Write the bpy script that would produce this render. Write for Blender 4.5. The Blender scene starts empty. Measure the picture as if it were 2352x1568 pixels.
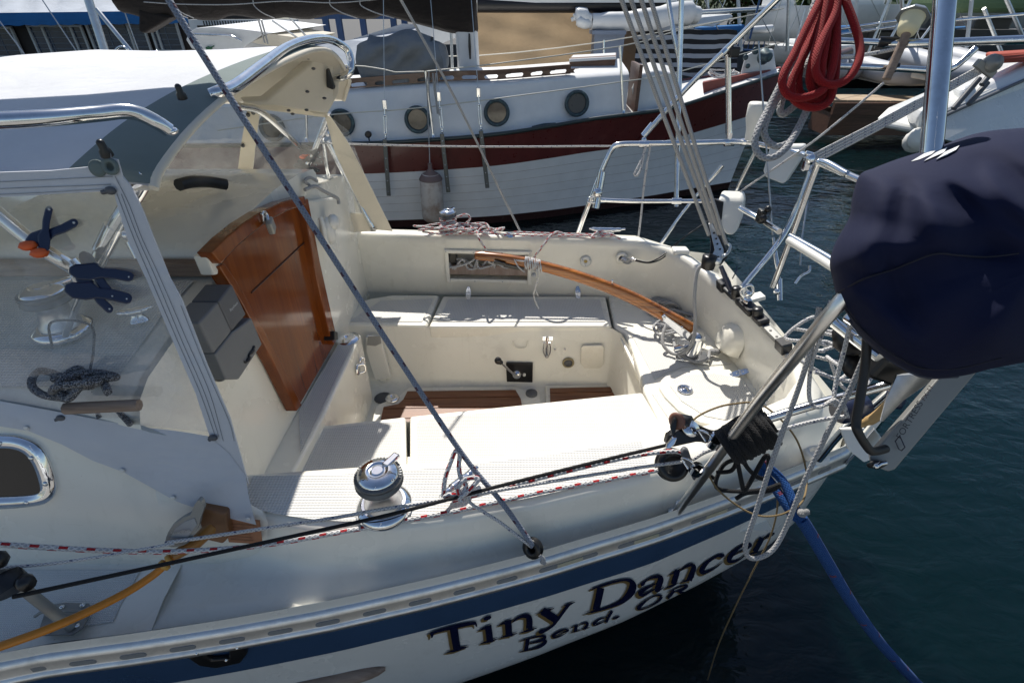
import bpy, bmesh, math, random
from mathutils import Vector, Matrix
random.seed(7)
scene = bpy.context.scene
COL = scene.collection
# ---------------------------------------------------------------- camera, sky, sun, exposure
FPX = 1180.0                      # focal length in units of a 2352 px wide frame
PITCH = math.radians(33.3)
EYE = Vector((0, 0, 2.45))
cam_d = bpy.data.cameras.new('camera'); cam = bpy.data.objects.new('camera', cam_d); COL.objects.link(cam)
cam.location = EYE; cam.rotation_euler = (math.pi/2 - PITCH, 0, 0)
cam_d.sensor_width = 36; cam_d.lens = 36*FPX/2352; cam_d.clip_start = 0.02; cam_d.clip_end = 800
scene.camera = cam
SUN_EL, SUN_AZ = math.radians(51), math.radians(-11)     # azimuth from +Y towards +X
wd = bpy.data.worlds.new('World'); scene.world = wd; wd.use_nodes = True
nt = wd.node_tree; nt.nodes.clear()
wo = nt.nodes.new('ShaderNodeOutputWorld'); wb = nt.nodes.new('ShaderNodeBackground'); sk = nt.nodes.new('ShaderNodeTexSky')
sk.sky_type = 'NISHITA'; sk.sun_disc = False; sk.sun_elevation = SUN_EL; sk.sun_rotation = SUN_AZ
sk.air_density = 1.0; sk.dust_density = 0.6; sk.ozone_density = 1.0
wb.inputs['Strength'].default_value = 0.082
nt.links.new(sk.outputs[0], wb.inputs[0]); nt.links.new(wb.outputs[0], wo.inputs[0])
sd = bpy.data.lights.new('sun', 'SUN'); so = bpy.data.objects.new('sun', sd); COL.objects.link(so)
sd.energy = 4.9; sd.angle = math.radians(0.55); sd.color = (1.0, 0.95, 0.87)
sdir = Vector((math.sin(SUN_AZ)*math.cos(SUN_EL), math.cos(SUN_AZ)*math.cos(SUN_EL), math.sin(SUN_EL)))
so.rotation_euler = (-sdir).to_track_quat('-Z', 'Y').to_euler(); so.location = (0, 0, 20)
scene.view_settings.view_transform = 'Standard'; scene.view_settings.look = 'None'
scene.view_settings.exposure = 0.40; scene.view_settings.gamma = 1.0; scene.view_settings.use_curve_mapping = False
scene.render.engine = 'CYCLES'

# ---------------------------------------------------------------- photo geometry helpers
CP, SP = math.cos(PITCH), math.sin(PITCH)
def ray(u, v):
    a = (u-1176.0)/FPX; b = (784.0-v)/FPX
    return Vector((a, CP+b*SP, -SP+b*CP))
def D(u, v, t): return EYE + ray(u, v)*t
def Z(u, v, z): r = ray(u, v); return EYE + r*((z-EYE.z)/r.z)
def Y(u, v, y): r = ray(u, v); return EYE + r*(y/r.y)
def X(u, v, x): r = ray(u, v); return EYE + r*(x/r.x)
def PL(u, v, p, n): r = ray(u, v); n = Vector(n); return EYE + r*((Vector(p)-EYE).dot(n)/r.dot(n))
def interp(tab, x):
    if x <= tab[0][0]: i = 0
    elif x >= tab[-1][0]: i = len(tab)-2
    else:
        i = 0
        while tab[i+1][0] < x: i += 1
    (x0, y0), (x1, y1) = tab[i], tab[i+1]
    return y0 + (y1-y0)*(x-x0)/(x1-x0)
def spl(pts, n=6, closed=False):
    pts = [Vector(p) for p in pts]; m = len(pts); out = []
    if m < 3 and not closed: return [pts[0].lerp(pts[-1], i/n) for i in range(n+1)] if m == 2 else pts
    rng = range(m) if closed else range(m-1)
    for i in rng:
        if closed: p0, p1, p2, p3 = pts[i-1], pts[i], pts[(i+1) % m], pts[(i+2) % m]
        else: p1, p2 = pts[i], pts[i+1]; p0 = pts[i-1] if i else p1*2-p2; p3 = pts[i+2] if i+2 < m else p2*2-p1
        for k in range(n):
            t = k/n
            out.append(0.5*((2*p1)+(p2-p0)*t+(2*p0-5*p1+4*p2-p3)*t*t+(3*p1-p0-3*p2+p3)*t**3))
    if not closed: out.append(pts[-1])
    return out

# ---------------------------------------------------------------- mesh builder
SPLIT = {'rail_post', 'turn_button', 'snap', 'lead_clamp', 'screw', 'bolt', 'rivet', 'track_hole', 'grip_tape', 'collar', 'davit', 'plank_seam', 'swim_step', 'rub_strip', 'engraved_line', 'glazing_bar', 'rail', 'cockpit', 'drain', 'rail_clamp', 'fluke', 'lever_end', 'washboard', 'cover_print', 'cover_lacing', 'traveller_car'}
class MB:
    def __init__(s): s.v = []; s.f = []; s.uv = []; s.sm = []; s.mi = []; s.cur = 0
    def add(s, vs, fs, uvs=None, smooth=True):
        o = len(s.v); s.v += [Vector(p) for p in vs]
        for i, f in enumerate(fs):
            s.f.append([o+k for k in f]); s.sm.append(smooth); s.mi.append(s.cur)
            s.uv.append(uvs[i] if uvs else [(0, 0)]*len(f))
        return s
    def tube(s, pts, r, seg=8, closed=False, caps=True, smooth=True):
        pts = [Vector(p) for p in pts]; n = len(pts)
        if n < 2: return s
        rr = r if isinstance(r, (list, tuple)) else [r]*n
        if len(rr) != n: rr = [rr[min(len(rr)-1, int(i/(n-1)*(len(rr)-1)+.5))] if len(rr) > 2 else rr[0]+(rr[-1]-rr[0])*i/(n-1) for i in range(n)]
        tg = []
        for i in range(n):
            a = pts[i-1] if (i or closed) else pts[i]; b = pts[(i+1) % n] if (i < n-1 or closed) else pts[i]
            d = b-a; tg.append(d.normalized() if d.length > 1e-9 else Vector((0, 0, 1)))
        nn = tg[0].orthogonal().normalized(); vs = []; L = 0; ls = []
        for i in range(n):
            nn = (nn - tg[i]*nn.dot(tg[i]));
            nn = nn.normalized() if nn.length > 1e-6 else tg[i].orthogonal().normalized()
            bb = tg[i].cross(nn)
            if i: L += (pts[i]-pts[i-1]).length
            ls.append(L)
            for k in range(seg):
                an = 2*math.pi*k/seg; vs.append(pts[i]+(nn*math.cos(an)+bb*math.sin(an))*rr[i])
        fs = []; uv = []
        for i in range(n if closed else n-1):
            j = (i+1) % n; lj = ls[j] if j else L+(pts[0]-pts[-1]).length
            for k in range(seg):
                k2 = (k+1) % seg
                fs.append([i*seg+k, i*seg+k2, j*seg+k2, j*seg+k])
                uv.append([(k/seg, ls[i]), ((k+1)/seg, ls[i]), ((k+1)/seg, lj), (k/seg, lj)])
        s.add(vs, fs, uv, smooth)
        if caps and not closed:
            s.add(vs[:seg], [list(range(seg))[::-1]], None, False); s.add(vs[-seg:], [list(range(seg))], None, False)
        return s
    def loft(s, rows, smooth=True, closed=False, flip=False):
        m = len(rows[0]); vs = [p for r in rows for p in r]; fs = []; uv = []
        for i in range(len(rows)-1):
            for k in range(m if closed else m-1):
                k2 = (k+1) % m; f = [i*m+k, i*m+k2, (i+1)*m+k2, (i+1)*m+k]
                u = [(k/m, i), ((k+1)/m, i), ((k+1)/m, i+1), (k/m, i+1)]
                fs.append(f[::-1] if flip else f); uv.append(u)
        return s.add(vs, fs, uv, smooth)
    def poly(s, pts, off, bev=0.0, seg=2):
        pts = [Vector(p) for p in pts]; off = Vector(off); n = len(pts)
        nrm = Vector((0, 0, 0))
        for i in range(n): nrm += pts[i].cross(pts[(i+1) % n])
        if nrm.dot(off) > 0: pts = pts[::-1]
        vs = pts+[p+off for p in pts]
        fs = [list(range(n)), [n+i for i in range(n)][::-1]]+[[i, n+i, n+(i+1) % n, (i+1) % n] for i in range(n)]
        if bev > 0: return s._bm(vs, fs, bev, seg)
        return s.add(vs, fs, None, False)
    def _bm(s, vs, fs, bev, seg=2):
        bm = bmesh.new(); bv = [bm.verts.new(p) for p in vs]
        for f in fs:
            try: bm.faces.new([bv[k] for k in f])
            except ValueError: pass
        bmesh.ops.recalc_face_normals(bm, faces=bm.faces[:])
        ed = [e for e in bm.edges if len(e.link_faces) == 2 and e.calc_face_angle(0) > 0.5]
        bmesh.ops.bevel(bm, geom=ed, offset=bev, segments=seg, profile=0.5, affect='EDGES', clamp_overlap=True)
        bm.verts.index_update(); big = sorted((f.calc_area() for f in bm.faces))
        s.add([v.co.copy() for v in bm.verts], [[v.index for v in f.verts] for f in bm.faces], None, False)
        bm.free(); return s
    def box(s, c, size, R=None, bev=0.0, seg=2):
        hx, hy, hz = [k/2 for k in size]; c = Vector(c); R = R or Matrix.Identity(3)
        vs = [c+R@Vector((x*hx, y*hy, z*hz)) for x in (-1, 1) for y in (-1, 1) for z in (-1, 1)]
        fs = [[0, 1, 3, 2], [4, 6, 7, 5], [0, 4, 5, 1], [2, 3, 7, 6], [0, 2, 6, 4], [1, 5, 7, 3]]
        if bev > 0: return s._bm(vs, fs, bev, seg)
        return s.add(vs, fs, None, False)
    def lathe(s, base, axis, prof, seg=20, smooth=True):
        ax = Vector(axis).normalized(); a = ax.orthogonal().normalized(); b = ax.cross(a); base = Vector(base)
        rows = [[base+ax*h+(a*math.cos(2*math.pi*k/seg)+b*math.sin(2*math.pi*k/seg))*r for k in range(seg)] for r, h in prof]
        s.loft(rows, smooth, closed=True)
        if prof[0][0] > 1e-6: s.add(rows[0], [list(range(seg))[::-1]], None, False)
        if prof[-1][0] > 1e-6: s.add(rows[-1], [list(range(seg))], None, False)
        return s
    def ball(s, c, r, seg=12, sq=(1, 1, 1), R=None):
        c = Vector(c); rows = []; R = R or Matrix.Identity(3)
        for i in range(seg//2+1):
            th = math.pi*i/(seg//2)
            rows.append([c+R@Vector((r*sq[0]*math.sin(th)*math.cos(2*math.pi*k/seg), r*sq[1]*math.sin(th)*math.sin(2*math.pi*k/seg), r*sq[2]*math.cos(th))) for k in range(seg)])
        return s.loft(rows, True, closed=True, flip=True)
    def islands(s):
        key = {}; par = list(range(len(s.v)))
        def fd(a):
            while par[a] != a: par[a] = par[par[a]]; a = par[a]
            return a
        for i, p in enumerate(s.v):
            k = (round(p.x*2e4), round(p.y*2e4), round(p.z*2e4))
            if k in key: par[fd(i)] = fd(key[k])
            else: key[k] = i
        for f in s.f:
            for k in f[1:]: par[fd(k)] = fd(f[0])
        out = {}
        for i, f in enumerate(s.f): out.setdefault(fd(f[0]), []).append(i)
        res = []
        for ids in out.values():
            m = MB(); mp = {}
            for i in ids:
                for k in s.f[i]:
                    if k not in mp: mp[k] = len(m.v); m.v.append(s.v[k])
                m.f.append([mp[k] for k in s.f[i]]); m.uv.append(s.uv[i]); m.sm.append(s.sm[i]); m.mi.append(s.mi[i])
            res.append(m)
        return res
    def build(s, name, mats, parent=None, label=None, cat=None, group=None, kind=None):
        if name in SPLIT and parent is not None:
            q = s.islands()
            if len(q) > 1: return [m.build(name+' ', mats, parent) for m in q][0]
        name = name.strip()
        me = bpy.data.meshes.new(name); off = Vector((0, 0, 0))
        if parent is None and s.v and kind is None:
            xs = [p.x for p in s.v]; ys = [p.y for p in s.v]; zs = [p.z for p in s.v]
            off = Vector(((min(xs)+max(xs))/2, (min(ys)+max(ys))/2, min(zs)))
        me.from_pydata([p-off for p in s.v], [], s.f)
        ul = me.uv_layers.new(name='UVMap')
        flat = [c for f in s.uv for q in f for c in q]
        ul.data.foreach_set('uv', flat)
        me.polygons.foreach_set('use_smooth', s.sm); me.polygons.foreach_set('material_index', s.mi)
        for m in (mats if isinstance(mats, (list, tuple)) else [mats]): me.materials.append(m)
        me.update(); o = bpy.data.objects.new(name, me); COL.objects.link(o)
        if parent is not None:
            o.parent = parent
            if parent.type == 'EMPTY': o.location = -parent.location
            elif parent.parent is None: o.location = -parent.location
        else: o.location = off
        tag(o, label, cat, group, kind); return o
def tag(o, label=None, cat=None, group=None, kind=None):
    if label: o['label'] = label
    if cat: o['category'] = cat
    if group: o['group'] = group
    if kind: o['kind'] = kind
def thing(name, label, cat, loc, group=None):
    o = bpy.data.objects.new(name, None); COL.objects.link(o); o.location = loc; o.empty_display_size = .1
    tag(o, label, cat, group); return o
def frame(ex, ez):
    ex = Vector(ex).normalized(); ez = Vector(ez); ey = ez.cross(ex).normalized(); ez = ex.cross(ey)
    return Matrix((ex, ey, ez)).transposed()

# ---------------------------------------------------------------- materials
class NT:
    def __init__(s, name):
        s.m = bpy.data.materials.new(name); s.m.use_nodes = True; s.t = s.m.node_tree; s.t.nodes.clear()
        s.out = s.n('ShaderNodeOutputMaterial'); s.b = s.n('ShaderNodeBsdfPrincipled'); s.l(s.b.outputs[0], s.out.inputs[0])
        s._o = None
    def n(s, ty): return s.t.nodes.new(ty)
    def l(s, a, b): s.t.links.new(a, b)
    def setv(s, sock, val):
        if hasattr(val, 'is_linked') or hasattr(val, 'links'): s.l(val, sock)
        else: sock.default_value = val
    def obj(s):
        if not s._o: s._o = s.n('ShaderNodeTexCoord')
        return s._o.outputs['Object']
    def uvs(s):
        if not s._o: s._o = s.n('ShaderNodeTexCoord')
        x = s.n('ShaderNodeSeparateXYZ'); s.l(s._o.outputs['UV'], x.inputs[0]); return x.outputs[0], x.outputs[1]
    def xyz(s):
        x = s.n('ShaderNodeSeparateXYZ'); s.l(s.obj(), x.inputs[0]); return x.outputs
    def math(s, op, a, b=0.0, c=None):
        m = s.n('ShaderNodeMath'); m.operation = op; s.setv(m.inputs[0], a); s.setv(m.inputs[1], b)
        if c is not None: s.setv(m.inputs[2], c)
        return m.outputs[0]
    def noise(s, scale, detail=3, rough=.55, vec=None, dist=0):
        m = s.n('ShaderNodeTexNoise'); m.inputs['Scale'].default_value = scale; m.inputs['Detail'].default_value = detail
        m.inputs['Roughness'].default_value = rough; m.inputs['Distortion'].default_value = dist
        s.l(vec if vec is not None else s.obj(), m.inputs['Vector']); return m.outputs['Fac']
    def scaled(s, sc):
        m = s.n('ShaderNodeMapping'); m.inputs['Scale'].default_value = sc; s.l(s.obj(), m.inputs['Vector']); return m.outputs[0]
    def mix(s, f, a, b):
        m = s.n('ShaderNodeMix'); m.data_type = 'RGBA'; s.setv(m.inputs['Factor'], f)
        for sock, c in ((m.inputs[6], a), (m.inputs[7], b)):
            if isinstance(c, (tuple, list)): sock.default_value = (*c[:3], 1)
            else: s.l(c, sock)
        return m.outputs[2]
    def ramp(s, f, lo, hi):
        m = s.n('ShaderNodeMapRange'); s.setv(m.inputs[0], f); m.inputs[1].default_value = lo; m.inputs[2].default_value = hi
        return m.outputs[0]
    def bump(s, h, strength=.3, dist=.01, normal=None):
        m = s.n('ShaderNodeBump'); m.inputs['Strength'].default_value = strength; m.inputs['Distance'].default_value = dist
        s.l(h, m.inputs['Height'])
        if normal is not None: s.l(normal, m.inputs['Normal'])
        s.l(m.outputs[0], s.b.inputs['Normal']); return m.outputs[0]
    def base(s, c): 
        if isinstance(c, (tuple, list)): s.b.inputs['Base Color'].default_value = (*c[:3], 1)
        else: s.l(c, s.b.inputs['Base Color'])
    def p(s, **k):
        for n_, v in k.items(): s.setv(s.b.inputs[{'rough': 'Roughness', 'metal': 'Metallic', 'coat': 'Coat Weight', 'ior': 'IOR', 'trans': 'Transmission Weight', 'alpha': 'Alpha', 'sheen': 'Sheen Weight', 'spec': 'Specular IOR Level', 'aniso': 'Anisotropic'}[n_]], v)
        return s
def simple(name, c, rough=.45, metal=0.0, coat=0.0, var=.12, vs=6.0, bs=0.0, bsc=60.0, dirt=None, spec=.5):
    t = NT(name); f = t.noise(vs, 4); d = tuple(k*(1-var) for k in c)
    col = t.mix(t.ramp(f, .3, .75), d, c)
    if dirt:
        g = t.noise(dirt[1], 6, .65); col = t.mix(t.math('MULTIPLY', t.ramp(g, dirt[2], dirt[2]+.18), dirt[3]), col, dirt[0])
    t.base(col); t.p(rough=rough, metal=metal, coat=coat, spec=spec)
    if not metal and rough > .1: t.setv(t.b.inputs['Roughness'], t.math('ADD', t.math('MULTIPLY', t.noise(vs*3, 3), .16), rough-.08))
    if bs: t.bump(t.noise(bsc, 3), bs, .004)
    return t.m
def gelcoat(name, c):
    t = NT(name); f = t.noise(2.2, 4); col = t.mix(t.ramp(f, .3, .7), tuple(k*.93 for k in c), c)
    g = t.noise(9, 7, .7); col = t.mix(t.math('MULTIPLY', t.ramp(g, .55, .8), .34), col, tuple(k*.58 for k in (c[0], c[1]*.96, c[2]*.86)))
    st = t.noise(1.0, 5, .7, t.scaled((26, 26, 1.6))); col = t.mix(t.math('MULTIPLY', t.ramp(st, .58, .8), .22), col, tuple(k*.6 for k in (c[0], c[1]*.95, c[2]*.84)))
    sc = t.noise(1.0, 2, .5, t.scaled((7, 160, 160)), 1.5); col = t.mix(t.math('MULTIPLY', t.ramp(sc, .74, .78), .25), col, tuple(k*.7 for k in c))
    sp = t.noise(140, 2); col = t.mix(t.math('MULTIPLY', t.ramp(sp, .76, .8), .5), col, (.2, .17, .12))
    t.base(col); t.p(rough=t.math('ADD', t.math('MULTIPLY', t.noise(5, 4), .2), .16), coat=.25)
    t.bump(t.noise(3.0, 2), .05, .02); return t.m
def nonskid(name, c, pitch=.0135):
    t = NT(name); x, y, z = t.xyz(); k = 2*math.pi/pitch
    s1 = t.math('SINE', t.math('MULTIPLY', t.math('ADD', x, y), k*.75)); s2 = t.math('SINE', t.math('MULTIPLY', t.math('SUBTRACT', x, y), k*.75))
    h = t.math('MULTIPLY', s1, s2); f = t.noise(3, 5)
    col = t.mix(t.ramp(f, .3, .7), tuple(q*.9 for q in c), c); col = t.mix(t.math('MULTIPLY', t.ramp(h, .1, -.8), .5), col, tuple(q*.6 for q in c))
    g = t.noise(30, 6, .75); col = t.mix(t.math('MULTIPLY', t.ramp(g, .6, .8), .2), col, tuple(q*.6 for q in c))
    wr = t.noise(1.6, 5, .65); col = t.mix(t.math('MULTIPLY', t.ramp(wr, .5, .78), .28), col, (c[0]*.62, c[1]*.6, c[2]*.55))
    t.base(col); t.p(rough=.62); t.bump(h, .55, .0025); return t.m
def wood(name, dark, light, sc=(3, 40, 40), rough=.3, coat=.6, bs=.12, spec=.5, dist=.6):
    t = NT(name); v = t.scaled(sc); f = t.noise(1.0, 6, .6, v, dist); g = t.noise(.25, 3, .5, v)
    col = t.mix(t.ramp(f, .32, .68), dark, light); col = t.mix(t.math('MULTIPLY', t.ramp(g, .4, .7), .45), col, tuple(k*.6 for k in dark))
    t.base(col); t.p(rough=rough, coat=coat, spec=spec); t.bump(f, bs, .003); return t.m
def metal(name, c, rough, streak=.1):
    t = NT(name); f = t.noise(14, 5, .7); t.base(t.mix(t.ramp(f, .45, .75), c, tuple(k*.72 for k in c)))
    t.p(metal=1.0, rough=t.math('ADD', t.math('MULTIPLY', f, streak*2), max(.02, rough-streak))); return t.m
def rope(name, c, fleck=None, period=.05, duty=.28, r=.006, kn=4.0, dark=.55, sec=None, fuzz=.4):
    t = NT(name); u, v = t.uvs(); kv = 1.0/(r*2.3)
    a = t.math('SINE', t.math('MULTIPLY', t.math('ADD', t.math('MULTIPLY', u, kn), t.math('MULTIPLY', v, kv)), 2*math.pi))
    b = t.math('SINE', t.math('MULTIPLY', t.math('SUBTRACT', t.math('MULTIPLY', u, kn), t.math('MULTIPLY', v, kv)), 2*math.pi))
    h = t.math('MAXIMUM', a, b); n = t.noise(18, 4)
    col = t.mix(t.math('MULTIPLY', t.ramp(h, .8, -.2), .75), c, tuple(k*dark for k in c))
    col = t.mix(t.math('MULTIPLY', t.ramp(n, .5, .75), .35), col, tuple(k*.6 for k in c))
    if sec:
        s = t.math('GREATER_THAN', t.noise(420, 2), .52); col = t.mix(s, col, sec)
    if fleck:
        ph = t.math('FRACT', t.math('ADD', t.math('DIVIDE', v, period), t.math('MULTIPLY', t.math('FLOOR', t.math('MULTIPLY', u, 4.0)), .37)))
        on = t.math('MULTIPLY', t.math('LESS_THAN', ph, duty), t.math('GREATER_THAN', t.math('FRACT', t.math('MULTIPLY', u, 4.0)), .35))
        col = t.mix(on, col, fleck)
    t.base(col); t.p(rough=.8, sheen=.05, spec=.3); t.bump(t.math('ADD', h, t.math('MULTIPLY', t.noise(300, 2), fuzz)), .7, r*.35); return t.m
def canvas(name, c, sc=900, wr=.35, dirt=.3, sheen=.06, tl=0):
    t = NT(name); f = t.noise(2.5, 5, .6); g = t.noise(12, 6, .7)
    col = t.mix(t.ramp(f, .3, .7), tuple(k*.86 for k in c), c); col = t.mix(t.math('MULTIPLY', t.ramp(g, .58, .78), dirt), col, tuple(k*.6 for k in c))
    t.base(col); t.p(rough=.85, sheen=sheen, spec=.25)
    w = t.noise(4.0, 3, .5, t.scaled((1, 1, 2.2)), .5)
    t.bump(t.math('ADD', t.math('MULTIPLY', w, 1.0), t.math('MULTIPLY', t.noise(sc, 1), .04)), wr, .05)
    if tl:
        tb = t.n('ShaderNodeBsdfTranslucent'); t.l(col, tb.inputs[0]); mx = t.n('ShaderNodeMixShader'); mx.inputs[0].default_value = tl; t.l(t.b.outputs[0], mx.inputs[1]); t.l(tb.outputs[0], mx.inputs[2]); t.l(mx.outputs[0], t.out.inputs[0])
    return t.m
def clear(name, tint=(.93, .94, .95), gl=1.0, mirror_veil=.21):
    t = NT(name); t.t.nodes.remove(t.b); tr = t.n('ShaderNodeBsdfTransparent'); tr.inputs[0].default_value = (*tint, 1)
    g = t.n('ShaderNodeBsdfGlossy'); g.inputs['Roughness'].default_value = .04; df = t.n('ShaderNodeBsdfDiffuse'); df.inputs[0].default_value = (.75, .78, .82, 1)
    fr = t.n('ShaderNodeLayerWeight'); fr.inputs[0].default_value = .5
    bp = t.n('ShaderNodeBump'); bp.inputs['Strength'].default_value = .12; bp.inputs['Distance'].default_value = .02
    t.l(t.noise(5, 2), bp.inputs['Height']); t.l(bp.outputs[0], g.inputs['Normal']); t.l(bp.outputs[0], fr.inputs['Normal'])
    m0 = t.n('ShaderNodeMixShader'); t.l(t.math('MULTIPLY', t.ramp(t.noise(6, 6, .7), .3, .8), mirror_veil*2), m0.inputs[0]); t.l(tr.outputs[0], m0.inputs[1]); t.l(df.outputs[0], m0.inputs[2])  # pale diffuse veil stands in for reflections on the vinyl
    m1 = t.n('ShaderNodeMixShader'); t.l(t.math('ADD', t.math('MULTIPLY', t.math('POWER', fr.outputs['Facing'], 4.0), .8*gl), .085), m1.inputs[0]); t.l(m0.outputs[0], m1.inputs[1]); t.l(g.outputs[0], m1.inputs[2])
    t.l(m1.outputs[0], t.out.inputs[0]); return t.m
M = {}
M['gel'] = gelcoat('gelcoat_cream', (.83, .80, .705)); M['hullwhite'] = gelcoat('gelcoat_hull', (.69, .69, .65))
M['nonskid'] = nonskid('nonskid_cream', (.69, .68, .645)); M['deckgrey'] = nonskid('nonskid_deck', (.74, .75, .73), .007)
M['stripe'] = simple('stripe_blue', (.034, .070, .14), .22, coat=.4, var=.15)
M['teakv'] = wood('teak_varnish', (.13, .030, .005), (.25, .066, .011), (30, 34, 2.2), .12, 0, .02, .38, .2)
M['tiller'] = wood('tiller_laminate', (.15, .040, .005), (.52, .18, .022), (3, 3, 110), .2, .45)
M['teakw'] = wood('teak_weathered', (.16, .11, .08), (.36, .27, .21), (5, 60, 60), .7, 0)
M['teakpink'] = wood('teak_grey_pink', (.30, .21, .17), (.52, .42, .36), (30, 30, 6), .7, 0)
M['sole'] = wood('teak_sole', (.13, .045, .018), (.24, .095, .04), (4, 60, 60), .5, .1); M['caulk'] = simple('seam_tan', (.55, .40, .2), .6)
M['steel'] = metal('stainless_steel', (.78, .79, .80), .13, .04); M['steelb'] = metal('brushed_steel', (.80, .79, .77), .30, .05); M['chrome'] = metal('chrome', (.82, .83, .85), .06, .03)
M['alu'] = metal('alloy_rail', (.66, .68, .69), .42, .1); M['alugrey'] = simple('cast_alloy', (.27, .27, .255), .42, metal=.3, var=.1, bs=.1)
M['black'] = simple('black_plastic', (.012, .012, .013), .32, var=.3); M['rubber'] = simple('black_rubber', (.015, .015, .016), .5)
M['navyplastic'] = simple('navy_plastic', (.012, .02, .055), .32, var=.2); M['orange'] = simple('orange_pad', (.75, .12, .02), .5)
M['dgrey'] = simple('dark_grey_plastic', (.10, .105, .115), .5, var=.15, bs=.1, bsc=300); M['mgrey'] = simple('mid_grey_plastic', (.155, .16, .165), .55, var=.1, bs=.1, bsc=300)
M['canvasw'] = canvas('canvas_white', (.60, .615, .645)); M['canvasg'] = canvas('canvas_grey_green', (.15, .19, .185), wr=.2); M['cream'] = canvas('canvas_cream', (.84, .79, .68), wr=.15, tl=.25)
M['navy'] = canvas('canvas_navy', (.0045, .008, .036), sc=1200, wr=.2, dirt=.15, sheen=0)
M['greycover'] = canvas('cover_grey', (.21, .225, .24), wr=.6); M['browncover'] = canvas('sail_cover_brown', (.022, .017, .015), wr=.7)
M['tan'] = canvas('tarp_tan', (.46, .34, .215), wr=.5, tl=.3); M['paletarp'] = canvas('tarp_pale', (.42, .46, .52), wr=.3); M['bluetarp'] = canvas('tarp_blue', (.03, .16, .40), wr=.3)
M['vinyl'] = clear('clear_vinyl'); M['thread'] = simple('thread_grey', (.25, .26, .28), .8)
M['white'] = simple('white_plastic', (.74, .73, .68), .35, var=.07); M['whitepaint'] = simple('white_paint', (.72, .73, .73), .35, var=.1, dirt=((.45, .40, .34), 3, .62, .15))
M['redpaint'] = simple('oxblood_paint', (.12, .022, .018), .3, coat=.3, var=.25, dirt=((.2, .06, .05), 8, .55, .4)); M['blackpaint'] = simple('black_paint', (.014, .012, .012), .35)
M['bottom'] = simple('bottom_paint', (.03, .008, .008), .6, dirt=((.12, .11, .09), 20, .58, .6)); M['greentrim'] = simple('trim_dark_green', (.03, .045, .045), .4)
M['bronze'] = simple('verdigris_bronze', (.045, .07, .085), .5, metal=.3, dirt=((.10, .20, .20), 30, .5, .6)); M['portglass'] = simple('port_glass', (.17, .14, .10), .07, var=.75, vs=9)  # port glass: mottled tan puts reflections into the colour
M['vent'] = simple('vent_grey_glass', (.06, .065, .075), .3); M['fender'] = simple('fender_vinyl', (.56, .52, .48), .5, dirt=((.22, .13, .08), 4, .42, .75)); M['fendertop'] = simple('fender_collar', (.16, .11, .10), .6)
M['chain'] = simple('chainplate_grey', (.10, .11, .11), .4, metal=.5)
M['dark'] = simple('dark_void', (.008, .008, .009), .6); M['glassdark'] = simple('window_dark', (.012, .013, .015), .11)
M['red'] = simple('red_plastic', (.55, .03, .02), .4); M['grit'] = simple('tan_grip', (.45, .42, .30), .8, bs=.6, bsc=500)
M['gold'] = simple('letter_gold', (.19, .125, .045), .3); M['letter'] = simple('letter_navy', (.006, .008, .032), .2)
M['plank'] = wood('dock_timber', (.30, .21, .13), (.52, .42, .30), (2, 30, 30), .8, 0); M['brownwood'] = wood('cabin_mahogany', (.07, .03, .018), (.16, .075, .045), (4, 40, 40), .4, .2)
M['r_blue'] = rope('rope_slate', (.23, .26, .32), r=.004, kn=5, dark=.6, fleck=(.07, .03, .05), period=.11, duty=.1)
M['r_white'] = rope('rope_white', (.62, .61, .60), r=.004, kn=3, fleck=(.12, .13, .2), period=.08, duty=.07)
M['r_grey'] = rope('rope_grey', (.40, .40, .40), r=.004, kn=5, dark=.6); M['r_black'] = rope('rope_black', (.013, .013, .014), r=.003, kn=6, dark=.5, fuzz=.1)
M['r_fleck'] = rope('rope_red_fleck', (.66, .65, .64), fleck=(.42, .02, .025), period=.052, duty=.33, r=.006, kn=4)
M['r_red'] = rope('rope_red', (.30, .008, .009), r=.0026, kn=10, dark=.7, fuzz=.1); M['r_char'] = rope('rope_charcoal', (.045, .047, .052), r=.009, kn=4, sec=(.30, .30, .31))
M['r_mooring'] = rope('rope_blue', (.006, .060, .22), r=.004, kn=10, dark=.75, fleck=(.14, .03, .06), period=.31, duty=.03); M['r_tan'] = rope('cord_tan', (.24, .17, .08), r=.003, kn=3)
M['shore'] = simple('shore_cable', (.62, .22, .012), .4, var=.2, dirt=((.25, .08, .01), 12, .55, .5)); M['yellow'] = simple('cable_collar', (.55, .30, .06), .5); M['wire'] = metal('wire_steel', (.55, .55, .55), .3, .1)
M['copper'] = simple('plaque_copper', (.40, .17, .08), .5, var=.3, vs=40)
M['foliage'] = simple('foliage', (.035, .07, .018), .6, var=.5, vs=3); M['bluepaint'] = simple('blue_paint', (.015, .07, .20), .45); M['wallbrown'] = simple('wall_dark_brown', (.035, .028, .026), .7)
M['frame'] = simple('window_frame_grey', (.55, .57, .58), .5); M['pane'] = simple('pane_dark', (.025, .05, .10), .2, var=.5, vs=2)
M['hypalon'] = simple('hypalon_grey', (.40, .42, .46), .5, var=.15); M['lampcream'] = simple('lamp_shade', (.78, .70, .45), .4); M['ground'] = simple('quay_concrete', (.25, .24, .22), .9, bs=.4)
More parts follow.
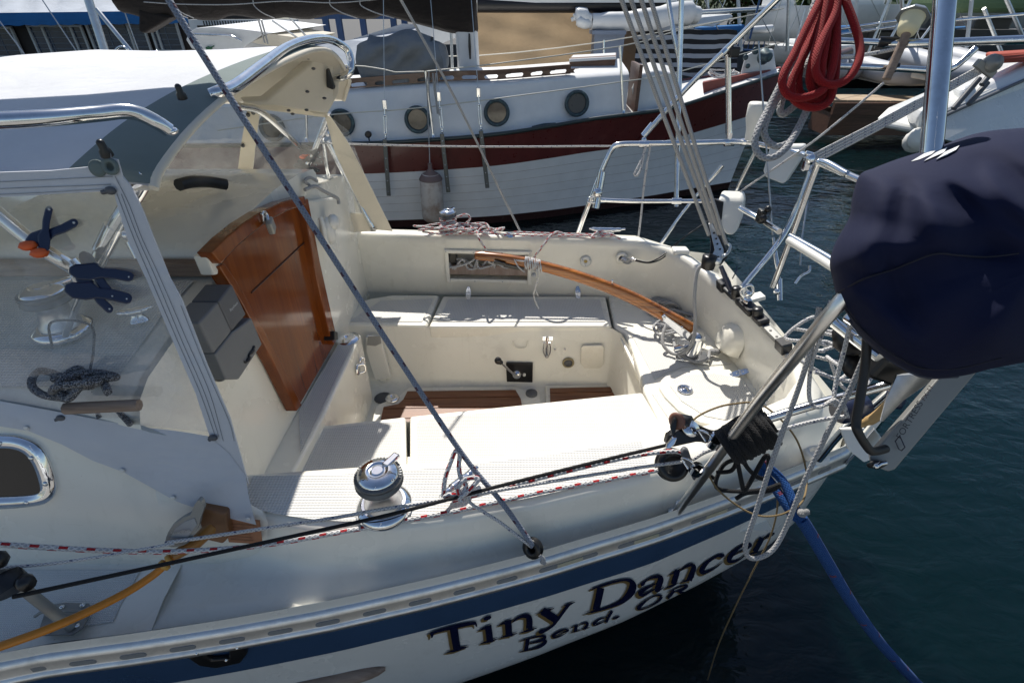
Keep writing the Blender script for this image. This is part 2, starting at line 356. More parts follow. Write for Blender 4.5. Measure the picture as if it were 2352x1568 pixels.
# ================================================================ SETTING: water, sea bed side, quay
WZ = 0.2
def water():
    t = NT('water'); v = t.scaled((1, 1.7, 1)); n1 = t.noise(1.3, 3, .5, v, .4); n2 = t.noise(5.5, 3, .55, v, .5)
    deep = t.noise(.35, 3); t.base(t.mix(t.ramp(deep, .3, .7), (.0007, .0065, .0075), (.001, .0095, .0125)))
    t.p(rough=.02, ior=1.333); t.b.subsurface_method = 'BURLEY'; t.b.inputs['Subsurface Weight'].default_value = 1.0; t.b.inputs['Subsurface Radius'].default_value = (.35, .8, 1.0); t.b.inputs['Subsurface Scale'].default_value = .8; t.bump(t.math('ADD', t.math('MULTIPLY', n1, 1.0), t.math('MULTIPLY', n2, .30)), .5, .08)
    m = MB(); s = 160; m.add([(-s, -s, WZ), (s, -s, WZ), (s, s, WZ), (-s, s, WZ)], [[0, 1, 2, 3]], None, False)
    m.build('water', t.m, kind='structure')
water()
m = MB(); m.box((0, -2.3, .45), (14, 4.4, .5), None, .03); m.build('pontoon', M['ground'], kind='structure')
m = MB(); m.box((0, 60, 0.55), (300, 80, 1.5)); m.build('quay', simple('quay_asphalt', (.07, .072, .075), .9, bs=.4), kind='structure')
# low hill behind the quay
m = MB(); rows = []
for i, (y, h) in enumerate(((60, 1.2), (75, 9), (95, 17), (120, 22))):
    rows.append([(x, y+6*math.sin(x*.05+i), h*(1+.25*math.sin(x*.045+i*1.7))) for x in range(-150, 151, 10)])
m.loft(rows); m.build('hill', M['foliage'], kind='structure')

# ================================================================ RED-BANDED SAILBOAT ALONGSIDE
RB = thing('wooden_sailboat', 'white wooden sailboat with dark red band, round portholes and brown sail cover', 'sailboat', (0.5, 6.5, WZ))
SH = [(150, 336, 6.1), (300, 334, 5.95), (545, 333, 5.87), (700, 331, 5.85), (856, 328, 5.85), (985, 321, 5.88), (1139, 308, 5.95), (1259, 290, 6.12), (1361, 273, 6.32), (1464, 260, 6.52), (1549, 246, 6.75), (1668, 208, 7.15), (1800, 165, 7.85)]
WL = [(150, 514), (300, 512), (545, 510), (700, 509), (856, 507), (985, 503), (1120, 497), (1235, 486), (1330, 474), (1430, 459), (1510, 447), (1600, 431), (1678, 418)]
shp = spl([Y(*q) for q in SH], 5); wlp = spl([Z(u, v, .3) for u, v in WL], 5)
def hullrow(f):
    n = len(shp); out = []
    for i, (a, b) in enumerate(zip(shp, wlp)):
        k = i/(n-1); bul = .09*(1-k)*math.sin(math.pi*min(1, f)) - .10*k*math.sin(math.pi*min(1, f))
        out.append(a.lerp(b, f)+Vector((0, -bul, 0)))
    return out
def yc(x): return 7.22+.17*(x+1)
def mir(row): return [Vector((p.x, 2*yc(p.x)-p.y if 2*yc(p.x)-p.y > p.y else p.y+.02, p.z)) for p in row]
B = .365
m = MB(); m.loft([hullrow(f) for f in (B, .45, .55, .65, .75, .85, .93, 1.0)]); m.loft([mir(hullrow(f)) for f in (1, .7, B)]); m.build('topsides', M['whitepaint'], RB)
m = MB()
for f in (.47, .57, .67, .77, .88):
    m.tube([p+Vector((0, -.0005, 0)) for p in hullrow(f)], .0025, 4)
m.build('plank_seam', simple('seam_grey', (.45, .42, .40), .6), RB)  # thin grey lines along the plank seams
m = MB(); m.loft([[p+Vector((0, -.004, 0)) for p in hullrow(f)] for f in (0, .1, .2, B)]); m.loft([mir(hullrow(f)) for f in (B, 0)]); m.build('sheer_band', M['redpaint'], RB)
m = MB(); bt = hullrow(1.0); lo = [Vector((p.x-.0, p.y+.10, -.3)) for p in bt]; m.loft([[p+Vector((0, -.003, 0)) for p in bt], [Vector((p.x, p.y+.03, WZ)) for p in bt], lo]); m.loft([lo, mir(lo), mir(bt)]); m.build('bottom', M['bottom'], RB)
m = MB(); m.tube([p+Vector((0, -.02, .0)) for p in shp], .022, 8); m.build('rub_rail', M['greentrim'], RB)
m = MB(); m.loft([[p+Vector((0, .01, -.03)) for p in shp], [Vector((p.x, yc(p.x), p.z+.02)) for p in shp], mir([p+Vector((0, .01, -.03)) for p in shp])]); m.build('deck', M['whitepaint'], RB)
# cabin trunk
CT = [(100, 236, 6.12), (420, 232, 6.12), (600, 228, 6.12), (777, 222, 6.12), (1000, 205, 6.15), (1139, 200, 6.22), (1310, 186, 6.52), (1445, 176, 6.78)]
ctop = spl([Y(*q) for q in CT], 4)
m = MB(); r0 = [Vector((p.x, p.y-.05, 1.05+.05*max(0, p.x))) for p in ctop]; r2 = [p+Vector((0, .03, .03)) for p in ctop]; r3 = [p+Vector((0, .12, .055)) for p in ctop]
r4 = [p+Vector((0, .7, .13)) for p in ctop]; r5 = [p+Vector((0, 1.6, .05)) for p in ctop]; r6 = [p+Vector((0, 1.7, -.5)) for p in ctop]
m.loft([r0, ctop, r2, r3, r4, r5, r6]); e = [r[-1] for r in (r0, ctop, r2, r3, r4, r5, r6)]; m.add(e, [list(range(7))], None, False)
m.build('cabin', M['whitepaint'], RB)
m = MB(); pr = [Y(1458, 262, 6.82), Y(1452, 205, 6.82), Y(1462, 172, 6.84), Y(1510, 160, 6.95), Y(1556, 170, 7.02), Y(1562, 240, 7.02)]
m.poly(pr, (.15, 1.0, 0), .03, 3); m.build('forward_trunk', M['whitepaint'], RB)
m = MB(); m.box((Y(1452, 240, 6.9)), (.04, .5, .9)); m.build('gap_board', M['brownwood'], RB)  # brown box filling the gap before the forward trunk
# hand rail with oval slots
def onroof(p, dy=.1, dz=.05): return p+Vector((0, dy, dz))
ra = [onroof(p) for p in spl([Y(*q) for q in CT], 12)]
ra = [p for p in ra if Y(640, 222, 6.2).x < p.x < Y(1312, 186, 6.5).x]
m = MB(); ex = (ra[-1]-ra[0]).normalized()
for i in range(len(ra)-1):
    c = (ra[i]+ra[i+1])/2; L = (ra[i+1]-ra[i]).length; R = frame(ra[i+1]-ra[i], (0, 0, 1))
    m.box(c+Vector((0, 0, .085)), (L*1.04, .03, .045), R); m.box(c+Vector((0, 0, .018)), (L*1.04, .028, .012), R)
hr = m.build('hand_rail', M['brownwood'], RB)
m = MB(); x0 = ra[0].x; x1 = ra[-1].x
k = x1-.02
while k > x0:
    j = min(range(len(ra)), key=lambda q: abs(ra[q].x-k)); c = ra[j]
    m.poly([c+Vector((d, -.014, h)) for d, h in ((-.10, .066), (-.055, .06), (-.04, .045), (-.055, .02), (.055, .02), (.04, .045), (.055, .06), (.10, .066))], (0, .028, 0)); k -= .245
m.build('rail_post', M['brownwood'], hr)
# portholes
def porthole(u, v, y, glass):
    c = Y(u, v, y); ax = Vector((.12 if u > 1250 else .0, -1, .06)); m = MB()
    m.lathe(c-ax*.01, ax, [(.105, 0), (.142, 0), (.144, .022), (.135, .034), (.112, .036), (.104, .02), (.102, -.02)], 28)
    p = m.build('porthole', M['bronze'], RB)
    m = MB(); m.lathe(c-ax*.006, ax, [(0.0, .0), (.106, .002)], 24, False); m.build('glass', glass, p)
    m = MB()
    for k in range(8):
        an = k*math.pi/4+.3; m.ball(c+ax*.026+Vector((math.cos(an)*.124, 0, math.sin(an)*.124)), .008, 6)
    m.build('bolt', M['bronze'], p)
for u, v, y, g in ((625, 294, 6.06, 'portglass'), (785, 282, 6.06, 'portglass'), (959, 275, 6.06, 'portglass'), (1141, 259, 6.13, 'portglass'), (1325, 238, 6.46, 'vent')): porthole(u, v, y, M[g])
# chainplates with turnbuckles and shrouds
for (a, b, tb, top) in (((886, 318), (895, 447), (883, 232), (880, -60)), ((1016, 305), (1031, 439), (1007, 213), (984, -60)), ((1105, 298), (1120, 429), (1098, 203), (1078, -60))):
    y0 = 5.80 if a[0] < 1000 else (5.84 if a[0] < 1050 else 5.88)
    A, Bq = Y(a[0], a[1], y0), Y(b[0], b[1], y0-.03); ex = (Bq-A).normalized(); m = MB()
    m.box((A+Bq)/2+Vector((0, -.05, 0)), ((Bq-A).length, .046, .012), frame(ex, (0, -1, 0)), .004)
    cp = m.build('chainplate', M['chain'], RB); m = MB()
    for q in range(5): m.ball(A.lerp(Bq, .12+q*.2)+Vector((0, -.058, 0)), .008, 6)
    m.build('bolt', M['steel'], cp)
    T0 = Y(tb[0], tb[1], y0+.06); m = MB(); d = (T0-A)
    for s in (-.012, .012): m.tube([A+d*.12+Vector((s, 0, 0)), A+d*.62+Vector((s, 0, 0))], .0055, 6)
    m.tube([A, A+d*.14], .009, 6); m.tube([A+d*.6, A+d*.85], .007, 6); m.box(A+d*.9, (.045, .02, .10), None, .008); m.ball(A+Vector((0, 0, .01)), .016, 8); m.ball(A+d*.13, .014, 8); m.ball(A+d*.61, .014, 8)
    m.build('turnbuckle', M['steel'], RB)
    m = MB(); m.tube([T0, Y(top[0], top[1], y0+.35)], .004, 6); m.build('shroud', M['wire'], RB)
# stanchions, lifelines
for (a, b, y) in (((977, 163), (996, 322), 5.93), ((1424, 106), (1431, 266), 6.5), ((1387, 92), (1387, 140), 8.3), ((700, 150), (706, 330), 5.93)):
    m = MB(); A, Bq = Y(*a, y), Y(*b, y-.02); m.tube([Bq, A], .014, 8); m.lathe(Bq, (0, 0, 1), [(.05, 0), (.05, .012), (.02, .03), (.018, .07)], 10); m.build('stanchion', M['steel'], RB)
for pts in ([(560, 140, 5.9), (838, 153, 5.9), (974, 165, 5.93), (1424, 107, 6.5), (1560, 70, 6.9), (1800, 20, 7.6)], [(500, 300, 5.9), (767, 263, 5.92), (985, 246, 5.93), (1430, 188, 6.5), (1560, 165, 6.9), (1790, 100, 7.6)], [(900, 125, 8.3), (1100, 128, 8.3), (1387, 96, 8.3), (1700, 40, 8.9)]):
    m = MB(); m.tube(spl([Y(*q) for q in pts], 3), .0065, 6); m.build('lifeline', simple('lifeline_white', (.6, .58, .5), .5), RB)
# cleat, deck block, hatch, cabin-top rail
m = MB(); A, Bq = Y(1222, 292, 6.2), Y(1276, 284, 6.3); m.tube([A, A.lerp(Bq, .5)+Vector((0, 0, .006)), Bq], [.010, .016, .010], 8)
for k in (.33, .67): c = A.lerp(Bq, k); m.tube([c, c-Vector((0, 0, .06))], [.013, .02], 8)
m.build('cleat', M['bronze'], RB)
m = MB(); c = Y(846, 309, 5.95); m.lathe(c-Vector((0, .02, 0)), (0, 1, 0), [(.02, 0), (.035, .0), (.035, .04), (.02, .04)], 14); m.tube([c-Vector((0, 0, .03)), c-Vector((0, 0, .09))], .008, 6); m.build('deck_block', M['black'], RB)
hp = [Y(1307, 136, 7.0), Y(1415, 130, 7.1), Y(1412, 152, 7.1), Y(1309, 160, 7.0)]
m = MB(); m.poly(hp, (.1, .55, 0)); h = m.build('hatch', M['brownwood'], RB); m = MB(); m.poly([q+Vector((0, -.02, .0)) for q in (hp[0], hp[1], hp[1]+Vector((0, 0, -.03)), hp[0]+Vector((0, 0, -.03)))], (.1, .6, 0), .008); m.build('hatch_lid', M['whitepaint'], h)
m = MB(); m.tube([Y(1060, 183, 6.7), Y(1120, 176, 6.7), Y(1130, 178, 6.7)], .012, 6); m.tube([Y(1095, 170, 7.2), Y(1300, 154, 7.4)], .014, 8); m.build('cabin_top_track', M['blackpaint'], RB)
# mast, boom in its cover
m = MB(); A = Y(1068, 166, 7.05); m.box(A+Vector((.02, 0, 1.45)), (.26, .17, 3.0), frame((1, 0, .02), (-.02, 0, 1)), .04, 3); ma = m.build('mast', M['whitepaint'], RB)
m = MB(); m.tube([A+Vector((-.15, -.02, .05)), A+Vector((-.11, -.02, 1.6))], .018, 6); m.build('mast_track', M['alu'], ma)
m = MB(); c = Y(1079, 107, 6.95); m.tube([c+Vector((0, 0, .13)), c+Vector((.0, -.015, 0)), c-Vector((0, 0, .13))], [.010, .017, .010], 8); m.build('mast_cleat', M['black'], ma)
rows = []; K = [(283, 30), (310, 36), (370, 50), (433, 36), (455, 46), (500, 47), (539, 36), (597, 45), (640, 43), (656, 41), (714, 45), (773, 33), (832, 44), (860, 43), (886, 37), (960, 57), (1010, 70), (1046, 78), (1085, 79), (1096, 74)]
kp = spl([Y(u, v, 7.0) for u, v in K], 3)
for i, p in enumerate(kp):
    zt = 3.05; w = .19+.02*math.sin(i*1.3); h = zt-p.z; ring = []
    for k in range(16):
        an = 2*math.pi*k/16; ring.append(Vector((p.x+.012*math.sin(an*3+i), p.y+w*math.sin(an)*(1-.25*math.cos(an)), p.z+h/2*(1-math.cos(an)))))
    rows.append(ring)
m = MB(); m.loft(rows, True, closed=True); m.add(rows[0], [list(range(16))], None, False); m.add(rows[-1], [list(range(16))[::-1]], None, False); sc_ = m.build('sail_cover', M['browncover'], RB)
m = MB()
for q in ((412, 425), (596, 610), (772, 800), (842, 885), (400, 412)):
    m.tube(spl([Y(q[0]-15, 0, 6.78), Y(q[0]-12, 14, 6.78), Y((q[0]+q[1])/2, 30, 6.8), Y(q[1]+20, 42, 6.95)], 4), .006, 6)
m.tube(spl([Y(u, v, 6.775) for u, v in ((330, 5), (412, 10), (530, 11), (656, 3), (770, 7), (900, -4))], 4), .005, 6)
m.build('cover_lacing', M['r_white'], sc_)
m = MB(); m.poly([Y(318, 20, 6.9), Y(395, 40, 6.9), Y(330, 78, 6.9), Y(318, 72, 6.9)], (0, .2, 0), .02); m.build('boom_end', M['browncover'], RB)
# fore-deck bulwark, windlass, heaped line
m = MB(); m.poly([Y(1613, 190, 7.3), Y(1795, 155, 8.1), Y(1797, 176, 8.1), Y(1616, 217, 7.3)], (.05, .14, 0), .01); m.build('bulwark', simple('bulwark_red', (.26, .05, .03), .4, var=.3), RB)
m = MB(); m.poly([Y(1700, 172, 7.9), Y(1712, 128, 7.9), Y(1745, 112, 7.95), Y(1776, 114, 8.0), Y(1784, 166, 8.0)], (.05, .12, 0), .02, 3); wn = m.build('windlass', M['whitepaint'], RB)
m = MB()
for u, v, r in ((1735, 117, .045), (1712, 132, .035), (1717, 152, .03)):
    c = Y(u, v, 7.86); m.lathe(c, (0, -1, 0), [(r, 0), (r, .015), (r*.5, .02), (.0, .02)], 14)
c = Y(1752, 130, 7.85); m.lathe(c, (.3, -1, 0), [(.09, 0), (.10, .03), (.06, .07), (.06, .12), (.03, .14), (0, .14)], 18); m.build('gypsy', M['bronze'], wn)
m = MB(); m.tube([Y(1795, 170, 7.9), Y(1950, 120, 9.6)], .07, 10); m.build('bowsprit', M['brownwood'], RB)
def scribble(c, rx, ry, rz, n, seed):
    rd = random.Random(seed); pts = []; an = rd.random()*6
    for i in range(n):
        an += rd.uniform(.7, 1.5); k = rd.uniform(.35, 1)
        pts.append(Vector(c)+Vector((math.cos(an)*rx*k, math.sin(an)*ry*k, rd.random()*rz)))
    return spl(pts, 6)
m = MB(); m.tube(scribble(Y(1660, 178, 7.45), .22, .12, .10, 16, 3), .010, 6); m.build('foredeck_line', M['r_white'], label='heap of white line lying on the red bulwark of the wooden sailboat', cat='rope')
# fender on its lanyard
fd = thing('fender', 'grimy white cylindrical fender hanging against the wooden sailboat', 'fender', Y(994, 510, 5.72))
c0 = Y(988, 388, 5.70); c1 = Y(996, 512, 5.72); ax = c1-c0; L = ax.length
m = MB(); m.lathe(c0, ax, [(.02, 0), (.045, .03), (.09, .055), (.122, .10), (.126, .2), (.126, L-.12), (.118, L-.06), (.07, L-.015), (.03, L)], 20); m.build('fender_body', M['fender'], fd)
m = MB(); m.lathe(c0, ax, [(.022, -.06), (.024, 0), (.05, .03), (.10, .062), (.124, .098), (.128, .115)], 20); m.build('fender_collar', M['fendertop'], fd)
m = MB(); m.tube([c0-ax.normalized()*.06, Y(986, 340, 5.75), Y(979, 166, 5.93)], .006, 6); m.build('lanyard', M['r_grey'], fd)
# covered box on the cabin top
m = MB(); rows = []
def gc(u, v, y): return Y(u, v, y)
bot = [(838, 200), (1005, 196)]; fr_ = [gc(836, 203, 6.28), gc(828, 160, 6.26), gc(824, 128, 6.3), gc(838, 108, 6.36), gc(850, 99, 6.45), gc(905, 97, 6.45), gc(992, 101, 6.45), gc(998, 101, 6.47), gc(1012, 128, 6.3), gc(1010, 165, 6.26), gc(1003, 200, 6.28)]
bm = bmesh.new(); 
nx, nz = 22, 14; P0 = gc(838, 202, 6.28); P1 = gc(1003, 198, 6.28)
front = []
for j in range(nz+1):
    t = j/nz; row = []
    for i in range(nx+1):
        s = i/nx; x = P0.x+(P1.x-P0.x)*s; z = P0.z+.47*t
        flare = .05*math.sin(math.pi*t)*(abs(s-.5)*2)**3*(1 if s > .5 else -1)*1.6
        cut = max(0, t-.86)/.14
        x += flare-(s-.5)*.13*cut*cut
        fold = .030*math.sin(s*9+t*5)*(1-t*.5)+.022*math.sin(s*17-t*9+1)+.02*math.sin((s-t)*14)
        y = P0.y-.03+fold+.11*cut**1.6+.10*(abs(s-.5)*2)**6
        row.append(Vector((x, y, z-.035*cut*math.sin(s*7)-.02*(abs(s-.5)*2)**2*cut)))
    front.append(row)
back = [[Vector((p.x, p.y+.62-.28*(j/nz if j/nz > .8 else 0), p.z)) for p in r] for j, r in enumerate(front)]
m.loft(front); top = [front[-1], [p+Vector((0, .14, .045)) for p in front[-1]], [p+Vector((0, .3, .03)) for p in front[-1]], back[-1]]; m.loft(top); m.loft(back[::-1])
m.loft([[r[0] for r in front], [r[0] for r in back]]); m.loft([[r[-1] for r in back], [r[-1] for r in front]])
m.build('canvas_cover', M['greycover'], label='creased grey canvas cover over a box on the wooden sailboat cabin top', cat='cover')
# halyard tails at the stanchion
for i, (a, b, r) in enumerate((((994, 168), (1010, 266), .009), ((1001, 168), (1005, 262), .009), ((985, 165), (992, 262), .007))):
    m = MB(); m.tube(spl([Y(*a, 5.9), Y((a[0]+b[0])/2-3, (a[1]+b[1])/2, 5.88), Y(*b, 5.86)], 5), r, 6)
    m.build('line_tail', M['r_grey'], label=['longest grey line tail hanging beside the wooden sailboat stanchion', 'middle grey line tail hanging beside the wooden sailboat stanchion', 'thin line tail hanging left of the wooden sailboat stanchion'][i], cat='rope', group='line tails at the wooden sailboat stanchion')

# ================================================================ BACKGROUND
# --- harbour building with blue awning
BD = thing('harbour_building', 'dark harbour building with grid windows under a blue awning', 'building', (-11, 14, .6))
def by(u, v, y=14.0): return Y(u, v, y)
m = MB(); m.poly([by(-300, 30, 14.06), by(440, 30, 14.06), by(470, 225, 14.06), by(-300, 240, 14.06)], (0, 4, 0)); m.build('wall', M['wallbrown'], BD)
m = MB(); lo0 = [by(u, 30-u*.012, 13.5) for u in range(-300, 440, 20)]; up = [by(u, -70, 15.8)+Vector((0, 0, .1*math.sin(u*.09))) for u in range(-300, 440, 20)]
mid = [a.lerp(b, .45)+Vector((0, 0, -.10+.05*math.sin(i*1.7))) for i, (a, b) in enumerate(zip(lo0, up))]; mid2 = [a.lerp(b, .2)+Vector((0, 0, -.06+.04*math.sin(i*2.3+1))) for i, (a, b) in enumerate(zip(lo0, up))]
m.loft([lo0, mid2, mid, up]); m.build('awning_roof', M['paletarp'], BD)
m = MB(); f0 = [by(u, 30-u*.012, 13.48) for u in range(-300, 440, 10)]; f1 = [by(u, 47-u*.014, 13.46) for u in range(-300, 440, 10)]; m.loft([f0, f1])
m.loft([f1, [p+Vector((0, 0, -.085-.03*abs(math.sin(i*.8)))) for i, p in enumerate(f1)]]); m.build('awning_valance', M['bluetarp'], BD)
def bwindow(u0, u1, v0, v1, cols, sk):
    nx_ = sk
    q = [by(u0, v0, 13.98), by(u1, v0-4, 13.98), by(u1+nx_, v1-4, 13.98), by(u0+nx_, v1, 13.98)]
    x0_, x1_ = q[0].x, q[1].x; z0_, z1_ = q[3].z, q[0].z; m = MB(); w = .045
    for (c, s) in ((((x0_+x1_)/2, 13.97, z1_), (x1_-x0_+w, .06, w)), (((x0_+x1_)/2, 13.97, z0_), (x1_-x0_+w, .06, w)), ((x0_, 13.97, (z0_+z1_)/2), (w, .055, z1_-z0_)), ((x1_, 13.97, (z0_+z1_)/2), (w, .055, z1_-z0_))): m.box(c, s)
    for k in cols: m.box((x0_+(x1_-x0_)*k, 13.97, (z0_+z1_)/2), (w, .05, z1_-z0_))
    wn_ = m.build('window', M['frame'], BD)
    m = MB(); m.box(((x0_+x1_)/2, 14.0, (z0_+z1_)/2), (x1_-x0_, .02, z1_-z0_)); m.build('pane', M['pane'], wn_)
    m = MB()
    for k in range(1, 5): m.box(((x0_+x1_)/2, 13.985, z0_+(z1_-z0_)*k/5), (x1_-x0_, .012, .012))
    n_ = max(2, int((x1_-x0_)/.33))
    for k in range(1, n_): m.box((x0_+(x1_-x0_)*k/n_, 13.985, (z0_+z1_)/2), (.012, .012, z1_-z0_))
    m.build('glazing_bar', simple('bar_grey', (.16, .2, .26), .5), wn_)
bwindow(-120, 24, 64, 130, (.4,), 26); bwindow(64, 184, 60, 126, (.26, .8), 24); bwindow(197, 326, 53, 122, (.72,), 22); bwindow(342, 402, 50, 117, (.2,), 18)
# --- power boat hard top
HT = thing('power_boat_hardtop', 'white hardtop roof of a power boat seen over the dodger', 'boat', Y(550, 125, 9))
hp = [Y(427, 92, 9), Y(433, 75, 9), Y(450, 65, 9), Y(490, 62, 9), Y(560, 68, 9), Y(615, 75, 9), Y(630, 76, 9), Y(600, 82, 9), Y(565, 105, 9), Y(548, 123, 9), Y(470, 121, 9), Y(440, 112, 9)]
m = MB(); m.poly(hp, (.35, 1.5, .06), .03, 3); m.build('roof', M['whitepaint'], HT)
m = MB(); m.poly([Y(575, 98, 9.05), Y(620, 78, 9.0), Y(690, 88, 9.2), Y(660, 112, 9.2)], (.2, 1.2, .02)); m.build('roof_underside', M['cream'], HT)
m = MB(); m.tube(spl([Y(447, 79, 8.93), Y(520, 82, 8.93), Y(538, 86, 8.93), Y(556, 95, 8.93)], 4), .015, 6); m.build('grab_rail', M['steel'], HT)
m = MB(); c = Y(480, 111, 8.955); m.ball(c, .035, 8, (1.6, .2, .7)); m.tube([c, c+Vector((.09, 0, .03))], .008, 5); m.tube([c, c+Vector((-.06, 0, -.03))], .008, 5); m.build('emblem', simple('emblem_green', (.03, .12, .06), .5), HT)
for (a, b) in (((592, 40), (608, 98)), ((600, 45), (615, 100)), ((625, 48), (690, 92)), ((665, 40), (705, 86))):
    m = MB(); m.tube([Y(*a, 8.6), Y(*b, 8.8)], .014, 6); m.build('roof_strut', M['alu'], HT)
m = MB(); m.box(Y(590, 330, 9.6), (3.4, 1.6, 1.6), None, .2, 3); m.build('hull', M['whitepaint'], HT)
m = MB()
for i in range(34): m.box(Y(478+i*6.2, 88, 12.6), (.02, .02, .62))
m.box(Y(580, 62, 12.6), (2.3, .03, .05)); m.box(Y(580, 115, 12.6), (2.3, .03, .05)); 
m.build('barred_fence', M['blackpaint'], label='black barred fence in front of a pale wall', cat='fence')
m = MB(); m.box(Y(570, 92, 12.9), (2.3, .12, .75)); m.build('pale_wall', M['whitepaint'], label='pale wall behind the black barred fence', cat='wall')
# --- aluminium mast pole and rails at left
for i, (a, b, r, y, lb) in enumerate((((200, -10), (243, 125), .055, 8.5, 'thick pale mast in front of the grid windows'), ((222, 22), (310, 130), .03, 8.3, 'steel boat rail strut slanting right of the pale mast'))):
    m = MB(); m.tube([Y(*a, y), Y(*b, y-.2), Y(b[0]+20, b[1]+80, y-.3)], r, 10); m.build('mast' if i == 0 else 'rail_strut', M['alu'], label=lb, cat='mast' if i == 0 else 'strut')
for i, (a, b, lb) in enumerate((((97, 0), (178, 122), 'thin stay wire crossing the left grid windows'), ((-4, 45), (60, 130), 'leftmost stay wire crossing the frame edge'), ((282, 16), (320, 122), 'thin halyard right of the pale mast'))):
    m = MB(); m.tube([Y(*a, 7.5), Y(*b, 7.4)], .007, 5); m.build('stay_wire', M['wire'], label=lb, cat='wire')
m = MB(); m.tube(spl([Y(270, 126, 8), Y(300, 125, 8), Y(352, 120, 8), Y(362, 122, 8), Y(364, 140, 8)], 4), .02, 6); m.tube(spl([Y(266, 126, 8), Y(266, 115, 8), Y(278, 107, 8), Y(290, 112, 8), Y(292, 118, 8)], 4), .015, 6)
m.build('bow_rail', M['steel'], label='low steel bow rail behind the white dodger', cat='rail')
# --- pale tent awning, white tarp, tan tarp
m = MB(); rows = []
for j in range(8):
    t = j/7; rows.append([Y(560+(1100-560)*s/10, 150-100*(s/10)**.9*(1 if s < 5.5 else .85)-0, 9.5+1.2*t)+Vector((0, 0, -.9*(1-t)*(.35+.1*math.sin(s)))) for s in range(11)])
m.add([Y(640, 118, 9.2), Y(800, 93, 9.4), Y(925, 55, 9.8), Y(985, 58, 10.0), Y(960, 100, 9.2), Y(760, 165, 8.8), Y(620, 165, 8.8)], [[0, 1, 5, 6], [1, 2, 3, 4], [1, 4, 5]], None, False)
m.build('tent_awning', M['paletarp'], label='pale blue grey boat tent sloping behind the covered box', cat='awning')
m = MB(); m.poly([Y(952, 100, 9.0), Y(1042, 63, 9.3), Y(1058, 82, 9.0), Y(1000, 107, 8.8), Y(990, 101, 8.8)], (.05, .05, .3)); m.build('white_tarp', M['whitepaint'], label='sunlit white tarp corner left of the white mast', cat='tarp')
m = MB(); rows = []
for j in range(13):
    t = j/12; row = []
    for i in range(17):
        s = i/16; u = 1090+275*s+(10*math.sin(t*3) if s > .9 else 0); v = 12+150*t+4*math.sin(s*9)*(1-t)
        row.append(Y(u, v, 9.4+.03*math.sin(s*15+t*3)+.012*math.sin(t*17-s*9)+.006*math.sin(s*37+t*11)-.08*t))
    rows.append(row)
m.loft(rows); m.build('tan_tarp', M['tan'], label='large wrinkled tan tarp hung behind the white mast', cat='tarp')
m = MB(); m.poly([Y(1365, 40, 10), Y(1490, 60, 10), Y(1490, 165, 9.9), Y(1290, 165, 9.9), Y(1365, 100, 10)], (0, .3, 0)); m.build('tan_screen', simple('screen_tan', (.22, .15, .09), .8), label='dull tan screen under the white furled sail', cat='screen')
m = MB(); m.tube([Y(1096, 12, 9.0), Y(1520, 14, 9.3)], .10, 12); bm_ = m.build('black_boom', M['blackpaint'], label='black boom with a white top strip above the tan tarp', cat='boom')
m = MB(); m.box(Y(1310, 3, 9.1), (3.2, .12, .04), frame((1, .08, 0), (0, 0, 1))); m.build('boom_strip', M['whitepaint'], bm_)
FS = thing('furled_sail', 'white furled sail on a boom with a frayed end', 'sail', Y(1440, 75, 9))
m = MB(); m.tube(spl([Y(1360, 50, 9), Y(1430, 50, 9), Y(1500, 44, 9), Y(1570, 32, 9.2), Y(1600, 36, 9.3)], 4), [.11, .13, .15, .17, .12], 12); m.build('sail_roll', M['whitepaint'], FS)
m = MB(); m.tube(spl([Y(1358, 46, 9), Y(1330, 40, 9), Y(1312, 46, 9)], 4), [.08, .13, .03], 8); m.tube(spl([Y(1358, 56, 9), Y(1335, 52, 8.9), Y(1318, 34, 9)], 4), [.06, .07, .02], 8); m.build('frayed_end', M['whitepaint'], FS)
m = MB(); m.box(Y(1395, 100, 9.1), (.45, .3, .75)); m.box(Y(1395, 74, 9.0), (.5, .35, .05)); m.build('mizzen_post', simple('post_bluegrey', (.18, .22, .3), .5), FS)
# --- striped cover
t = NT('striped_cloth'); x, y, z = t.xyz(); w_ = t.math('ADD', z, t.math('MULTIPLY', t.noise(2.5, 2), .05)); st = t.math('GREATER_THAN', t.math('FRACT', t.math('MULTIPLY', w_, 8.4)), .52); t.base(t.mix(st, (.008, .008, .009), (.30, .32, .35))); t.p(rough=.8)
m = MB(); rows = []
for j in range(9):
    tt = j/8; rows.append([Y(1468+225*s/12-14*tt*(1 if s < 2 else 0), 56+16*(s/12)+112*tt+3*math.sin(s), 9.0+.05*math.sin(s*1.1+tt*4)-.25*tt) for s in range(13)])
m.loft(rows); m.build('striped_cover', t.m, label='black and white striped cloth cover behind the forward trunk', cat='cover')
m = MB(); m.poly([Y(1560, 45, 9.6), Y(1680, 32, 9.9), Y(1686, 40, 9.9), Y(1640, 62, 9.7), Y(1570, 58, 9.6)], (0, .8, 0), .03); m.build('white_dinghy', M['whitepaint'], label='small white hull above the striped cover', cat='boat')
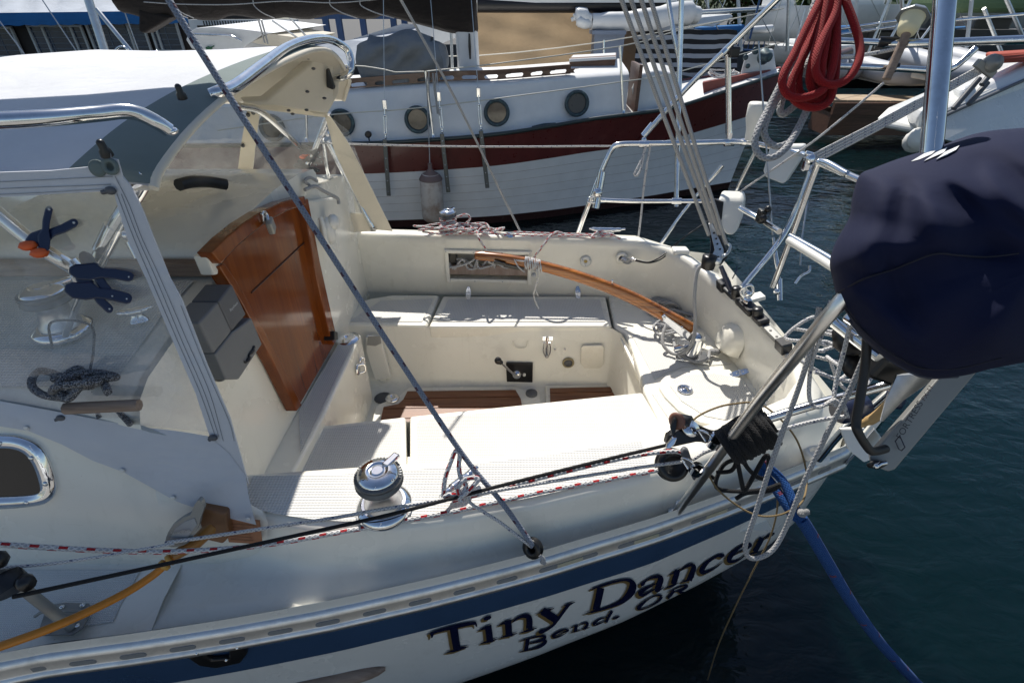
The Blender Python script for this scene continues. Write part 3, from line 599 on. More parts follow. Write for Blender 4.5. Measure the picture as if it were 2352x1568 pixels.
# --- blue harbour fence
def fence(u0, u1, va, vb, y, lb):
    f = thing('harbour_fence', lb, 'fence', Y((u0+u1)/2, vb+20, y), 'blue harbour fences'); A, Bq = Y(u0, va, y), Y(u1, va+6, y); h = abs(Y(u0, va, y).z-Y(u0, vb, y).z)
    for k in (0, 1): m = MB(); m.tube([A-Vector((0, 0, h*k)), Bq-Vector((0, 0, h*k))], .03, 6); m.build('rail', M['bluepaint'], f)
    m = MB(); n_ = int((Bq-A).length/.14)
    for k in range(n_+1): p = A.lerp(Bq, k/n_); m.box(p-Vector((0, 0, h/2)), (.022, .022, h))
    o = m.build('bar', M['bluepaint'], f); o['kind'] = 'stuff'
fence(1655, 1760, 74, 112, 17, 'blue fence left of the red coiled rope'); fence(1850, 2600, 70, 104, 17, 'blue fence behind the floating dock')
m = MB()
for u in (750, 780, 835, 905, 930): m.box(Y(u, 60, 13), (.12, .1, 2.0))
for v in (38, 100): m.box(Y(840, v, 13), (2.2, .08, .10))
m.build('blue_frame', M['bluepaint'], label='blue painted steel frame under the brown sail cover', cat='frame')
# --- trees on the quay
def leafcloud(name, lb, c, rad, n, seed, trunk=True):
    rd = random.Random(seed); t_ = thing(name, lb, 'tree', (c[0], c[1], 1.2), 'trees behind the harbour fence'); m = MB()
    cl = [Vector((rd.gauss(0, .45), rd.gauss(0, .35), rd.gauss(0, .4))) for _ in range(16)]
    for i in range(n):
        q = rd.choice(cl)+Vector((rd.gauss(0, .2), rd.gauss(0, .2), rd.gauss(0, .2))); p = Vector(c)+Vector((q.x*rad[0], q.y*rad[1], q.z*rad[2]))
        a = Vector((rd.uniform(-1, 1), rd.uniform(-1, 1), rd.uniform(-1, 1))).normalized(); b = a.orthogonal().normalized(); s = rd.uniform(.10, .24)
        m.add([p-a*s, p+b*s*.5, p+a*s, p-b*s*.5], [[0, 1, 2, 3]], None, False)
    m.build('crown', M['leaf'], t_)
    m = MB(); m.tube([(c[0], c[1], 1.2), (c[0]+.2, c[1], c[2])], [.22, .1], 8)
    for k in range(5): e = Vector(c)+Vector((rd.gauss(0, .6)*rad[0], rd.gauss(0, .4)*rad[1], rd.uniform(0, .6)*rad[2])); m.tube([(c[0]+.1, c[1], c[2]-.8), e], [.08, .03], 6)
    m.build('trunk', M['brownwood'], t_)
t = NT('leaf'); f = t.noise(1.4, 3); t.base(t.mix(t.ramp(f, .35, .65), (.018, .035, .010), (.10, .15, .03))); t.p(rough=.55); M['leaf'] = t.m
for i, (u, v, y, rad, lb) in enumerate(((1740, -40, 26, (3.2, 2, 2.2), 'bushy tree behind the striped cover'), (1960, -60, 25, (3.2, 2, 2.0), 'dark tree above the solar lamp'), (2200, -50, 27, (3.5, 2, 2.2), 'dark tree right of the thick steel pole'), (2420, -60, 27, (3.5, 2, 2.4), 'tree at the right edge of the frame'), (1480, -70, 28, (3.5, 2, 2.2), 'tree behind the furled white sail'), (1180, -80, 28, (3.5, 2, 2.2), 'tree behind the black boom'), (1860, 28, 22, (1.1, .8, 1.2), 'low yellow green shrub at the fence'))):
    leafcloud('tree', lb, Y(u, v, y), rad, 2600, i+1)
# --- moored boats, dock and dinghies at right
FD = thing('floating_dock', 'weathered timber floating dock beyond the stern', 'dock', Y(2010, 240, 11))
A = Y(1870, 216, 11.2); Bq = Y(2300, 222, 11.2)
for k in range(14):
    m = MB(); p0 = A.lerp(Bq, k/14); p1 = A.lerp(Bq, (k+.97)/14); h = Vector((0, -.75, 0)); m.poly([p0, p1, p1+h, p0+h], (0, 0, -.06), .006, 1); m.build('plank', M['plank'], FD)
m = MB(); m.box((A+Bq)/2+Vector((0, -.8, -.12)), ((Bq-A).length, .08, .20)); m.box((A+Bq)/2+Vector((0, -.4, -.4)), ((Bq-A).length*.98, .7, .4)); m.build('beam', M['brownwood'], FD)
m = MB(); m.box((A+Bq)/2+Vector((1.0, -.86, -.14)), (.5, .02, .22)); m.build('painted_panel', simple('panel_rust', (.30, .11, .03), .7), FD)
def ribbon_hull(name, lb, cat, pts, depth, mt, rails=None):
    m = MB(); m.poly(pts, depth, .04, 3); return m.build(name, mt, label=lb, cat=cat)
def dinghy(u, v, y, lb, sc=1.0):
    d = thing('inflatable_dinghy', lb, 'dinghy', Y(u, v+40, y), 'inflatable dinghies hung behind the dock'); c = Y(u, v, y); m = MB()
    for s in (-1, 1): m.tube(spl([c+Vector((s*.55*sc, 1.4, .1)), c+Vector((s*.55*sc, .3, .02)), c+Vector((s*.5*sc, -.25, 0)), c+Vector((s*.25*sc, -.55, .0)), c+Vector((0, -.62, .02))], 5), .24*sc, 12)
    m.build('tube', M['hypalon'], d); m = MB(); m.poly([c+Vector((-.5*sc, -.3, -.1)), c+Vector((.5*sc, -.3, -.1)), c+Vector((.5*sc, 1.2, -.1)), c+Vector((-.5*sc, 1.2, -.1))], (0, 0, -.12), .03); m.build('floor', M['white'], d)
    m = MB()
    for k in (-.07, .03): m.tube(spl([c+Vector((-.5*sc, -.52, k)), c+Vector((0, -.88*sc, k+.02)), c+Vector((.5*sc, -.52, k))], 5), .014, 6)
    m.build('rub_strip', M['dgrey'], d)
dinghy(2075, 165, 11.5, 'pale inflatable dinghy left of the thick steel pole', .8); dinghy(2262, 165, 9.5, 'grey inflatable dinghy at the right edge', .75); dinghy(1905, 155, 12.5, 'pale dinghy behind the coiled red rope', .8)
WB = thing('white_yacht', 'white sailing yacht stern at the right edge beyond the blue cover', 'yacht', Y(2250, 320, 6.4))
m = MB(); m.poly([Y(2120, 290, 6.2), Y(2150, 262, 6.3), Y(2400, 150, 7.4), Y(2600, 110, 8.4), Y(2600, 420, 6.9), Y(2180, 322, 6.1), Y(2125, 310, 6.1)], (-.25, .5, 0), .05, 3); m.build('hull', M['hullwhite'], WB)
m = MB(); m.tube([Y(2150, 275, 6.2), Y(2400, 163, 7.3)], .02, 6); m.build('rub_strake', M['dgrey'], WB)
m = MB(); m.poly([Y(2105, 300, 6.0), Y(2108, 268, 6.0), Y(2125, 246, 6.0), Y(2150, 240, 6.05), Y(2158, 262, 6.1), Y(2135, 300, 6.1)], (.2, .5, 0), .05, 3); m.build('swim_step', M['whitepaint'], WB)
m = MB(); m.poly([Y(2205, 205, 6.7), Y(2240, 190, 6.7), Y(2252, 235, 6.6), Y(2210, 262, 6.5)], (.1, .3, .02), .05, 3); m.poly([Y(2260, 195, 6.9), Y(2420, 120, 7.5), Y(2420, 165, 7.3), Y(2255, 232, 6.7)], (.1, .3, 0), .04, 3); m.build('cockpit', M['whitepaint'], WB)
m = MB()
for a, b in (((2250, 180), (2190, 250)), ((2268, 190), (2225, 240)), ((2300, 140), (2255, 195))): m.tube([Y(*a, 6.3), Y(*b, 6.2)], .03, 6)
m.build('davit', M['dgrey'], WB)
m = MB(); m.poly([Y(2280, 125, 7), Y(2390, 118, 7.3), Y(2390, 142, 7.2), Y(2285, 148, 7)], (.2, .4, 0), .06, 3); m.build('red_bundle', simple('bundle_red', (.35, .05, .02), .7), label='red folded bundle on the white yacht', cat='bundle')
m = MB(); m.ball(Y(2102, 325, 5.9), .12, 12, (1, 1, 1)); m.lathe(Y(2102, 318, 5.85), (0, -1, .2), [(.05, 0), (.11, .02), (.11, .05), (.04, .06)], 14); m.build('horseshoe_buoy', M['white'], label='round white float hanging at the yacht swim step', cat='buoy')
for i, (u, v, w, h, y, c_, lb) in enumerate(((1960, 60, 2.2, .9, 15, 'whitepaint', 'white boat cabin behind the solar lamp'), (2290, 60, 3.4, .8, 14, 'hypalon', 'grey covered boat behind the yacht'), (2240, 115, 1.8, .8, 13, 'dgrey', 'dark boat hull left of the covered boat'), (1780, 55, 1.2, .7, 14, 'whitepaint', 'white boat hull left of the red rope'), (2030, 150, 3.0, .9, 13, 'blackpaint', 'dark hull behind the floating dock'), (1860, 125, 1.8, .35, 12.5, 'whitepaint', 'white boat with red stripe beyond the rope'))):
    c = Y(u, v, y); m = MB(); prof = []
    for k in range(9):
        s = k/8; wd_ = .55*math.sin(math.pi*(.15+.7*s)); prof.append([c+Vector(((s-.5)*w, 0, 0))+Vector((0, d*wd_, z*h)) for d, z in ((-1, .5), (-1.0, .42), (-.8, -.1), (-.3, -.5), (.3, -.5), (1, -.1), (1, .5))])
    m.loft(prof); m.loft([[r[0] for r in prof], [r[-1] for r in prof]], False)
    m.box(c+Vector((0, .1, h*.6)), (w*.45, .6, h*.35), None, .06); m.build('moored_boat', M[c_], label=lb, cat='boat', group='boats moored in the background')
m = MB(); m.box(Y(2330, -6, 12.0), (3.2, 1.6, .5), None, .15, 3); m.build('green_bimini', simple('bimini_green', (.16, .24, .12), .7), label='pale green boat canopy at the top right corner', cat='canopy')
for i, (a, b, y, r, c_) in enumerate((((1995, 120), (2045, -5), 9, .02, 'alu'), ((2035, 110), (2095, -5), 9, .02, 'alu'), ((2105, 105), (2180, 5), 9, .016, 'alu'), ((1830, 90), (1870, 40), 9.5, .02, 'alu'), ((1870, 75), (2120, 40), 9, .022, 'steel'), ((1860, 90), (2120, 52), 9, .02, 'steel'), ((2160, 50), (2400, 28), 8.2, .018, 'steel'), ((2310, -5), (2352, 90), 10, .03, 'alu'), ((2260, 20), (2300, 120), 10, .028, 'alu'), ((2220, 110), (2232, 0), 10, .03, 'whitepaint'), ((1590, 30), (1780, 20), 10, .04, 'alu'), ((1722, 90), (1745, 0), 9.6, .016, 'bluepaint'), ((1820, 120), (1850, 20), 9.4, .012, 'alu'))):
    m = MB(); m.tube([Y(*a, y), Y(*b, y+.05)], r, 6)
    m.build('boat_rail', M[c_], label=['leftmost slanted rail behind the solar lamp', 'slanted rail just left of the solar lamp', 'slanted rail right of the solar lamp', 'short rail behind the red rope', 'upper long rail behind the solar lamp', 'lower long rail behind the solar lamp', 'bright rail right of the thick steel pole', 'pale strut at the far right edge', 'pale strut left of the far right edge', 'white upright right of the thick steel pole', 'horizontal alloy boom above the striped cover', 'blue painted strut above the white windlass', 'thin strut right of the white windlass'][i], cat='rail', group='rails and struts of the moored boats')

# --- distant masts, booms and rigging that crowd the basin
mast_rd = random.Random(5)
names = ['left of the striped cover', 'over the striped cover', 'right of the striped cover', 'left of the red rope coil', 'just behind the red rope coil', 'right of the red rope coil', 'left of the solar lamp', 'right of the solar lamp', 'left of the thick steel pole', 'right of the thick steel pole', 'near the upper right corner', 'at the far right']
for i, lb in enumerate(names):
    u = 1500+i*74+mast_rd.uniform(-20, 20); y = mast_rd.uniform(11, 16); k = mast_rd.uniform(-25, 25)
    d = thing('distant_mast', 'thin distant mast with its stays '+lb, 'mast', Y(u, 110, y), 'distant masts behind the dock'); m = MB(); m.tube([Y(u, 118, y), Y(u+k, -60, y)], .035, 8); m.build('pole', M['alu'] if i % 3 else M['whitepaint'], d)
    m = MB(); m.tube([Y(u-mast_rd.uniform(40, 90), 112, y), Y(u+k*.8, -60, y)], .009, 5); m.tube([Y(u+mast_rd.uniform(40, 100), 112, y), Y(u+k*.9, -60, y)], .009, 5); m.build('stay', M['wire'], d)
    if i % 2: m = MB(); m.tube([Y(u, 72, y), Y(u+mast_rd.uniform(60, 120), 66, y+.5)], .07, 8); m.build('furled_sail', M['bluetarp'] if i % 4 == 1 else M['whitepaint'], d)

# boat lying across the pontoon, behind the viewpoint: seen only as a reflection
ob = thing('yacht', 'white yacht across the pontoon, mirrored faintly in the dodger window', 'yacht', (-1, -7.5, WZ)); m = MB(); prof = []
for k in range(11):
    s = k/10; w_ = 1.25*math.sin(math.pi*(.12+.68*s)); prof.append([Vector((-6+9*s, -7.5+d*w_, WZ+h)) for d, h in ((-1, 1.15), (-.98, .5), (-.6, -.3), (.6, -.3), (.98, .5), (1, 1.15))])
m.loft(prof); m.loft([[r[0] for r in prof], [r[-1] for r in prof]], False); m.build('hull', M['whitepaint'], ob)
m = MB(); m.box((-1.5, -7.5, WZ+1.4), (4.2, 1.5, .6), None, .12, 3); m.build('cabin', M['whitepaint'], ob); m = MB(); m.box((-1.5, -6.74, WZ+1.45), (2.8, .02, .22), None, .005); m.build('window', M['glassdark'], ob)
m = MB(); m.tube([(-1.6, -7.5, WZ+1.6), (-1.6, -7.5, WZ+11)], .08, 10); m.tube([(-1.5, -7.5, WZ+2.7), (2.2, -7.5, WZ+2.6)], .14, 10); m.build('mast', M['alu'], ob)
for k in range(6): m = MB(); m.tube([(-4.6+1.3*k, -6.45, WZ+1.1), (-4.6+1.3*k, -6.45, WZ+1.75)], .014, 6); m.build('stanchion', M['steel'], ob)
m = MB(); m.tube([(-4.6, -6.45, WZ+1.75), (2, -6.45, WZ+1.75)], .006, 5); m.build('lifeline', M['wire'], ob)
# ================================================================ THE SAILBOAT IN FRONT
TD = thing('sailboat', 'cream sailboat with open teak soled cockpit, blue stripe and the name Tiny Dancer', 'sailboat', (0, 1.95, WZ))
SLOTS = [(84, 1525), (199, 1509), (313, 1494), (426, 1477), (538, 1459), (648, 1439), (756, 1419), (863, 1395), (967, 1372), (1068, 1347), (1165, 1322), (1261, 1296), (1351, 1268), (1439, 1242), (1524, 1215), (1603, 1186), (1681, 1158), (1755, 1129), (1826, 1101), (1890, 1074), (1949, 1049)]
STAB = [(-2.6, .50), (-2.0, .485), (-1.5, .515)]+[(p.x, p.y) for p in (Z(u, v, 1.125) for u, v in SLOTS)]+[(1.26, 1.375)]
ZTT = [(-2.6, .54), (-.5, .56), (-.17, .60), (.1, .63), (.39, .655), (.7, .705), (.955, .755), (1.24, .81)]
def S(x): return interp(STAB, x)
def ycl(x): return 2.0+.06*x
def rake(xs): return .17*max(0, min(1, (xs-.98)/.25))
def sec(xs, z):
    zt = interp(ZTT, xs); i = .012*max(0, min(1, (1.19-z)/max(.05, 1.19-zt)))
    if z < zt: i += 3.4*(zt-z)**2
    i = min(i, ycl(xs)-.03-S(xs))
    return Vector((xs-rake(xs)*(1.2-z), S(xs)+i, z))
def hully(x, z):
    xs = x
    for _ in range(6): xs = x+rake(xs)*(1.2-z)
    return sec(min(xs, 1.24), z).y
def onhull(u, v, off=.004):
    g = lambda t: (lambda p: p.y-hully(p.x, p.z)+off)(D(u, v, t))
    lo, best = 1.15, (9, 1.5)
    for k in range(40):
        t = 1.15+.03*k; gv = g(t)
        if gv >= 0: break
        lo = t
        if -gv < best[0]: best = (-gv, t)
    else: return D(u, v, best[1])
    hi = t
    for _ in range(11):
        md = (lo+hi)/2
        if g(md) >= 0: hi = md
        else: lo = md
    return D(u, v, hi)
HX = [-2.6+.1*i for i in range(33)]+[.65+.05*i for i in range(11)]; HX = [x for x in HX if x < 1.2]+[1.235]
def hr_(x): 
    zt = interp(ZTT, x); return [1.2, 1.12, 1.05, .98, zt+.04, zt, zt-.04, zt-.08, zt-.13, zt-.2, zt-.3, zt-.45, zt-.62]
rows = [[sec(x, z) for z in hr_(x)] for x in HX]
def mirr(p): c = ycl(p.x); return Vector((p.x, 2*c-p.y, p.z))
far = [[mirr(p) if mirr(p).y > p.y else p for p in r] for r in rows]
m = MB(); m.loft(rows); m.loft(far, flip=True); m.loft([rows[-1], far[-1]], False); m.loft([[r[-1] for r in rows], [r[-1] for r in far]], False)
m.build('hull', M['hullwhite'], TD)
ZLO = [(p.x, p.z) for p in (onhull(u, v, 0) for u, v in ((60, 1622), (376, 1568), (746, 1499), (1176, 1390), (1500, 1290), (1790, 1160)))]; ZLO = [(-2.6, ZLO[0][1])]+ZLO+[(1.2, ZLO[-1][1])]
m = MB(); rows2 = []; XB, XT = onhull(1790, 1160, 0).x, onhull(1886, 1084, 0).x
for j in range(7):
    f = j/6; r = []; xe = XB+(XT-XB)*f**.6
    for i in range(61):
        x = -2.5+(xe+2.5)*i/60; zl = interp(ZLO, x); z = zl+(1.108-zl)*f; p = sec(x, z); p.y -= .003; r.append(p)
    rows2.append(r)
m.loft(rows2, flip=True); m.build('cove_stripe', M['stripe'], TD)
# toe rail, slots, grip tape
PR = [(o_, z_-.063) for o_, z_ in ((.030, 1.205), (.028, 1.222), (.014, 1.229), (0.0, 1.227), (-.009, 1.219), (-.012, 1.208), (-.012, 1.176), (-.013, 1.174), (-.019, 1.172), (-.020, 1.160), (-.017, 1.152), (-.002, 1.150))]
m = MB(); xs_ = [-2.5+.06*i for i in range(64)]; xs_ = [x for x in xs_ if x < 1.2]+[1.225]
m.loft([[Vector((x, S(x)+o, z)) for o, z in PR] for x in xs_], flip=False); toe = m.build('toe_rail', M['alu'], TD)
sl = None
for (u, v) in [(-30, 1541)]+SLOTS:
    p = Z(u, v, 1.126); tx = (Vector((p.x+.03, S(p.x+.03), 0))-Vector((p.x-.03, S(p.x-.03), 0))).normalized(); ang = math.atan2(tx.y, tx.x)
    if sl is None:
        m = MB(); n_ = 6; oval = [Vector((.021+.009*math.cos(a), 0, .009*math.sin(a))) for a in [(-.5+k/n_)*math.pi for k in range(n_+1)]]+[Vector((-.021+.009*math.cos(a), 0, .009*math.sin(a))) for a in [(.5+k/n_)*math.pi for k in range(n_+1)]]
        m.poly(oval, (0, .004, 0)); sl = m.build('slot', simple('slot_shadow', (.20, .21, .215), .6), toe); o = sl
    else: o = sl.copy(); COL.objects.link(o); o.parent = toe
    o.location = Vector((p.x, S(p.x)-.0135, 1.126))
    o.rotation_euler = (0, 0, ang)
m = MB()
for a, b in (((1280, 1293), (1338, 1276)), ((1455, 1240), (1512, 1223)), ((1620, 1183), (1668, 1166))):
    A, Bq = Z(*a, 1.126), Z(*b, 1.126); A.y = S(A.x)-.014; Bq.y = S(Bq.x)-.014
    m.box((A+Bq)/2, ((Bq-A).length, .002, .016), frame(Bq-A, (0, 0, 1)))
m.build('grip_tape', M['grit'], toe)
# ---- painted name
def ribb(mb, pts, off, dx=0, dy=0, zoom=None, n=6):
    x0, y0, k = zoom; P = []
    for q in pts: P.append(Vector((x0+(q[0]+dx)*k, y0+(q[1]+dy)*k, q[2]*k)))
    P = spl(P, n) if len(P) > 2 else [P[0].lerp(P[1], i/5) for i in range(6)]
    L, R = [], []
    for i, p in enumerate(P):
        d = (P[min(i+1, len(P)-1)]-P[max(i-1, 0)]); nn = Vector((-d.y, d.x)).normalized(); w = max(p.z, .4)/2
        L.append(onhull(p.x+nn.x*w, p.y+nn.y*w, off)); R.append(onhull(p.x-nn.x*w, p.y-nn.y*w, off))
    mb.loft([L, R], False)
T1 = (964.7, 1205.9, .19531); T2 = (1349.4, 1148.4, .19531)
NAME = [
 (T1, [(128, 1272, 30), (240, 1235, 34), (400, 1195, 44), (560, 1160, 40), (658, 1148, 36)]), (T1, [(128, 1258, 40), (142, 1290, 34), (136, 1325, 8)]), (T1, [(640, 1135, 26), (658, 1165, 26), (668, 1192, 8)]), (T1, [(395, 1190, 95), (415, 1330, 92), (440, 1470, 88)]), (T1, [(310, 1496, 8), (420, 1468, 30), (500, 1440, 26), (572, 1424, 8)]),
 (T1, [(800, 1178, 78), (815, 1280, 78), (822, 1375, 76)]), (T1, [(698, 1232, 6), (770, 1205, 26), (838, 1170, 12)]), (T1, [(722, 1385, 8), (820, 1360, 26), (918, 1332, 6)]), (T1, [(748, 1106, 20), (770, 1098, 38), (795, 1090, 46), (820, 1080, 38), (838, 1072, 16)]),
 (T1, [(1035, 1115, 78), (1042, 1210, 78), (1048, 1305, 76)]), (T1, [(930, 1172, 6), (1010, 1142, 26), (1076, 1106, 10)]), (T1, [(952, 1320, 8), (1050, 1290, 26), (1146, 1268, 6)]), (T1, [(1085, 1140, 8), (1140, 1095, 26), (1210, 1068, 36), (1270, 1070, 62), (1288, 1120, 72), (1285, 1215, 74)]), (T1, [(1195, 1256, 8), (1285, 1232, 26), (1376, 1204, 6)]),
 (T1, [(1440, 1005, 92), (1530, 1060, 94), (1610, 1115, 90)]), (T1, [(1392, 1030, 8), (1490, 1002, 24), (1578, 974, 8)]), (T1, [(1752, 925, 40), (1690, 1010, 34), (1620, 1105, 34), (1560, 1180, 28), (1490, 1225, 26), (1430, 1248, 46), (1395, 1262, 20)]), (T1, [(1690, 942, 6), (1760, 924, 20), (1826, 900, 6)]),
 (T2, [(158, 1030, 84), (130, 1160, 82), (100, 1290, 80)]), (T2, [(48, 1044, 14), (180, 1000, 24), (320, 958, 24), (440, 936, 26), (510, 950, 50), (535, 1010, 84), (505, 1090, 86), (430, 1170, 60), (330, 1225, 36), (200, 1272, 24), (40, 1318, 16)]), (T2, [(-25, 1330, 6), (90, 1296, 18), (160, 1270, 12)]),
 (T2, [(628, 998, 20), (650, 985, 44), (690, 945, 18), (760, 908, 24), (840, 896, 46), (862, 930, 68), (840, 1000, 70), (822, 1055, 60), (850, 1052, 22), (904, 1012, 6)]), (T2, [(820, 972, 8), (740, 1012, 20), (660, 1055, 44), (620, 1095, 52), (650, 1115, 36), (720, 1085, 22), (810, 1030, 8)]),
 (T2, [(1062, 820, 62), (1035, 910, 66), (1010, 985, 66)]), (T2, [(972, 872, 6), (1040, 840, 20), (1096, 798, 8)]), (T2, [(925, 1030, 8), (1000, 1002, 24), (1072, 968, 6)]), (T2, [(1090, 832, 8), (1150, 785, 22), (1220, 758, 40), (1250, 785, 56), (1230, 860, 64), (1195, 940, 66)]), (T2, [(1112, 960, 8), (1185, 935, 24), (1258, 898, 6)]),
 (T2, [(1612, 640, 26), (1580, 650, 50), (1540, 650, 30), (1465, 690, 28), (1390, 750, 46), (1345, 820, 60), (1365, 850, 40), (1450, 822, 22), (1530, 775, 16), (1588, 724, 6)]),
 (T2, [(1712, 650, 8), (1800, 600, 12), (1880, 565, 22), (1918, 525, 38), (1880, 508, 26), (1800, 545, 30), (1720, 610, 48), (1665, 690, 56), (1690, 722, 34), (1790, 695, 18), (1888, 612, 6)]),
 (T2, [(2055, 440, 58), (2010, 530, 58), (1965, 605, 58)]), (T2, [(1985, 490, 6), (2040, 462, 18), (2094, 420, 6)]), (T2, [(1890, 642, 6), (1960, 618, 22), (2026, 594, 6)]), (T2, [(2085, 452, 8), (2130, 420, 26), (2170, 400, 36), (2200, 384, 16)])]
SUBN = [(T1, [(1268, 1335, 46), (1258, 1400, 46), (1246, 1470, 44)]), (T1, [(1172, 1362, 6), (1300, 1325, 14), (1420, 1300, 20), (1470, 1308, 36), (1430, 1350, 30), (1290, 1388, 10)]), (T1, [(1290, 1388, 8), (1420, 1352, 20), (1478, 1360, 36), (1430, 1412, 36), (1320, 1454, 16), (1172, 1486, 6)]),
 (T1, [(1590, 1298, 6), (1680, 1258, 10), (1742, 1236, 24), (1715, 1222, 14), (1640, 1245, 20), (1568, 1298, 30), (1585, 1316, 20), (1660, 1296, 12), (1724, 1262, 5)]),
 (T1, [(1842, 1172, 34), (1822, 1250, 34)]), (T1, [(1775, 1200, 5), (1858, 1172, 10)]), (T1, [(1852, 1188, 6), (1915, 1152, 12), (1968, 1146, 26), (1962, 1180, 32), (1935, 1218, 32)]), (T1, [(1770, 1262, 5), (1880, 1232, 10)]), (T1, [(1885, 1232, 5), (1995, 1196, 8)]),
 (T1, [(2205, 1080, 6), (2125, 1098, 14), (2050, 1150, 28), (2062, 1168, 20), (2140, 1142, 10), (2200, 1110, 6)]), (T1, [(2262, 1005, 30), (2220, 1075, 34), (2190, 1140, 30)]), (T2, [(300, 1394, 6), (345, 1376, 26), (380, 1362, 8)]),
 (T2, [(872, 1130, 40), (850, 1116, 22), (790, 1125, 12), (700, 1175, 18), (612, 1250, 40), (598, 1275, 26), (650, 1278, 12), (750, 1240, 14), (840, 1180, 26), (872, 1130, 40)]),
 (T2, [(1020, 1055, 30), (985, 1105, 34), (945, 1150, 30)]), (T2, [(950, 1080, 5), (1040, 1035, 10), (1130, 1002, 14), (1172, 1004, 30), (1120, 1048, 28), (1030, 1076, 8)]), (T2, [(1075, 1062, 14), (1092, 1082, 30), (1135, 1074, 6)])]
m = MB()
for zm, pts in NAME: ribb(m, pts, .0042, -34, 24, zm)
for zm, pts in SUBN: ribb(m, pts, .0042, -16, 10, zm)
m.build('name_shadow', M['gold'], TD)
m = MB()
for zm, pts in NAME+SUBN: ribb(m, pts, .0056, 0, 0, zm)
m.build('name_lettering', M['letter'], TD)
# rub strake of wood at the bottom left and the recessed fairlead in the stripe
m = MB(); a = [onhull(u, v, .006) for u, v in ((250, 1665), (600, 1597), (780, 1559), (885, 1535))]; m.tube(spl(a, 6), [.022]*13+[.022, .0215, .0205, .018, .014, .005], 10); m.build('rub_strake', M['teakw'], TD)
m = MB(); q = [(436, 1499), (468, 1491), (490, 1505), (530, 1502), (530, 1482), (560, 1477), (572, 1490), (556, 1512), (500, 1524), (462, 1518)]
m.poly([onhull(u, v, .006) for u, v in q], (0, -.012, 0), .004); fl = m.build('fairlead', M['black'], TD)
m = MB(); 
for u, v in ((452, 1500), (545, 1487), (520, 1515)): m.ball(onhull(u, v, .02), .005, 6)
m.build('bolt', M['steel'], fl)

# ---- coaming ring: cockpit sides, coaming top, side deck
def tab(px, z): return [(p.x, p.y) for p in (Z(u, v, z) for u, v in px)]
ZC = 1.32
TI = tab([(560, 1080), (760, 1066), (1000, 1050), (1250, 1025), (1535, 986), (1700, 948), (1800, 905)], ZC)
TO = tab([(500, 1160), (620, 1196), (720, 1214), (815, 1220), (1000, 1200), (1200, 1165), (1480, 1100), (1620, 1060), (1760, 1005), (1850, 950)], 1.31)
TF = tab([(400, 1330), (560, 1330), (800, 1330), (1000, 1290), (1250, 1230), (1500, 1165), (1700, 1105), (1850, 1050), (1930, 1010)], 1.155)
ST = []
for x in (-.93, -.8, -.68, -.5, -.3, -.1, .1, .3, .5, .7, .85, .95):
    ST.append([(x, interp(TI, x)), (x, interp(TO, x)), (x, min(interp(TF, x), interp(TO, x)-.02)), (x, S(x)+.03), ZC, 1.31 if x > -.75 else 1.29])
ST += [[(1.05, 1.51), (1.06, 1.34), (1.11, 1.30), (1.13, 1.275), 1.30, 1.28], [(1.10, 1.64), (1.14, 1.46), (1.195, 1.42), (1.225, 1.40), 1.275, 1.26], [(1.105, 1.80), (1.18, 1.70), (1.215, 1.7), (1.238, 1.7), 1.265, 1.25], [(1.085, 2.05), (1.175, 2.05), (1.215, 2.05), (1.238, 2.05), 1.265, 1.25], [(1.055, 2.25), (1.145, 2.30), (1.20, 2.33), (1.235, 2.37), 1.265, 1.25], [(1.02, 2.42), (1.10, 2.50), (1.17, 2.56), (1.22, 2.62), 1.27, 1.255], [(.96, 2.56), (1.03, 2.66), (1.09, 2.72), (1.14, 2.79), 1.285, 1.265], [(.87, 2.67), (.95, 2.78), (.99, 2.84), (1.01, 2.90), 1.305, 1.28]]
FI = tab([(800, 536), (1000, 542), (1176, 545), (1400, 551), (1520, 556)], ZC)
for x in (.72, .5, .3, .105, -.39, -.6, -.8, -.95): y = interp(FI, x); ST.append([(x, y), (x, y+.13), (x, y+.17), (x, y+.27), ZC, 1.31])
rows = []
for i, (a, b, c, d, zc, zo) in enumerate(ST):
    a, b, c, d = Vector(a), Vector(b), Vector(c), Vector(d); n_ = (b-a).normalized()
    ib = a+n_*.03 if i >= 12 else a+n_*.0
    def P(q, z): return Vector((q.x, q.y, z))
    near = i < 12
    rows.append([P(ib, .92), P(a.lerp(ib, .9), 1.0), P(a, zc-.05), P(a+n_*.004, zc-.022), P(a+n_*.014, zc-.006), P(a+n_*.032, zc), P(b-n_*.03, zo+.004), P(b-n_*.008, zo-.006), P(b+n_*.004, zo-.025)]+([P(b.lerp(c, .45), (zo*.40+1.155*.6)-.012), P(c, 1.155), P(c.lerp(d, .5), 1.146)] if near else [P(b.lerp(c, .5), 1.22), P(c, 1.18), P(c.lerp(d, .5), 1.155)])+[P(d, 1.142), P(d, 1.08)])
IC = len(ST)-5     # the column with the cubby hole in it (x .105 .. -.39)
m = MB(); m.loft(rows[:IC+1], flip=True); m.loft(rows[IC+1:], flip=True)
m.loft([rows[IC][3:], rows[IC+1][3:]], flip=True)
def wpt(col, z): r = rows[col]; return r[1].lerp(r[2], (z-r[1].z)/(r[2].z-r[1].z))
zl, zh = 1.03, 1.228
m.add([rows[IC][0], rows[IC+1][0], wpt(IC+1, zl), wpt(IC, zl)], [[0, 1, 2, 3]], None, False); m.add([wpt(IC, zh), wpt(IC+1, zh), rows[IC+1][3], rows[IC][3]], [[0, 1, 2, 3]], None, False)
coam = m.build('coaming', M['gel'], TD)
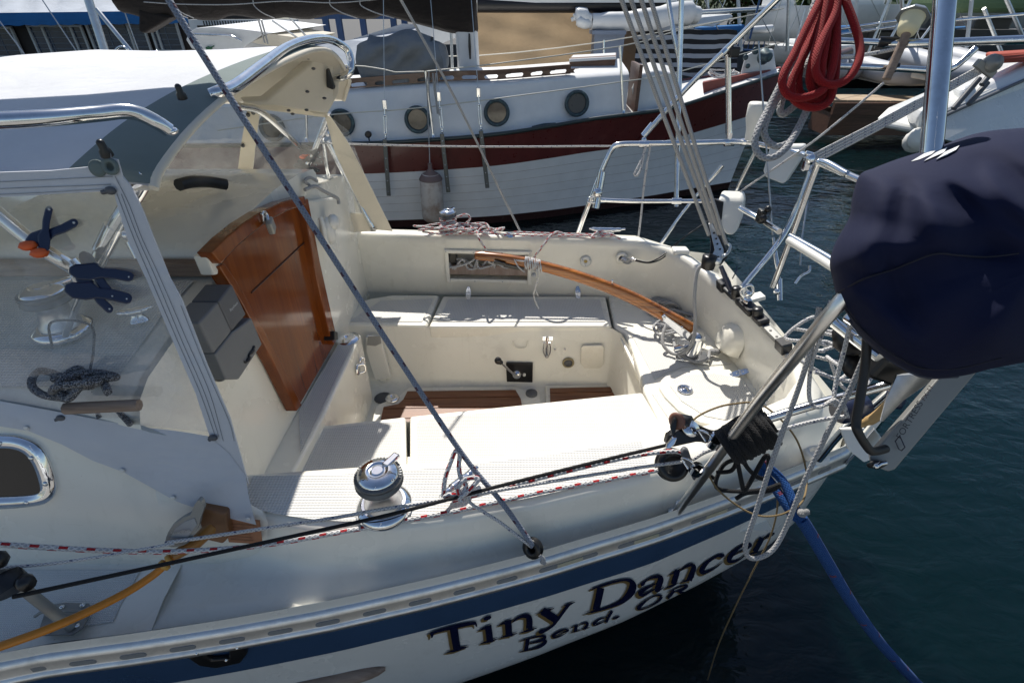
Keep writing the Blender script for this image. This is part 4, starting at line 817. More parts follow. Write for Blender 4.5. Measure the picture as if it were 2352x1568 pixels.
# cubby: inside, frame, fiddle
c0, c1, c2, c3 = wpt(IC+1, zl), wpt(IC, zl), wpt(IC, zh), wpt(IC+1, zh); dp = Vector((0, .16, -.01)); m = MB()
bk = [p+dp for p in (c0, c1, c2, c3)]; m.add([c0, c1, c2, c3]+bk, [[4, 5, 6, 7], [0, 1, 5, 4], [1, 2, 6, 5], [2, 3, 7, 6], [3, 0, 4, 7]], None, False); m.build('cubby', M['gel'], TD)
m = MB(); fr = Vector((0, -.010, 0)); cc = (c0+c1+c2+c3)/4
def bar(A, Bq, w): m.box((A+Bq)/2+fr, ((Bq-A).length+w, .018, w), frame(Bq-A, (0, 0, 1) if abs((Bq-A).z) < .05 else (1, 0, 0)), .006)
w_ = .024; bar(c0, c1, w_); bar(c3, c2, w_); m.box((c0+c3)/2+fr, (w_, .018, (c3-c0).length+w_), None, .006); m.box((c1+c2)/2+fr, (w_, .018, (c3-c0).length+w_), None, .006)
cf = m.build('cubby_frame', M['gel'], TD); m = MB()
for k in (0, .33, .67, 1):
    for A, Bq in ((c0, c1), (c3, c2)): m.ball(A.lerp(Bq, k)+Vector((0, -.02, 0)), .0045, 6)
m.build('screw', M['steel'], cf)
m = MB(); m.box((c0+c1)/2+Vector((0, .03, .055)), ((c1-c0).length*.985, .02, .062), frame(c1-c0, (0, 0, 1)), .004); m.build('fiddle', M['teakpink'], TD)
m = MB(); m.box((c0+c3)/2+Vector((.03, .04, .04)), (.05, .05, .09), None, .008); m.build('speaker', M['black'], TD)
# nonskid sheets on coaming top and side deck
def sheet(name, px, z, mt, parent=TD, n=0, off=.0):
    m = MB(); pts = [Z(u, v, z) for u, v in px]; m.poly(pts, (0, 0, -.003)); return m.build(name, mt, parent)
m = MB(); xs = [-.74+.06*i for i in range(20)]; xs = [x for x in xs if x < .40]
ra_, rb_ = [], []
for x in xs:
    a, b = interp(TI, x)+.0, interp(TO, x); e = .012
    ra_.append(Vector((x, a+(b-a)*.20, ZC+.0035))); rb_.append(Vector((x, a+(b-a)*.90, 1.3165+.002)))
m.loft([ra_, [p.lerp(q, .5) for p, q in zip(ra_, rb_)], rb_], flip=True); m.build('nonskid_panel', M['nonskid'], TD)
m = MB(); q = [(40, 1290), (200, 1262), (330, 1245), (400, 1240), (415, 1265), (365, 1420), (200, 1462), (60, 1480), (-200, 1500), (-200, 1310)]
m.loft([[Vector((x, .82-.0*x, 1.1772)) for x in (-1.0, -1.2, -1.5, -1.9, -2.4)], [Vector((x, S(x)+.10, 1.1675)) for x in (-1.0, -1.2, -1.5, -1.9, -2.4)], [Vector((x, S(x)+.065, 1.157)) for x in (-1.0, -1.2, -1.5, -1.9, -2.4)]]); m.build('deck_panel', M['deckgrey'], TD)
# forward side deck and cabin
m = MB(); r1, r2, r3 = [], [], []
for i in range(20):
    x = -.90-.09*i; k = min(1, i/3); r1.append(Vector((x, .90, 1.18))); r2.append(Vector((x, S(x)+.10, 1.165))); r3.append(Vector((x, S(x)+.03, 1.142)))
m.loft([r1, r2, r3]); m.build('side_deck', M['gel'], TD)
CS = (-.9, .845, 1.25); CN = (0, -.958, .287)
def cab(u, v): return PL(u, v, CS, CN)
m = MB(); prof = [(.83, 1.12), (.846, 1.25), (.87, 1.335), (.945, 1.585), (.975, 1.635), (1.03, 1.665), (1.25, 1.705), (1.55, 1.735), (1.97, 1.755), (2.4, 1.735), (2.75, 1.69), (2.93, 1.635), (2.98, 1.585), (3.05, 1.2)]
sx = [-.735, -.76, -.915, -1.3, -1.8, -2.4]
lof = []
for x in sx:
    if x > -.8: lof.append([Vector((x+(0 if z < 1.4 else -.17), y, min(z, 1.335) if 0 else z)) for y, z in prof])
    else: lof.append([Vector((x, y, z)) for y, z in prof])
m.loft(lof[2:], flip=True)
m.loft([[Vector((x, y, z)) for y, z in q] for x, q in ((-.915, ((.83, 1.10), (.846, 1.25), (.87, 1.335), (.945, 1.585), (.952, 1.575))), (-.80, ((.83, 1.10), (.846, 1.25), (.868, 1.33), (.928, 1.53), (.937, 1.52))), (-.72, ((.835, 1.10), (.85, 1.25), (.866, 1.31), (.89, 1.38), (.90, 1.37))), (-.65, ((.85, 1.10), (.865, 1.25), (.88, 1.29), (.90, 1.30), (.905, 1.29))))], flip=True)
m.build('cabin', M['gel'], TD)
m = MB(); pts = [(y, z) for y, z in prof[1:-1]]; m.poly([Vector((-.915, y, z)) for y, z in [(.92, .80)]+pts[2:-1]+[(2.92, .80)]], (-.02, 0, 0)); m.build('bulkhead', M['gel'], TD)
m = MB(); m.loft([[Vector((x, y, z+.004)) for y, z in ((1.0, 1.655), (1.25, 1.709), (1.44, 1.726))] for x in (-.99, -1.4, -1.8, -2.3)], flip=True); m.build('cabin_top_panel', M['nonskid'], TD)
m = MB(); hp = [(1.50, 1.75), (1.505, 1.80), (1.53, 1.825), (1.7, 1.85), (1.95, 1.862), (2.2, 1.85), (2.37, 1.825), (2.395, 1.80), (2.40, 1.75)]
hl = [[Vector((x, y+(0), z)) for y, z in hp] for x in (-.90, -.93, -1.3, -1.75)]; m.loft(hl, flip=True); m.add(hl[0], [list(range(len(hp)))], None, False); m.build('sliding_hatch', M['gel'], TD)
m = MB(); m.box((-1.55, 1.47, 1.76), (1.25, .045, .05), None, .012); m.build('hatch_rail', M['teakw'], TD)
# companionway: teak drop boards with their trim
BX = -.895
def bx(u, v, x=BX): return X(u, v, x)
outer = [(486, 580), (520, 545), (560, 512), (600, 486), (650, 463), (700, 450)]; inner = [(508, 606), (545, 566), (580, 536), (615, 508), (660, 484), (704, 470)]
m = MB(); m.poly([bx(u, v) for u, v in inner[:1]+[(683, 938), (769, 787)]+inner[:0:-1]], (-.012, 0, 0)); m.build('washboard', M['teakv'], TD)
for nm, q in (('hatch_front', outer+inner[::-1]), ('door_trim', [(503, 612), (517, 604), (560, 672), (640, 818), (694, 930), (682, 944), (632, 838), (550, 686)]), ('door_trim', [(697, 462), (708, 456), (735, 600), (774, 776), (768, 792), (757, 770), (722, 610)])):
    m = MB(); m.poly([bx(u, v, BX+.03 if nm != 'hatch_front' else BX+.045) for u, v in q], (-.045, 0, 0), .004); m.build(nm, M['teakv'], TD)
m = MB(); m.tube([bx(578, 672, BX+.002), bx(700, 556, BX+.002)], .003, 6); m.build('board_joint', simple('joint_brown', (.07, .02, .008), .5), TD)
m = MB(); m.poly([bx(u, v, BX+.004) for u, v in ((612, 700), (640, 680), (690, 640), (722, 655), (738, 760), (690, 880), (660, 850))], (-.003, 0, 0)); 
m = MB(); m.poly([bx(u, v, BX+.02) for u, v in ((474, 588), (485, 580), (500, 583), (504, 596), (502, 630), (492, 632))], (-.04, 0, 0), .005); m.build('corner_block', M['gel'], TD)
m = MB(); m.poly([bx(u, v, BX+.05) for u, v in ((768, 760), (776, 762), (777, 780), (768, 782))], (-.05, 0, 0), .004); m.build('door_latch', M['black'], TD)
for nm, q, mt in (('instrument_cover', [(456, 741), (501, 693), (533, 761), (492, 812)], 'mgrey'), ('instrument_cover', [(502, 692), (533, 652), (566, 722), (534, 760)], 'dgrey'), ('instrument_cover', [(494, 812), (533, 763), (560, 744), (578, 729), (603, 790), (550, 871), (520, 872)], 'mgrey')):
    m = MB(); m.poly([bx(u, v, -.83) for u, v in q], (-.08, .0, 0), .006, 3); o = m.build(nm, M[mt], TD)
    if mt == 'dgrey': ic2 = o
    else: ic3 = o
def flat_text(txt, A, Bq, up, parent, mt, off, name='lettering', h=None):
    cu = bpy.data.curves.new('t', 'FONT'); cu.body = txt; cu.size = 1; to = bpy.data.objects.new('t', cu); COL.objects.link(to)
    dg = bpy.context.evaluated_depsgraph_get(); me = to.evaluated_get(dg).to_mesh(); ex = (Bq-A); W = ex.length; ex = ex.normalized(); up = (up-ex*up.dot(ex)).normalized()
    xs = [v.co.x for v in me.vertices]; x0, x1 = min(xs), max(xs); sc = W/(x1-x0); m = MB()
    m.add([A+ex*(v.co.x-x0)*sc+up*v.co.y*(h or sc)+off for v in me.vertices], [list(p.vertices) for p in me.polygons], None, False)
    to.to_mesh_clear() if False else None
    bpy.data.objects.remove(to); return m.build(name, mt, parent)
flat_text('Raytheon', bx(529, 716, -.829), bx(546, 697, -.829), bx(519, 680, -.829)-bx(529, 716, -.829), ic2, M['frame'], Vector((.001, 0, 0)))
m = MB(); m.tube(spl([bx(560, 828, -.828), bx(565, 832, -.828), bx(572, 822, -.828), bx(572, 815, -.828), bx(580, 806, -.828), bx(583, 796, -.828), bx(587, 799, -.828)], 4), [.001, .004, .006, .004, .006, .004, .001], 6); m.build('moustache_mark', M['black'], ic3)
m = MB(); c = bx(500, 855, -.87); m.ball(c, .028, 12, (1, .8, 1.1)); m.tube(spl([c+Vector((.01, .02, -.03)), c+Vector((.02, .05, -.05)), c+Vector((.02, .07, -.035)), c+Vector((.01, .05, -.015))], 4), .004, 6); m.build('drain_cap', M['black'], TD)
# horn shaped ventilator at the far side of the door
m = MB(); m.poly([X(u, v, -.89) for u, v in ((703, 462), (780, 452), (800, 535), (780, 735), (765, 760), (725, 600))], (-.03, 0, 0), .01); m.build('bulkhead_panel', M['gel'], TD)
m = MB(); c = X(755, 530, -.86); m.ball(c, .06, 14, (.5, .8, 1.1)); m.ball(c+Vector((.02, .02, .035)), .045, 12, (.6, 1, .8)); m.tube(spl([X(735, 500, -.85), X(742, 520, -.84), X(750, 560, -.84), X(765, 575, -.84)], 4), .012, 8); m.build('ventilator', M['white'], TD)
m = MB(); m.tube(spl([X(700, 436, -.88), X(722, 428, -.86), X(738, 436, -.85), X(756, 446, -.84), X(775, 456, -.83), X(778, 468, -.83)], 5), .008, 8); m.tube(spl([X(710, 425, -.88), X(700, 416, -.88), X(712, 408, -.88), X(728, 416, -.87)], 5), .007, 8); m.build('loop_line', M['r_grey'], label='grey rope end looped over the bulkhead beside the teak door', cat='rope')
# bridge deck, footwell, sole
m = MB(); bp = [Z(u, v, 1.0) for u, v in ((683, 941), (776, 786), (800, 766), (829, 767), (746, 950), (640, 1150), (560, 1150))]; m.poly(bp, (0, 0, -.46), .012, 3); m.build('bridge_deck', M['gel'], TD)
m = MB(); m.poly([Z(u, v, 1.0035) for u, v in ((686, 945), (778, 790), (800, 775), (818, 776), (737, 948), (690, 1040))], (0, 0, -.003)); m.build('nonskid_panel', M['nonskid'], TD)
m = MB(); m.box((-.08, 2.02, .53), (1.5, 1.05, .06)); m.build('cockpit_sole', M['gel'], TD)
fy = [Z(770, 748, .95), Z(984, 750, .95), Z(1408, 750, .95), Z(1440, 760, .95)]
m = MB(); wl0 = [Vector((-.95, 2.46, .94)), Vector((-.44, 2.452, .94)), Vector((.5, 2.442, .94)), Vector((.56, 2.43, .94)), Vector((.60, 2.37, .94)), Vector((.66, 1.95, .94)), Vector((.70, 1.6, .94))]
wl1 = [p+Vector((0, -.012, -.02)) for p in wl0]; wl2 = [Vector((p.x-(.02 if i > 3 else 0), p.y-.03, .60)) for i, p in enumerate(wl0)]; wl3 = [Vector((p.x-(.06 if i > 3 else 0), p.y-.06, .565)) for i, p in enumerate(wl0)]; wl4 = [Vector((p.x-(.1 if i > 3 else 0), p.y-.12, .558)) for i, p in enumerate(wl0)]
m.loft([wl0, wl1, wl2, wl3, wl4]); m.build('footwell_wall', M['gel'], TD)
def clip(poly, ylo, yhi):
    def cl(P, f):
        out = []
        for i in range(len(P)):
            a, b = P[i], P[(i+1) % len(P)]; fa, fb = f(a), f(b)
            if fa >= 0: out.append(a)
            if (fa >= 0) != (fb >= 0): out.append(a.lerp(b, fa/(fa-fb)))
        return out
    return cl(cl(poly, lambda p: p.y-ylo-.03*p.x), lambda p: yhi+.03*p.x-p.y)
rim = [(938, 888), (1186, 886), (1202, 893), (1236, 893), (1244, 930), (1200, 1030), (840, 1030), (862, 930), (893, 918), (918, 905)]
m = MB(); m.poly([Z(u, v, .585) for u, v in rim], (0, 0, -.03), .008); m.build('sole_rim', M['gel'], TD)
m = MB(); m.poly([Z(u, v, .585) for u, v in ((1252, 884), (1425, 880), (1450, 960), (1254, 980))], (0, 0, -.03), .008); m.build('sole_rim', M['gel'], TD)
m = MB(); m.poly([Z(u, v, .588) for u, v in ((936, 898), (1184, 895), (1196, 915), (1215, 1020), (862, 1020), (881, 934), (915, 927), (926, 917))], (0, 0, -.003)); m.build('seam_compound', M['caulk'], TD)
for px in (((936, 898), (1184, 895), (1196, 915), (1215, 1020), (862, 1020), (881, 934), (915, 927), (926, 917)), ((1263, 891), (1412, 888), (1430, 960), (1266, 975))):
    pp = [Z(u, v, .594) for u, v in px]; y0 = min(p.y for p in pp); y1 = max(p.y for p in pp); k = y1+.02
    while k > y0:
        cpts = clip(pp, k-.0785, k-.0035); k -= .082
        if len(cpts) > 2: m = MB(); m.poly(cpts, (0, 0, -.006)); m.build('plank', M['sole'], TD)
m = MB(); c = Z(901, 913, .60); m.lathe(c, (0, 0, 1), [(.035, -.02), (.04, 0), (.03, .006), (.012, .008), (.01, .002), (0, .002)], 16); m.build('scupper', M['chrome'], TD)
m = MB(); m.lathe(Z(1221, 903, .59), (0, 0, 1), [(.034, -.01), (.034, .006), (.026, .012), (0, .012)], 16); m.lathe(Z(880, 914, .563), (0, 0, 1), [(.05, 0), (.05, .004), (0, .004)], 14); m.build('drain', M['dgrey'], TD)
# seats
def slab(name, px, z, th, mt=None, bev=.012, parent=TD, seg=3):
    m = MB(); m.poly([Z(u, v, z) for u, v in px], (0, 0, -th), bev, seg); return m.build(name, mt or M['gel'], parent)
slab('far_seat', [(770, 745), (800, 700), (850, 684), (900, 676), (1010, 676), (981, 748)], .95, .06, bev=.02)
slab('locker_lid', [(1017, 680), (1391, 680), (1406, 749), (985, 749)], .952, .078, bev=.012)
sheet('nonskid_panel', [(1030, 687), (1378, 687), (1390, 738), (1006, 738)], .9555, M['nonskid']); sheet('nonskid_panel', [(875, 690), (995, 686), (970, 738), (800, 738)], .9535, M['nonskid'])
aft = [(1397, 676), (1500, 680), (1600, 725), (1700, 838), (1765, 892), (1800, 945), (1700, 1000), (1536, 1010), (1479, 897), (1474, 872), (1448, 790), (1436, 764), (1412, 750)]
slab('aft_deck', aft, .95, .06, bev=.018)
sheet('nonskid_panel', [(1450, 768), (1560, 760), (1600, 800), (1680, 836), (1570, 842), (1525, 858), (1505, 872)], .9535, M['nonskid'])
slab('round_lid', [(1514, 888), (1518, 872), (1530, 860), (1555, 851), (1600, 847), (1680, 847), (1712, 856), (1738, 886), (1775, 935), (1745, 985), (1680, 985), (1610, 970), (1560, 942), (1528, 910)], .968, .03, bev=.008)
sheet('nonskid_panel', [(1538, 885), (1545, 872), (1570, 862), (1640, 858), (1705, 868), (1755, 935), (1690, 968), (1620, 955), (1565, 920)], .971, M['nonskid'])
m = MB(); c = Z(1573, 895, .972); m.lathe(c, (0, 0, 1), [(.034, 0), (.036, .004), (.028, .008), (.024, .003), (.016, .003), (.014, .008), (0, .008)], 22); m.build('lid_lock', M['chrome'], TD)
slab('seat_lid', [(628, 1003), (655, 985), (932, 955), (935, 1120), (560, 1140), (600, 1050)], .95, .05, bev=.014); slab('seat_lid', [(941, 954), (1476, 899), (1530, 992), (1560, 1060), (941, 1120)], .952, .05, bev=.014); slab('seat_end', [(1485, 898), (1513, 894), (1560, 946), (1640, 1000), (1590, 1040), (1545, 1010)], .951, .05)
sheet('nonskid_panel', [(680, 992), (915, 966), (922, 975), (923, 1120), (600, 1140), (640, 1050)], .9535, M['nonskid']); sheet('nonskid_panel', [(965, 962), (1440, 913), (1456, 916), (1498, 985), (1530, 1060), (958, 1120), (956, 972)], .9555, M['nonskid']); sheet('nonskid_panel', [(1498, 905), (1514, 903), (1600, 985), (1555, 990)], .9545, M['nonskid'])
m = MB(); a = [Z(u, v, .91)+Vector((0, -.02, 0)) for u, v in ((560, 1010), (800, 975), (1200, 935), (1560, 900))]; m.loft([a, [Vector((p.x, p.y, .55)) for p in a]]); m.build('seat_front', M['gel'], TD)
m = MB(); m.loft([[Vector((x, .95+.1*(x+.9), .93)) for x in (-.95, 0, .9)], [Vector((x, 1.5, .90)) for x in (-.95, 0, .9)]], flip=True); m.build('seat_base', M['gel'], TD)
# ---- fittings in the well
WY = 2.418
def wy(u, v, d=0.0): return Y(u, v, WY-d)
m = MB(); m.poly([wy(u, v, .004) for u, v in ((1162, 831), (1224, 832), (1223, 876), (1164, 874))], (0, -.012, 0), .003); tp = m.build('throttle_plate', M['black'], TD)
m = MB(); c = wy(1187, 858, .016); m.lathe(c, (0, -1, 0), [(.028, 0), (.024, .02), (.012, .028), (0, .028)], 18); e = wy(1150, 832, .10); m.tube([c+Vector((0, -.024, 0)), c.lerp(e, .3)+Vector((0, -.02, 0)), e], [.011, .008, .006], 8); m.build('throttle_lever', M['chrome'], tp)
m = MB(); m.ball(wy(1144, 828, .11), .021, 12); m.ball(wy(1150, 832, .105), .014, 10); m.build('lever_knob', M['black'], tp)
m = MB(); m.lathe(wy(1204, 859, .014), (0, -1, 0), [(.009, 0), (.009, .012), (0, .014)], 10); m.build('button', M['white'], tp)
m = MB(); c = wy(1305, 832, .003); m.lathe(c, (0, -1, 0), [(.034, 0), (.034, .008), (.026, .012), (.025, .006)], 22); g = m.build('gauge_ring', simple('ring_tan', (.35, .29, .16), .5), TD); m = MB(); m.lathe(c, (0, -1, 0), [(.025, .004), (.024, .011), (0, .012)], 20); m.build('gauge_face', M['dgrey'], g)
m = MB(); m.poly([wy(u, v, .002) for u, v in ((1334, 796), (1340, 791), (1382, 790), (1387, 796), (1387, 832), (1378, 843), (1342, 843), (1333, 832))], (0, -.012, 0), .005, 3); m.build('outlet_cover', M['gel'], TD)
m = MB()
for u, v in ((1275, 803), (1297, 803)): m.ball(wy(u, v, .004), .007, 8, (1, .5, 1))
m.build('screw', M['steel'], TD)
m = MB(); m.poly([wy(u, v, .035) for u, v in ((1246, 771), (1270, 771), (1270, 781), (1246, 781))], (0, -.006, 0), .001); m.tube([wy(1258, 775, .05), wy(1255, 800, .05), wy(1256, 816, .02)], [.008, .006, .009], 8); m.tube(spl([wy(1250, 786, .04), wy(1248, 806, .03), wy(1256, 822, .02), wy(1264, 806, .03), wy(1262, 786, .04)], 5, ), .004, 6); m.build('hasp', M['chrome'], TD)
m = MB(); m.tube(spl([wy(1178, 783, .006), wy(1182, 796, .004), wy(1194, 800, .003), wy(1208, 797, .004), wy(1213, 783, .006)], 5), .003, 6); m.build('finger_recess', M['gel'], TD)
m = MB(); m.poly([wy(u, v, .002) for u, v in ((842, 768), (876, 768), (900, 862), (863, 866), (842, 800))], (0, -.03, 0), .008, 3); pk = m.build('handle_pocket', M['white'], TD); m = MB(); m.poly([wy(u, v, .034) for u, v in ((845, 771), (874, 771), (876, 788), (862, 794), (843, 792))], (0, -.002, 0)); m.build('pocket_mouth', simple('pocket_grey', (.30, .30, .29), .6), pk)
m = MB(); m.lathe(wy(880, 871, .003), (0, -1, 0), [(.022, 0), (.022, .01), (.008, .012), (.006, .004), (0, .004)], 16); m.build('socket_cap', M['white'], TD)
m = MB()
for (u, v, s) in ((822, 848, 1.0), (828, 828, .55)):
    c = X(u, v, -.783); m.lathe(c, (1, 0, 0), [(.03*s, 0), (.03*s, .005), (0, .006)], 14); m.tube(spl([c+Vector((.004, 0, .025*s)), c+Vector((.03*s, .015*s, .02*s)), c+Vector((.03*s, .015*s, -.02*s)), c+Vector((.004, 0, -.025*s))], 5), .005*s+.001, 8)
m.build('pad_eye', M['chrome'], TD)
m = MB(); c = Z(799, 778, 1.003); m.lathe(c, (0, 0, 1), [(.06, 0), (.058, .005), (.03, .012), (.014, .012), (.012, .004), (0, .004)], 22); m.build('pump_plate', M['chrome'], TD)
def hinge(c, ux, uz, s=1.0):
    R = frame(ux, uz); m = MB()
    for d in (-1, 1):
        pts = [c+R@Vector((x*s, y*s, 0)) for x, y in ((d*.004, -.022), (d*.03, -.02), (d*.062, -.01), (d*.066, 0), (d*.062, .01), (d*.03, .02), (d*.004, .022))]
        m.poly(pts, R@Vector((0, 0, .005*s)), .001)
        for q in (.02, .048): m.ball(c+R@Vector((d*q*s, 0, .006*s)), .005*s, 6)
    m.tube([c+R@Vector((0, -.022*s, .004)), c+R@Vector((0, .022*s, .004))], .006*s, 8); return m.build('hinge', M['chrome'], TD)
hinge(Z(1076, 679, .962)+Vector((0, 0, .012)), (0, .75, .66), (0, -.66, .75), .72); hinge(Z(1327, 677, .962)+Vector((0, 0, .012)), (0, .75, .66), (0, -.66, .75), .72)
hinge(Z(1700, 856, .985), (.6, -.1, .3), (-.3, -.3, .8), .75); hinge(Z(1768, 925, .985), (.6, -.1, .3), (-.3, -.3, .8), .75)
m = MB(); c = Y(1345, 600, 2.785); m.lathe(c, (0, -1, .1), [(.034, 0), (.034, .006), (.012, .007), (.010, .003)], 20); pl = m.build('deck_plate', M['white'], TD); m = MB(); m.lathe(c, (0, -1, .1), [(.012, .003), (0, .005)], 10); m.build('plug', simple('brass', (.30, .22, .08), .4, metal=.8), pl)
m = MB()
for k in range(3): an = k*2.09+.5; m.ball(c+Vector((math.cos(an)*.024, -.008, math.sin(an)*.024)), .005, 6)
m.build('screw', M['steel'], pl)
m = MB(); c = Y(1428, 594, 2.745); m.lathe(c+Vector((0, .01, 0)), (0, -1, 0), [(.036, 0), (.034, .008), (.016, .01), (.012, .0)], 16); m.build('cable_gland', M['gel'], TD)
m = MB(); m.tube(spl([c, c+Vector((.03, -.03, -.005)), Y(1452, 596, 2.68), Y(1462, 597, 2.66)], 4), [.014, .017, .013, .006], 9); m.build('foil_wrap', simple('foil', (.7, .7, .7), .25, metal=.9, bs=1.0, bsc=90), TD)
m = MB()
for d in (0, 6): m.tube(spl([Y(1460, 596+d*.5, 2.66), Y(1490, 602+d*.3, 2.62), Y(1520, 588+d, 2.66), Y(1545, 565+d, 2.72), Y(1572, 545, 2.75), Y(1640, 498, 2.9)], 5), .004, 6)
m.build('cable', M['black'], label='pair of black cables running from foil plug over far coaming corner', cat='cable')
# locker opening in the aft wall of the well
def ax_(u, v, d=0): return PL(u, v, (.655, 2.2, .8), (-1, -.12, .0))+Vector((-d, 0, 0))
fq = [(1423, 880), (1430, 790), (1437, 784), (1476, 858), (1474, 893), (1440, 897)]
for a, b in (((1426, 886), (1433, 788)), ((1433, 786), (1474, 868)), ((1474, 868), (1473, 896)), ((1424, 884), (1442, 900))):
    m = MB(); A, Bq = ax_(*a, .012), ax_(*b, .012); m.box((A+Bq)/2, ((Bq-A).length+.02, .03, .028), frame(Bq-A, (-1, 0, 0)), .004); m.build('frame_bar', M['teakpink'], TD)
m = MB(); m.poly([ax_(u, v, .004) for u, v in fq], (-.003, 0, 0)); m.build('smoked_panel', simple('smoked_acrylic', (.30, .27, .20), .08), TD)
m = MB(); A, Bq = ax_(1441, 780, .03), ax_(1482, 862, .03); m.box((A+Bq)/2, ((Bq-A).length, .035, .03), frame(Bq-A, (-1, 0, 0)), .01, 3); m.build('sill', M['gel'], TD)
# curved shell cover on the transom wall
m = MB(); rows = []
for i in range(9):
    a = math.pi*i/8; rows.append([PL(1690+(-34*math.cos(a))+(8 if k else 0), 775-48*math.sin(a)*(1 if i < 9 else 1)+52*(1-math.sin(a)), (1.10, 2, 1.1), (-1, 0, 0))+Vector((-.05*math.sin(a)*(k == 0)-.004, 0, 0)) for k in (0, 1)])
m = MB(); sh = [(1656, 775), (1662, 758), (1676, 742), (1690, 737), (1704, 744), (1712, 760), (1708, 800), (1695, 823), (1672, 812), (1658, 795)]
ctr = PL(1686, 785, (1.10, 2, 1.1), (-1, 0, 0)); o_ = [PL(u, v, (1.10, 2, 1.1), (-1, 0, 0)) for u, v in sh]
m.loft([o_, [p.lerp(ctr, .12)+Vector((-.035, 0, 0)) for p in o_], [p.lerp(ctr, .35)+Vector((-.055, 0, 0)) for p in o_], [p.lerp(ctr, .7)+Vector((-.062, 0, 0)) for p in o_], [ctr+Vector((-.064, 0, 0))]*len(o_)], True, closed=True); m.build('shell_cover', M['gel'], TD)
# traveller on the transom
A, Bq = Vector((1.045, 2.29, 1.275)), Vector((1.11, 1.73, 1.275)); ex = Bq-A; R = frame(ex, (-.25, 0, 1))
def tv(s, y=0, z=0): return A+ex*s+R@Vector((0, y, z))
m = MB(); m.box((A+Bq)/2+Vector((0, 0, .012)), (ex.length, .032, .022), R, .003); tr = m.build('traveller_track', M['alugrey'], TD)
m = MB()
for k in range(12): m.lathe(tv(.04+.085*k, 0, .0235), R.col[2], [(.006, 0), (.0, .0005)], 8)
m.build('track_hole', M['dark'], tr)
m = MB()
for s in (.02, .98): m.box(tv(s, 0, .01), (.06, .045, .05), R, .006)
for s in (.27, .62): m.lathe(tv(s, -.002, .02), R.col[2], [(.022, 0), (.022, .05), (.018, .056), (.0, .056)], 14)
m.box(tv(.45, 0, .03), (.13, .055, .035), R, .008); m.box(tv(.66, .0, .03), (.07, .05, .03), R, .008); m.box(tv(.14, 0, .012), (.12, .036, .02), R, .004); m.build('traveller_car', M['black'], tr)
m = MB(); c = tv(.44, 0, .06); m.lathe(c, R.col[0], [(.012, -.03), (.018, -.02), (.018, .02), (.012, .03)], 12); m.tube(spl([c+Vector((0, 0, .0)), c+Vector((-.03, .01, .03)), c+Vector((-.03, .0, .06)), c+Vector((0, 0, .075)), c+Vector((.02, 0, .04)), c], 4), .006, 8); m.ball(c+Vector((.0, 0, .03)), .018, 8); m.build('shackle', M['chrome'], tr)
m = MB(); m.box(tv(.38, .06, .035), (.05, .07, .02), R, .004); m.build('stop_tab', M['white'], tr)
# tiller and its head fitting
TP = [(1092, 586, 2.30), (1150, 592, 2.28), (1220, 605, 2.26), (1300, 626, 2.235), (1380, 653, 2.215), (1450, 682, 2.20), (1520, 719, 2.18), (1588, 756, 2.165)]
tp_ = spl([Y(u, v, y) for u, v, y in TP], 4); m = MB(); rows = []
for i, p in enumerate(tp_):
    k = i/(len(tp_)-1); d = (tp_[min(i+1, len(tp_)-1)]-tp_[max(i-1, 0)]).normalized(); sd_ = Vector((-d.y, d.x, 0)).normalized(); up = d.cross(sd_); up = up if up.z > 0 else -up
    h = (.019+.014*k) if i > 1 else .017+.004*i; w = .019+.006*k; ring = []
    for a in range(12):
        an = 2*math.pi*a/12; c_, s_ = math.cos(an), math.sin(an); ring.append(p+sd_*w*abs(c_)**.6*(1 if c_ >= 0 else -1)+up*h*abs(s_)**.6*(1 if s_ >= 0 else -1))
    rows.append(ring)
m.loft(rows, True, closed=True); m.add(rows[0], [list(range(12))], None, False); m.add(rows[-1], [list(range(12))], None, False); til = m.build('tiller', M['tiller'], TD)
m = MB()
q = [(1518, 724), (1526, 720), (1560, 745), (1622, 788), (1618, 798), (1606, 797), (1560, 768), (1522, 736)]
m.poly([Y(u, v, 2.135) for u, v in q], (0, -.012, 0), .004); m.poly([Y(u, v-6, 2.20) for u, v in q], (0, .012, 0), .004)
b0 = Z(1588, 820, .955); m.box(b0+Vector((0, 0, .006)), (.16, .11, .012), frame((1, -.25, 0), (0, 0, 1)), .004); m.lathe(b0+Vector((0, 0, .01)), (.1, 0, 1), [(.042, 0), (.036, .03), (.034, .10), (.036, .11), (.03, .13), (0, .132)], 18); m.lathe(Y(1562, 799, 2.12), (1, 0, .3), [(.018, -.03), (.018, .0), (.01, .01), (.01, .06)], 12)
for u, v in ((1526, 729), (1566, 752), (1602, 776)): m.ball(Y(u, v, 2.125), .008, 8)
m.build('tiller_head', M['chrome'], til); m = MB(); m.tube([Y(1406, 646, 2.21), Y(1404, 655, 2.21)], .004, 6); m.ball(Y(1406, 645, 2.21), .007, 8); m.build('tiller_pin', M['steel'], til)
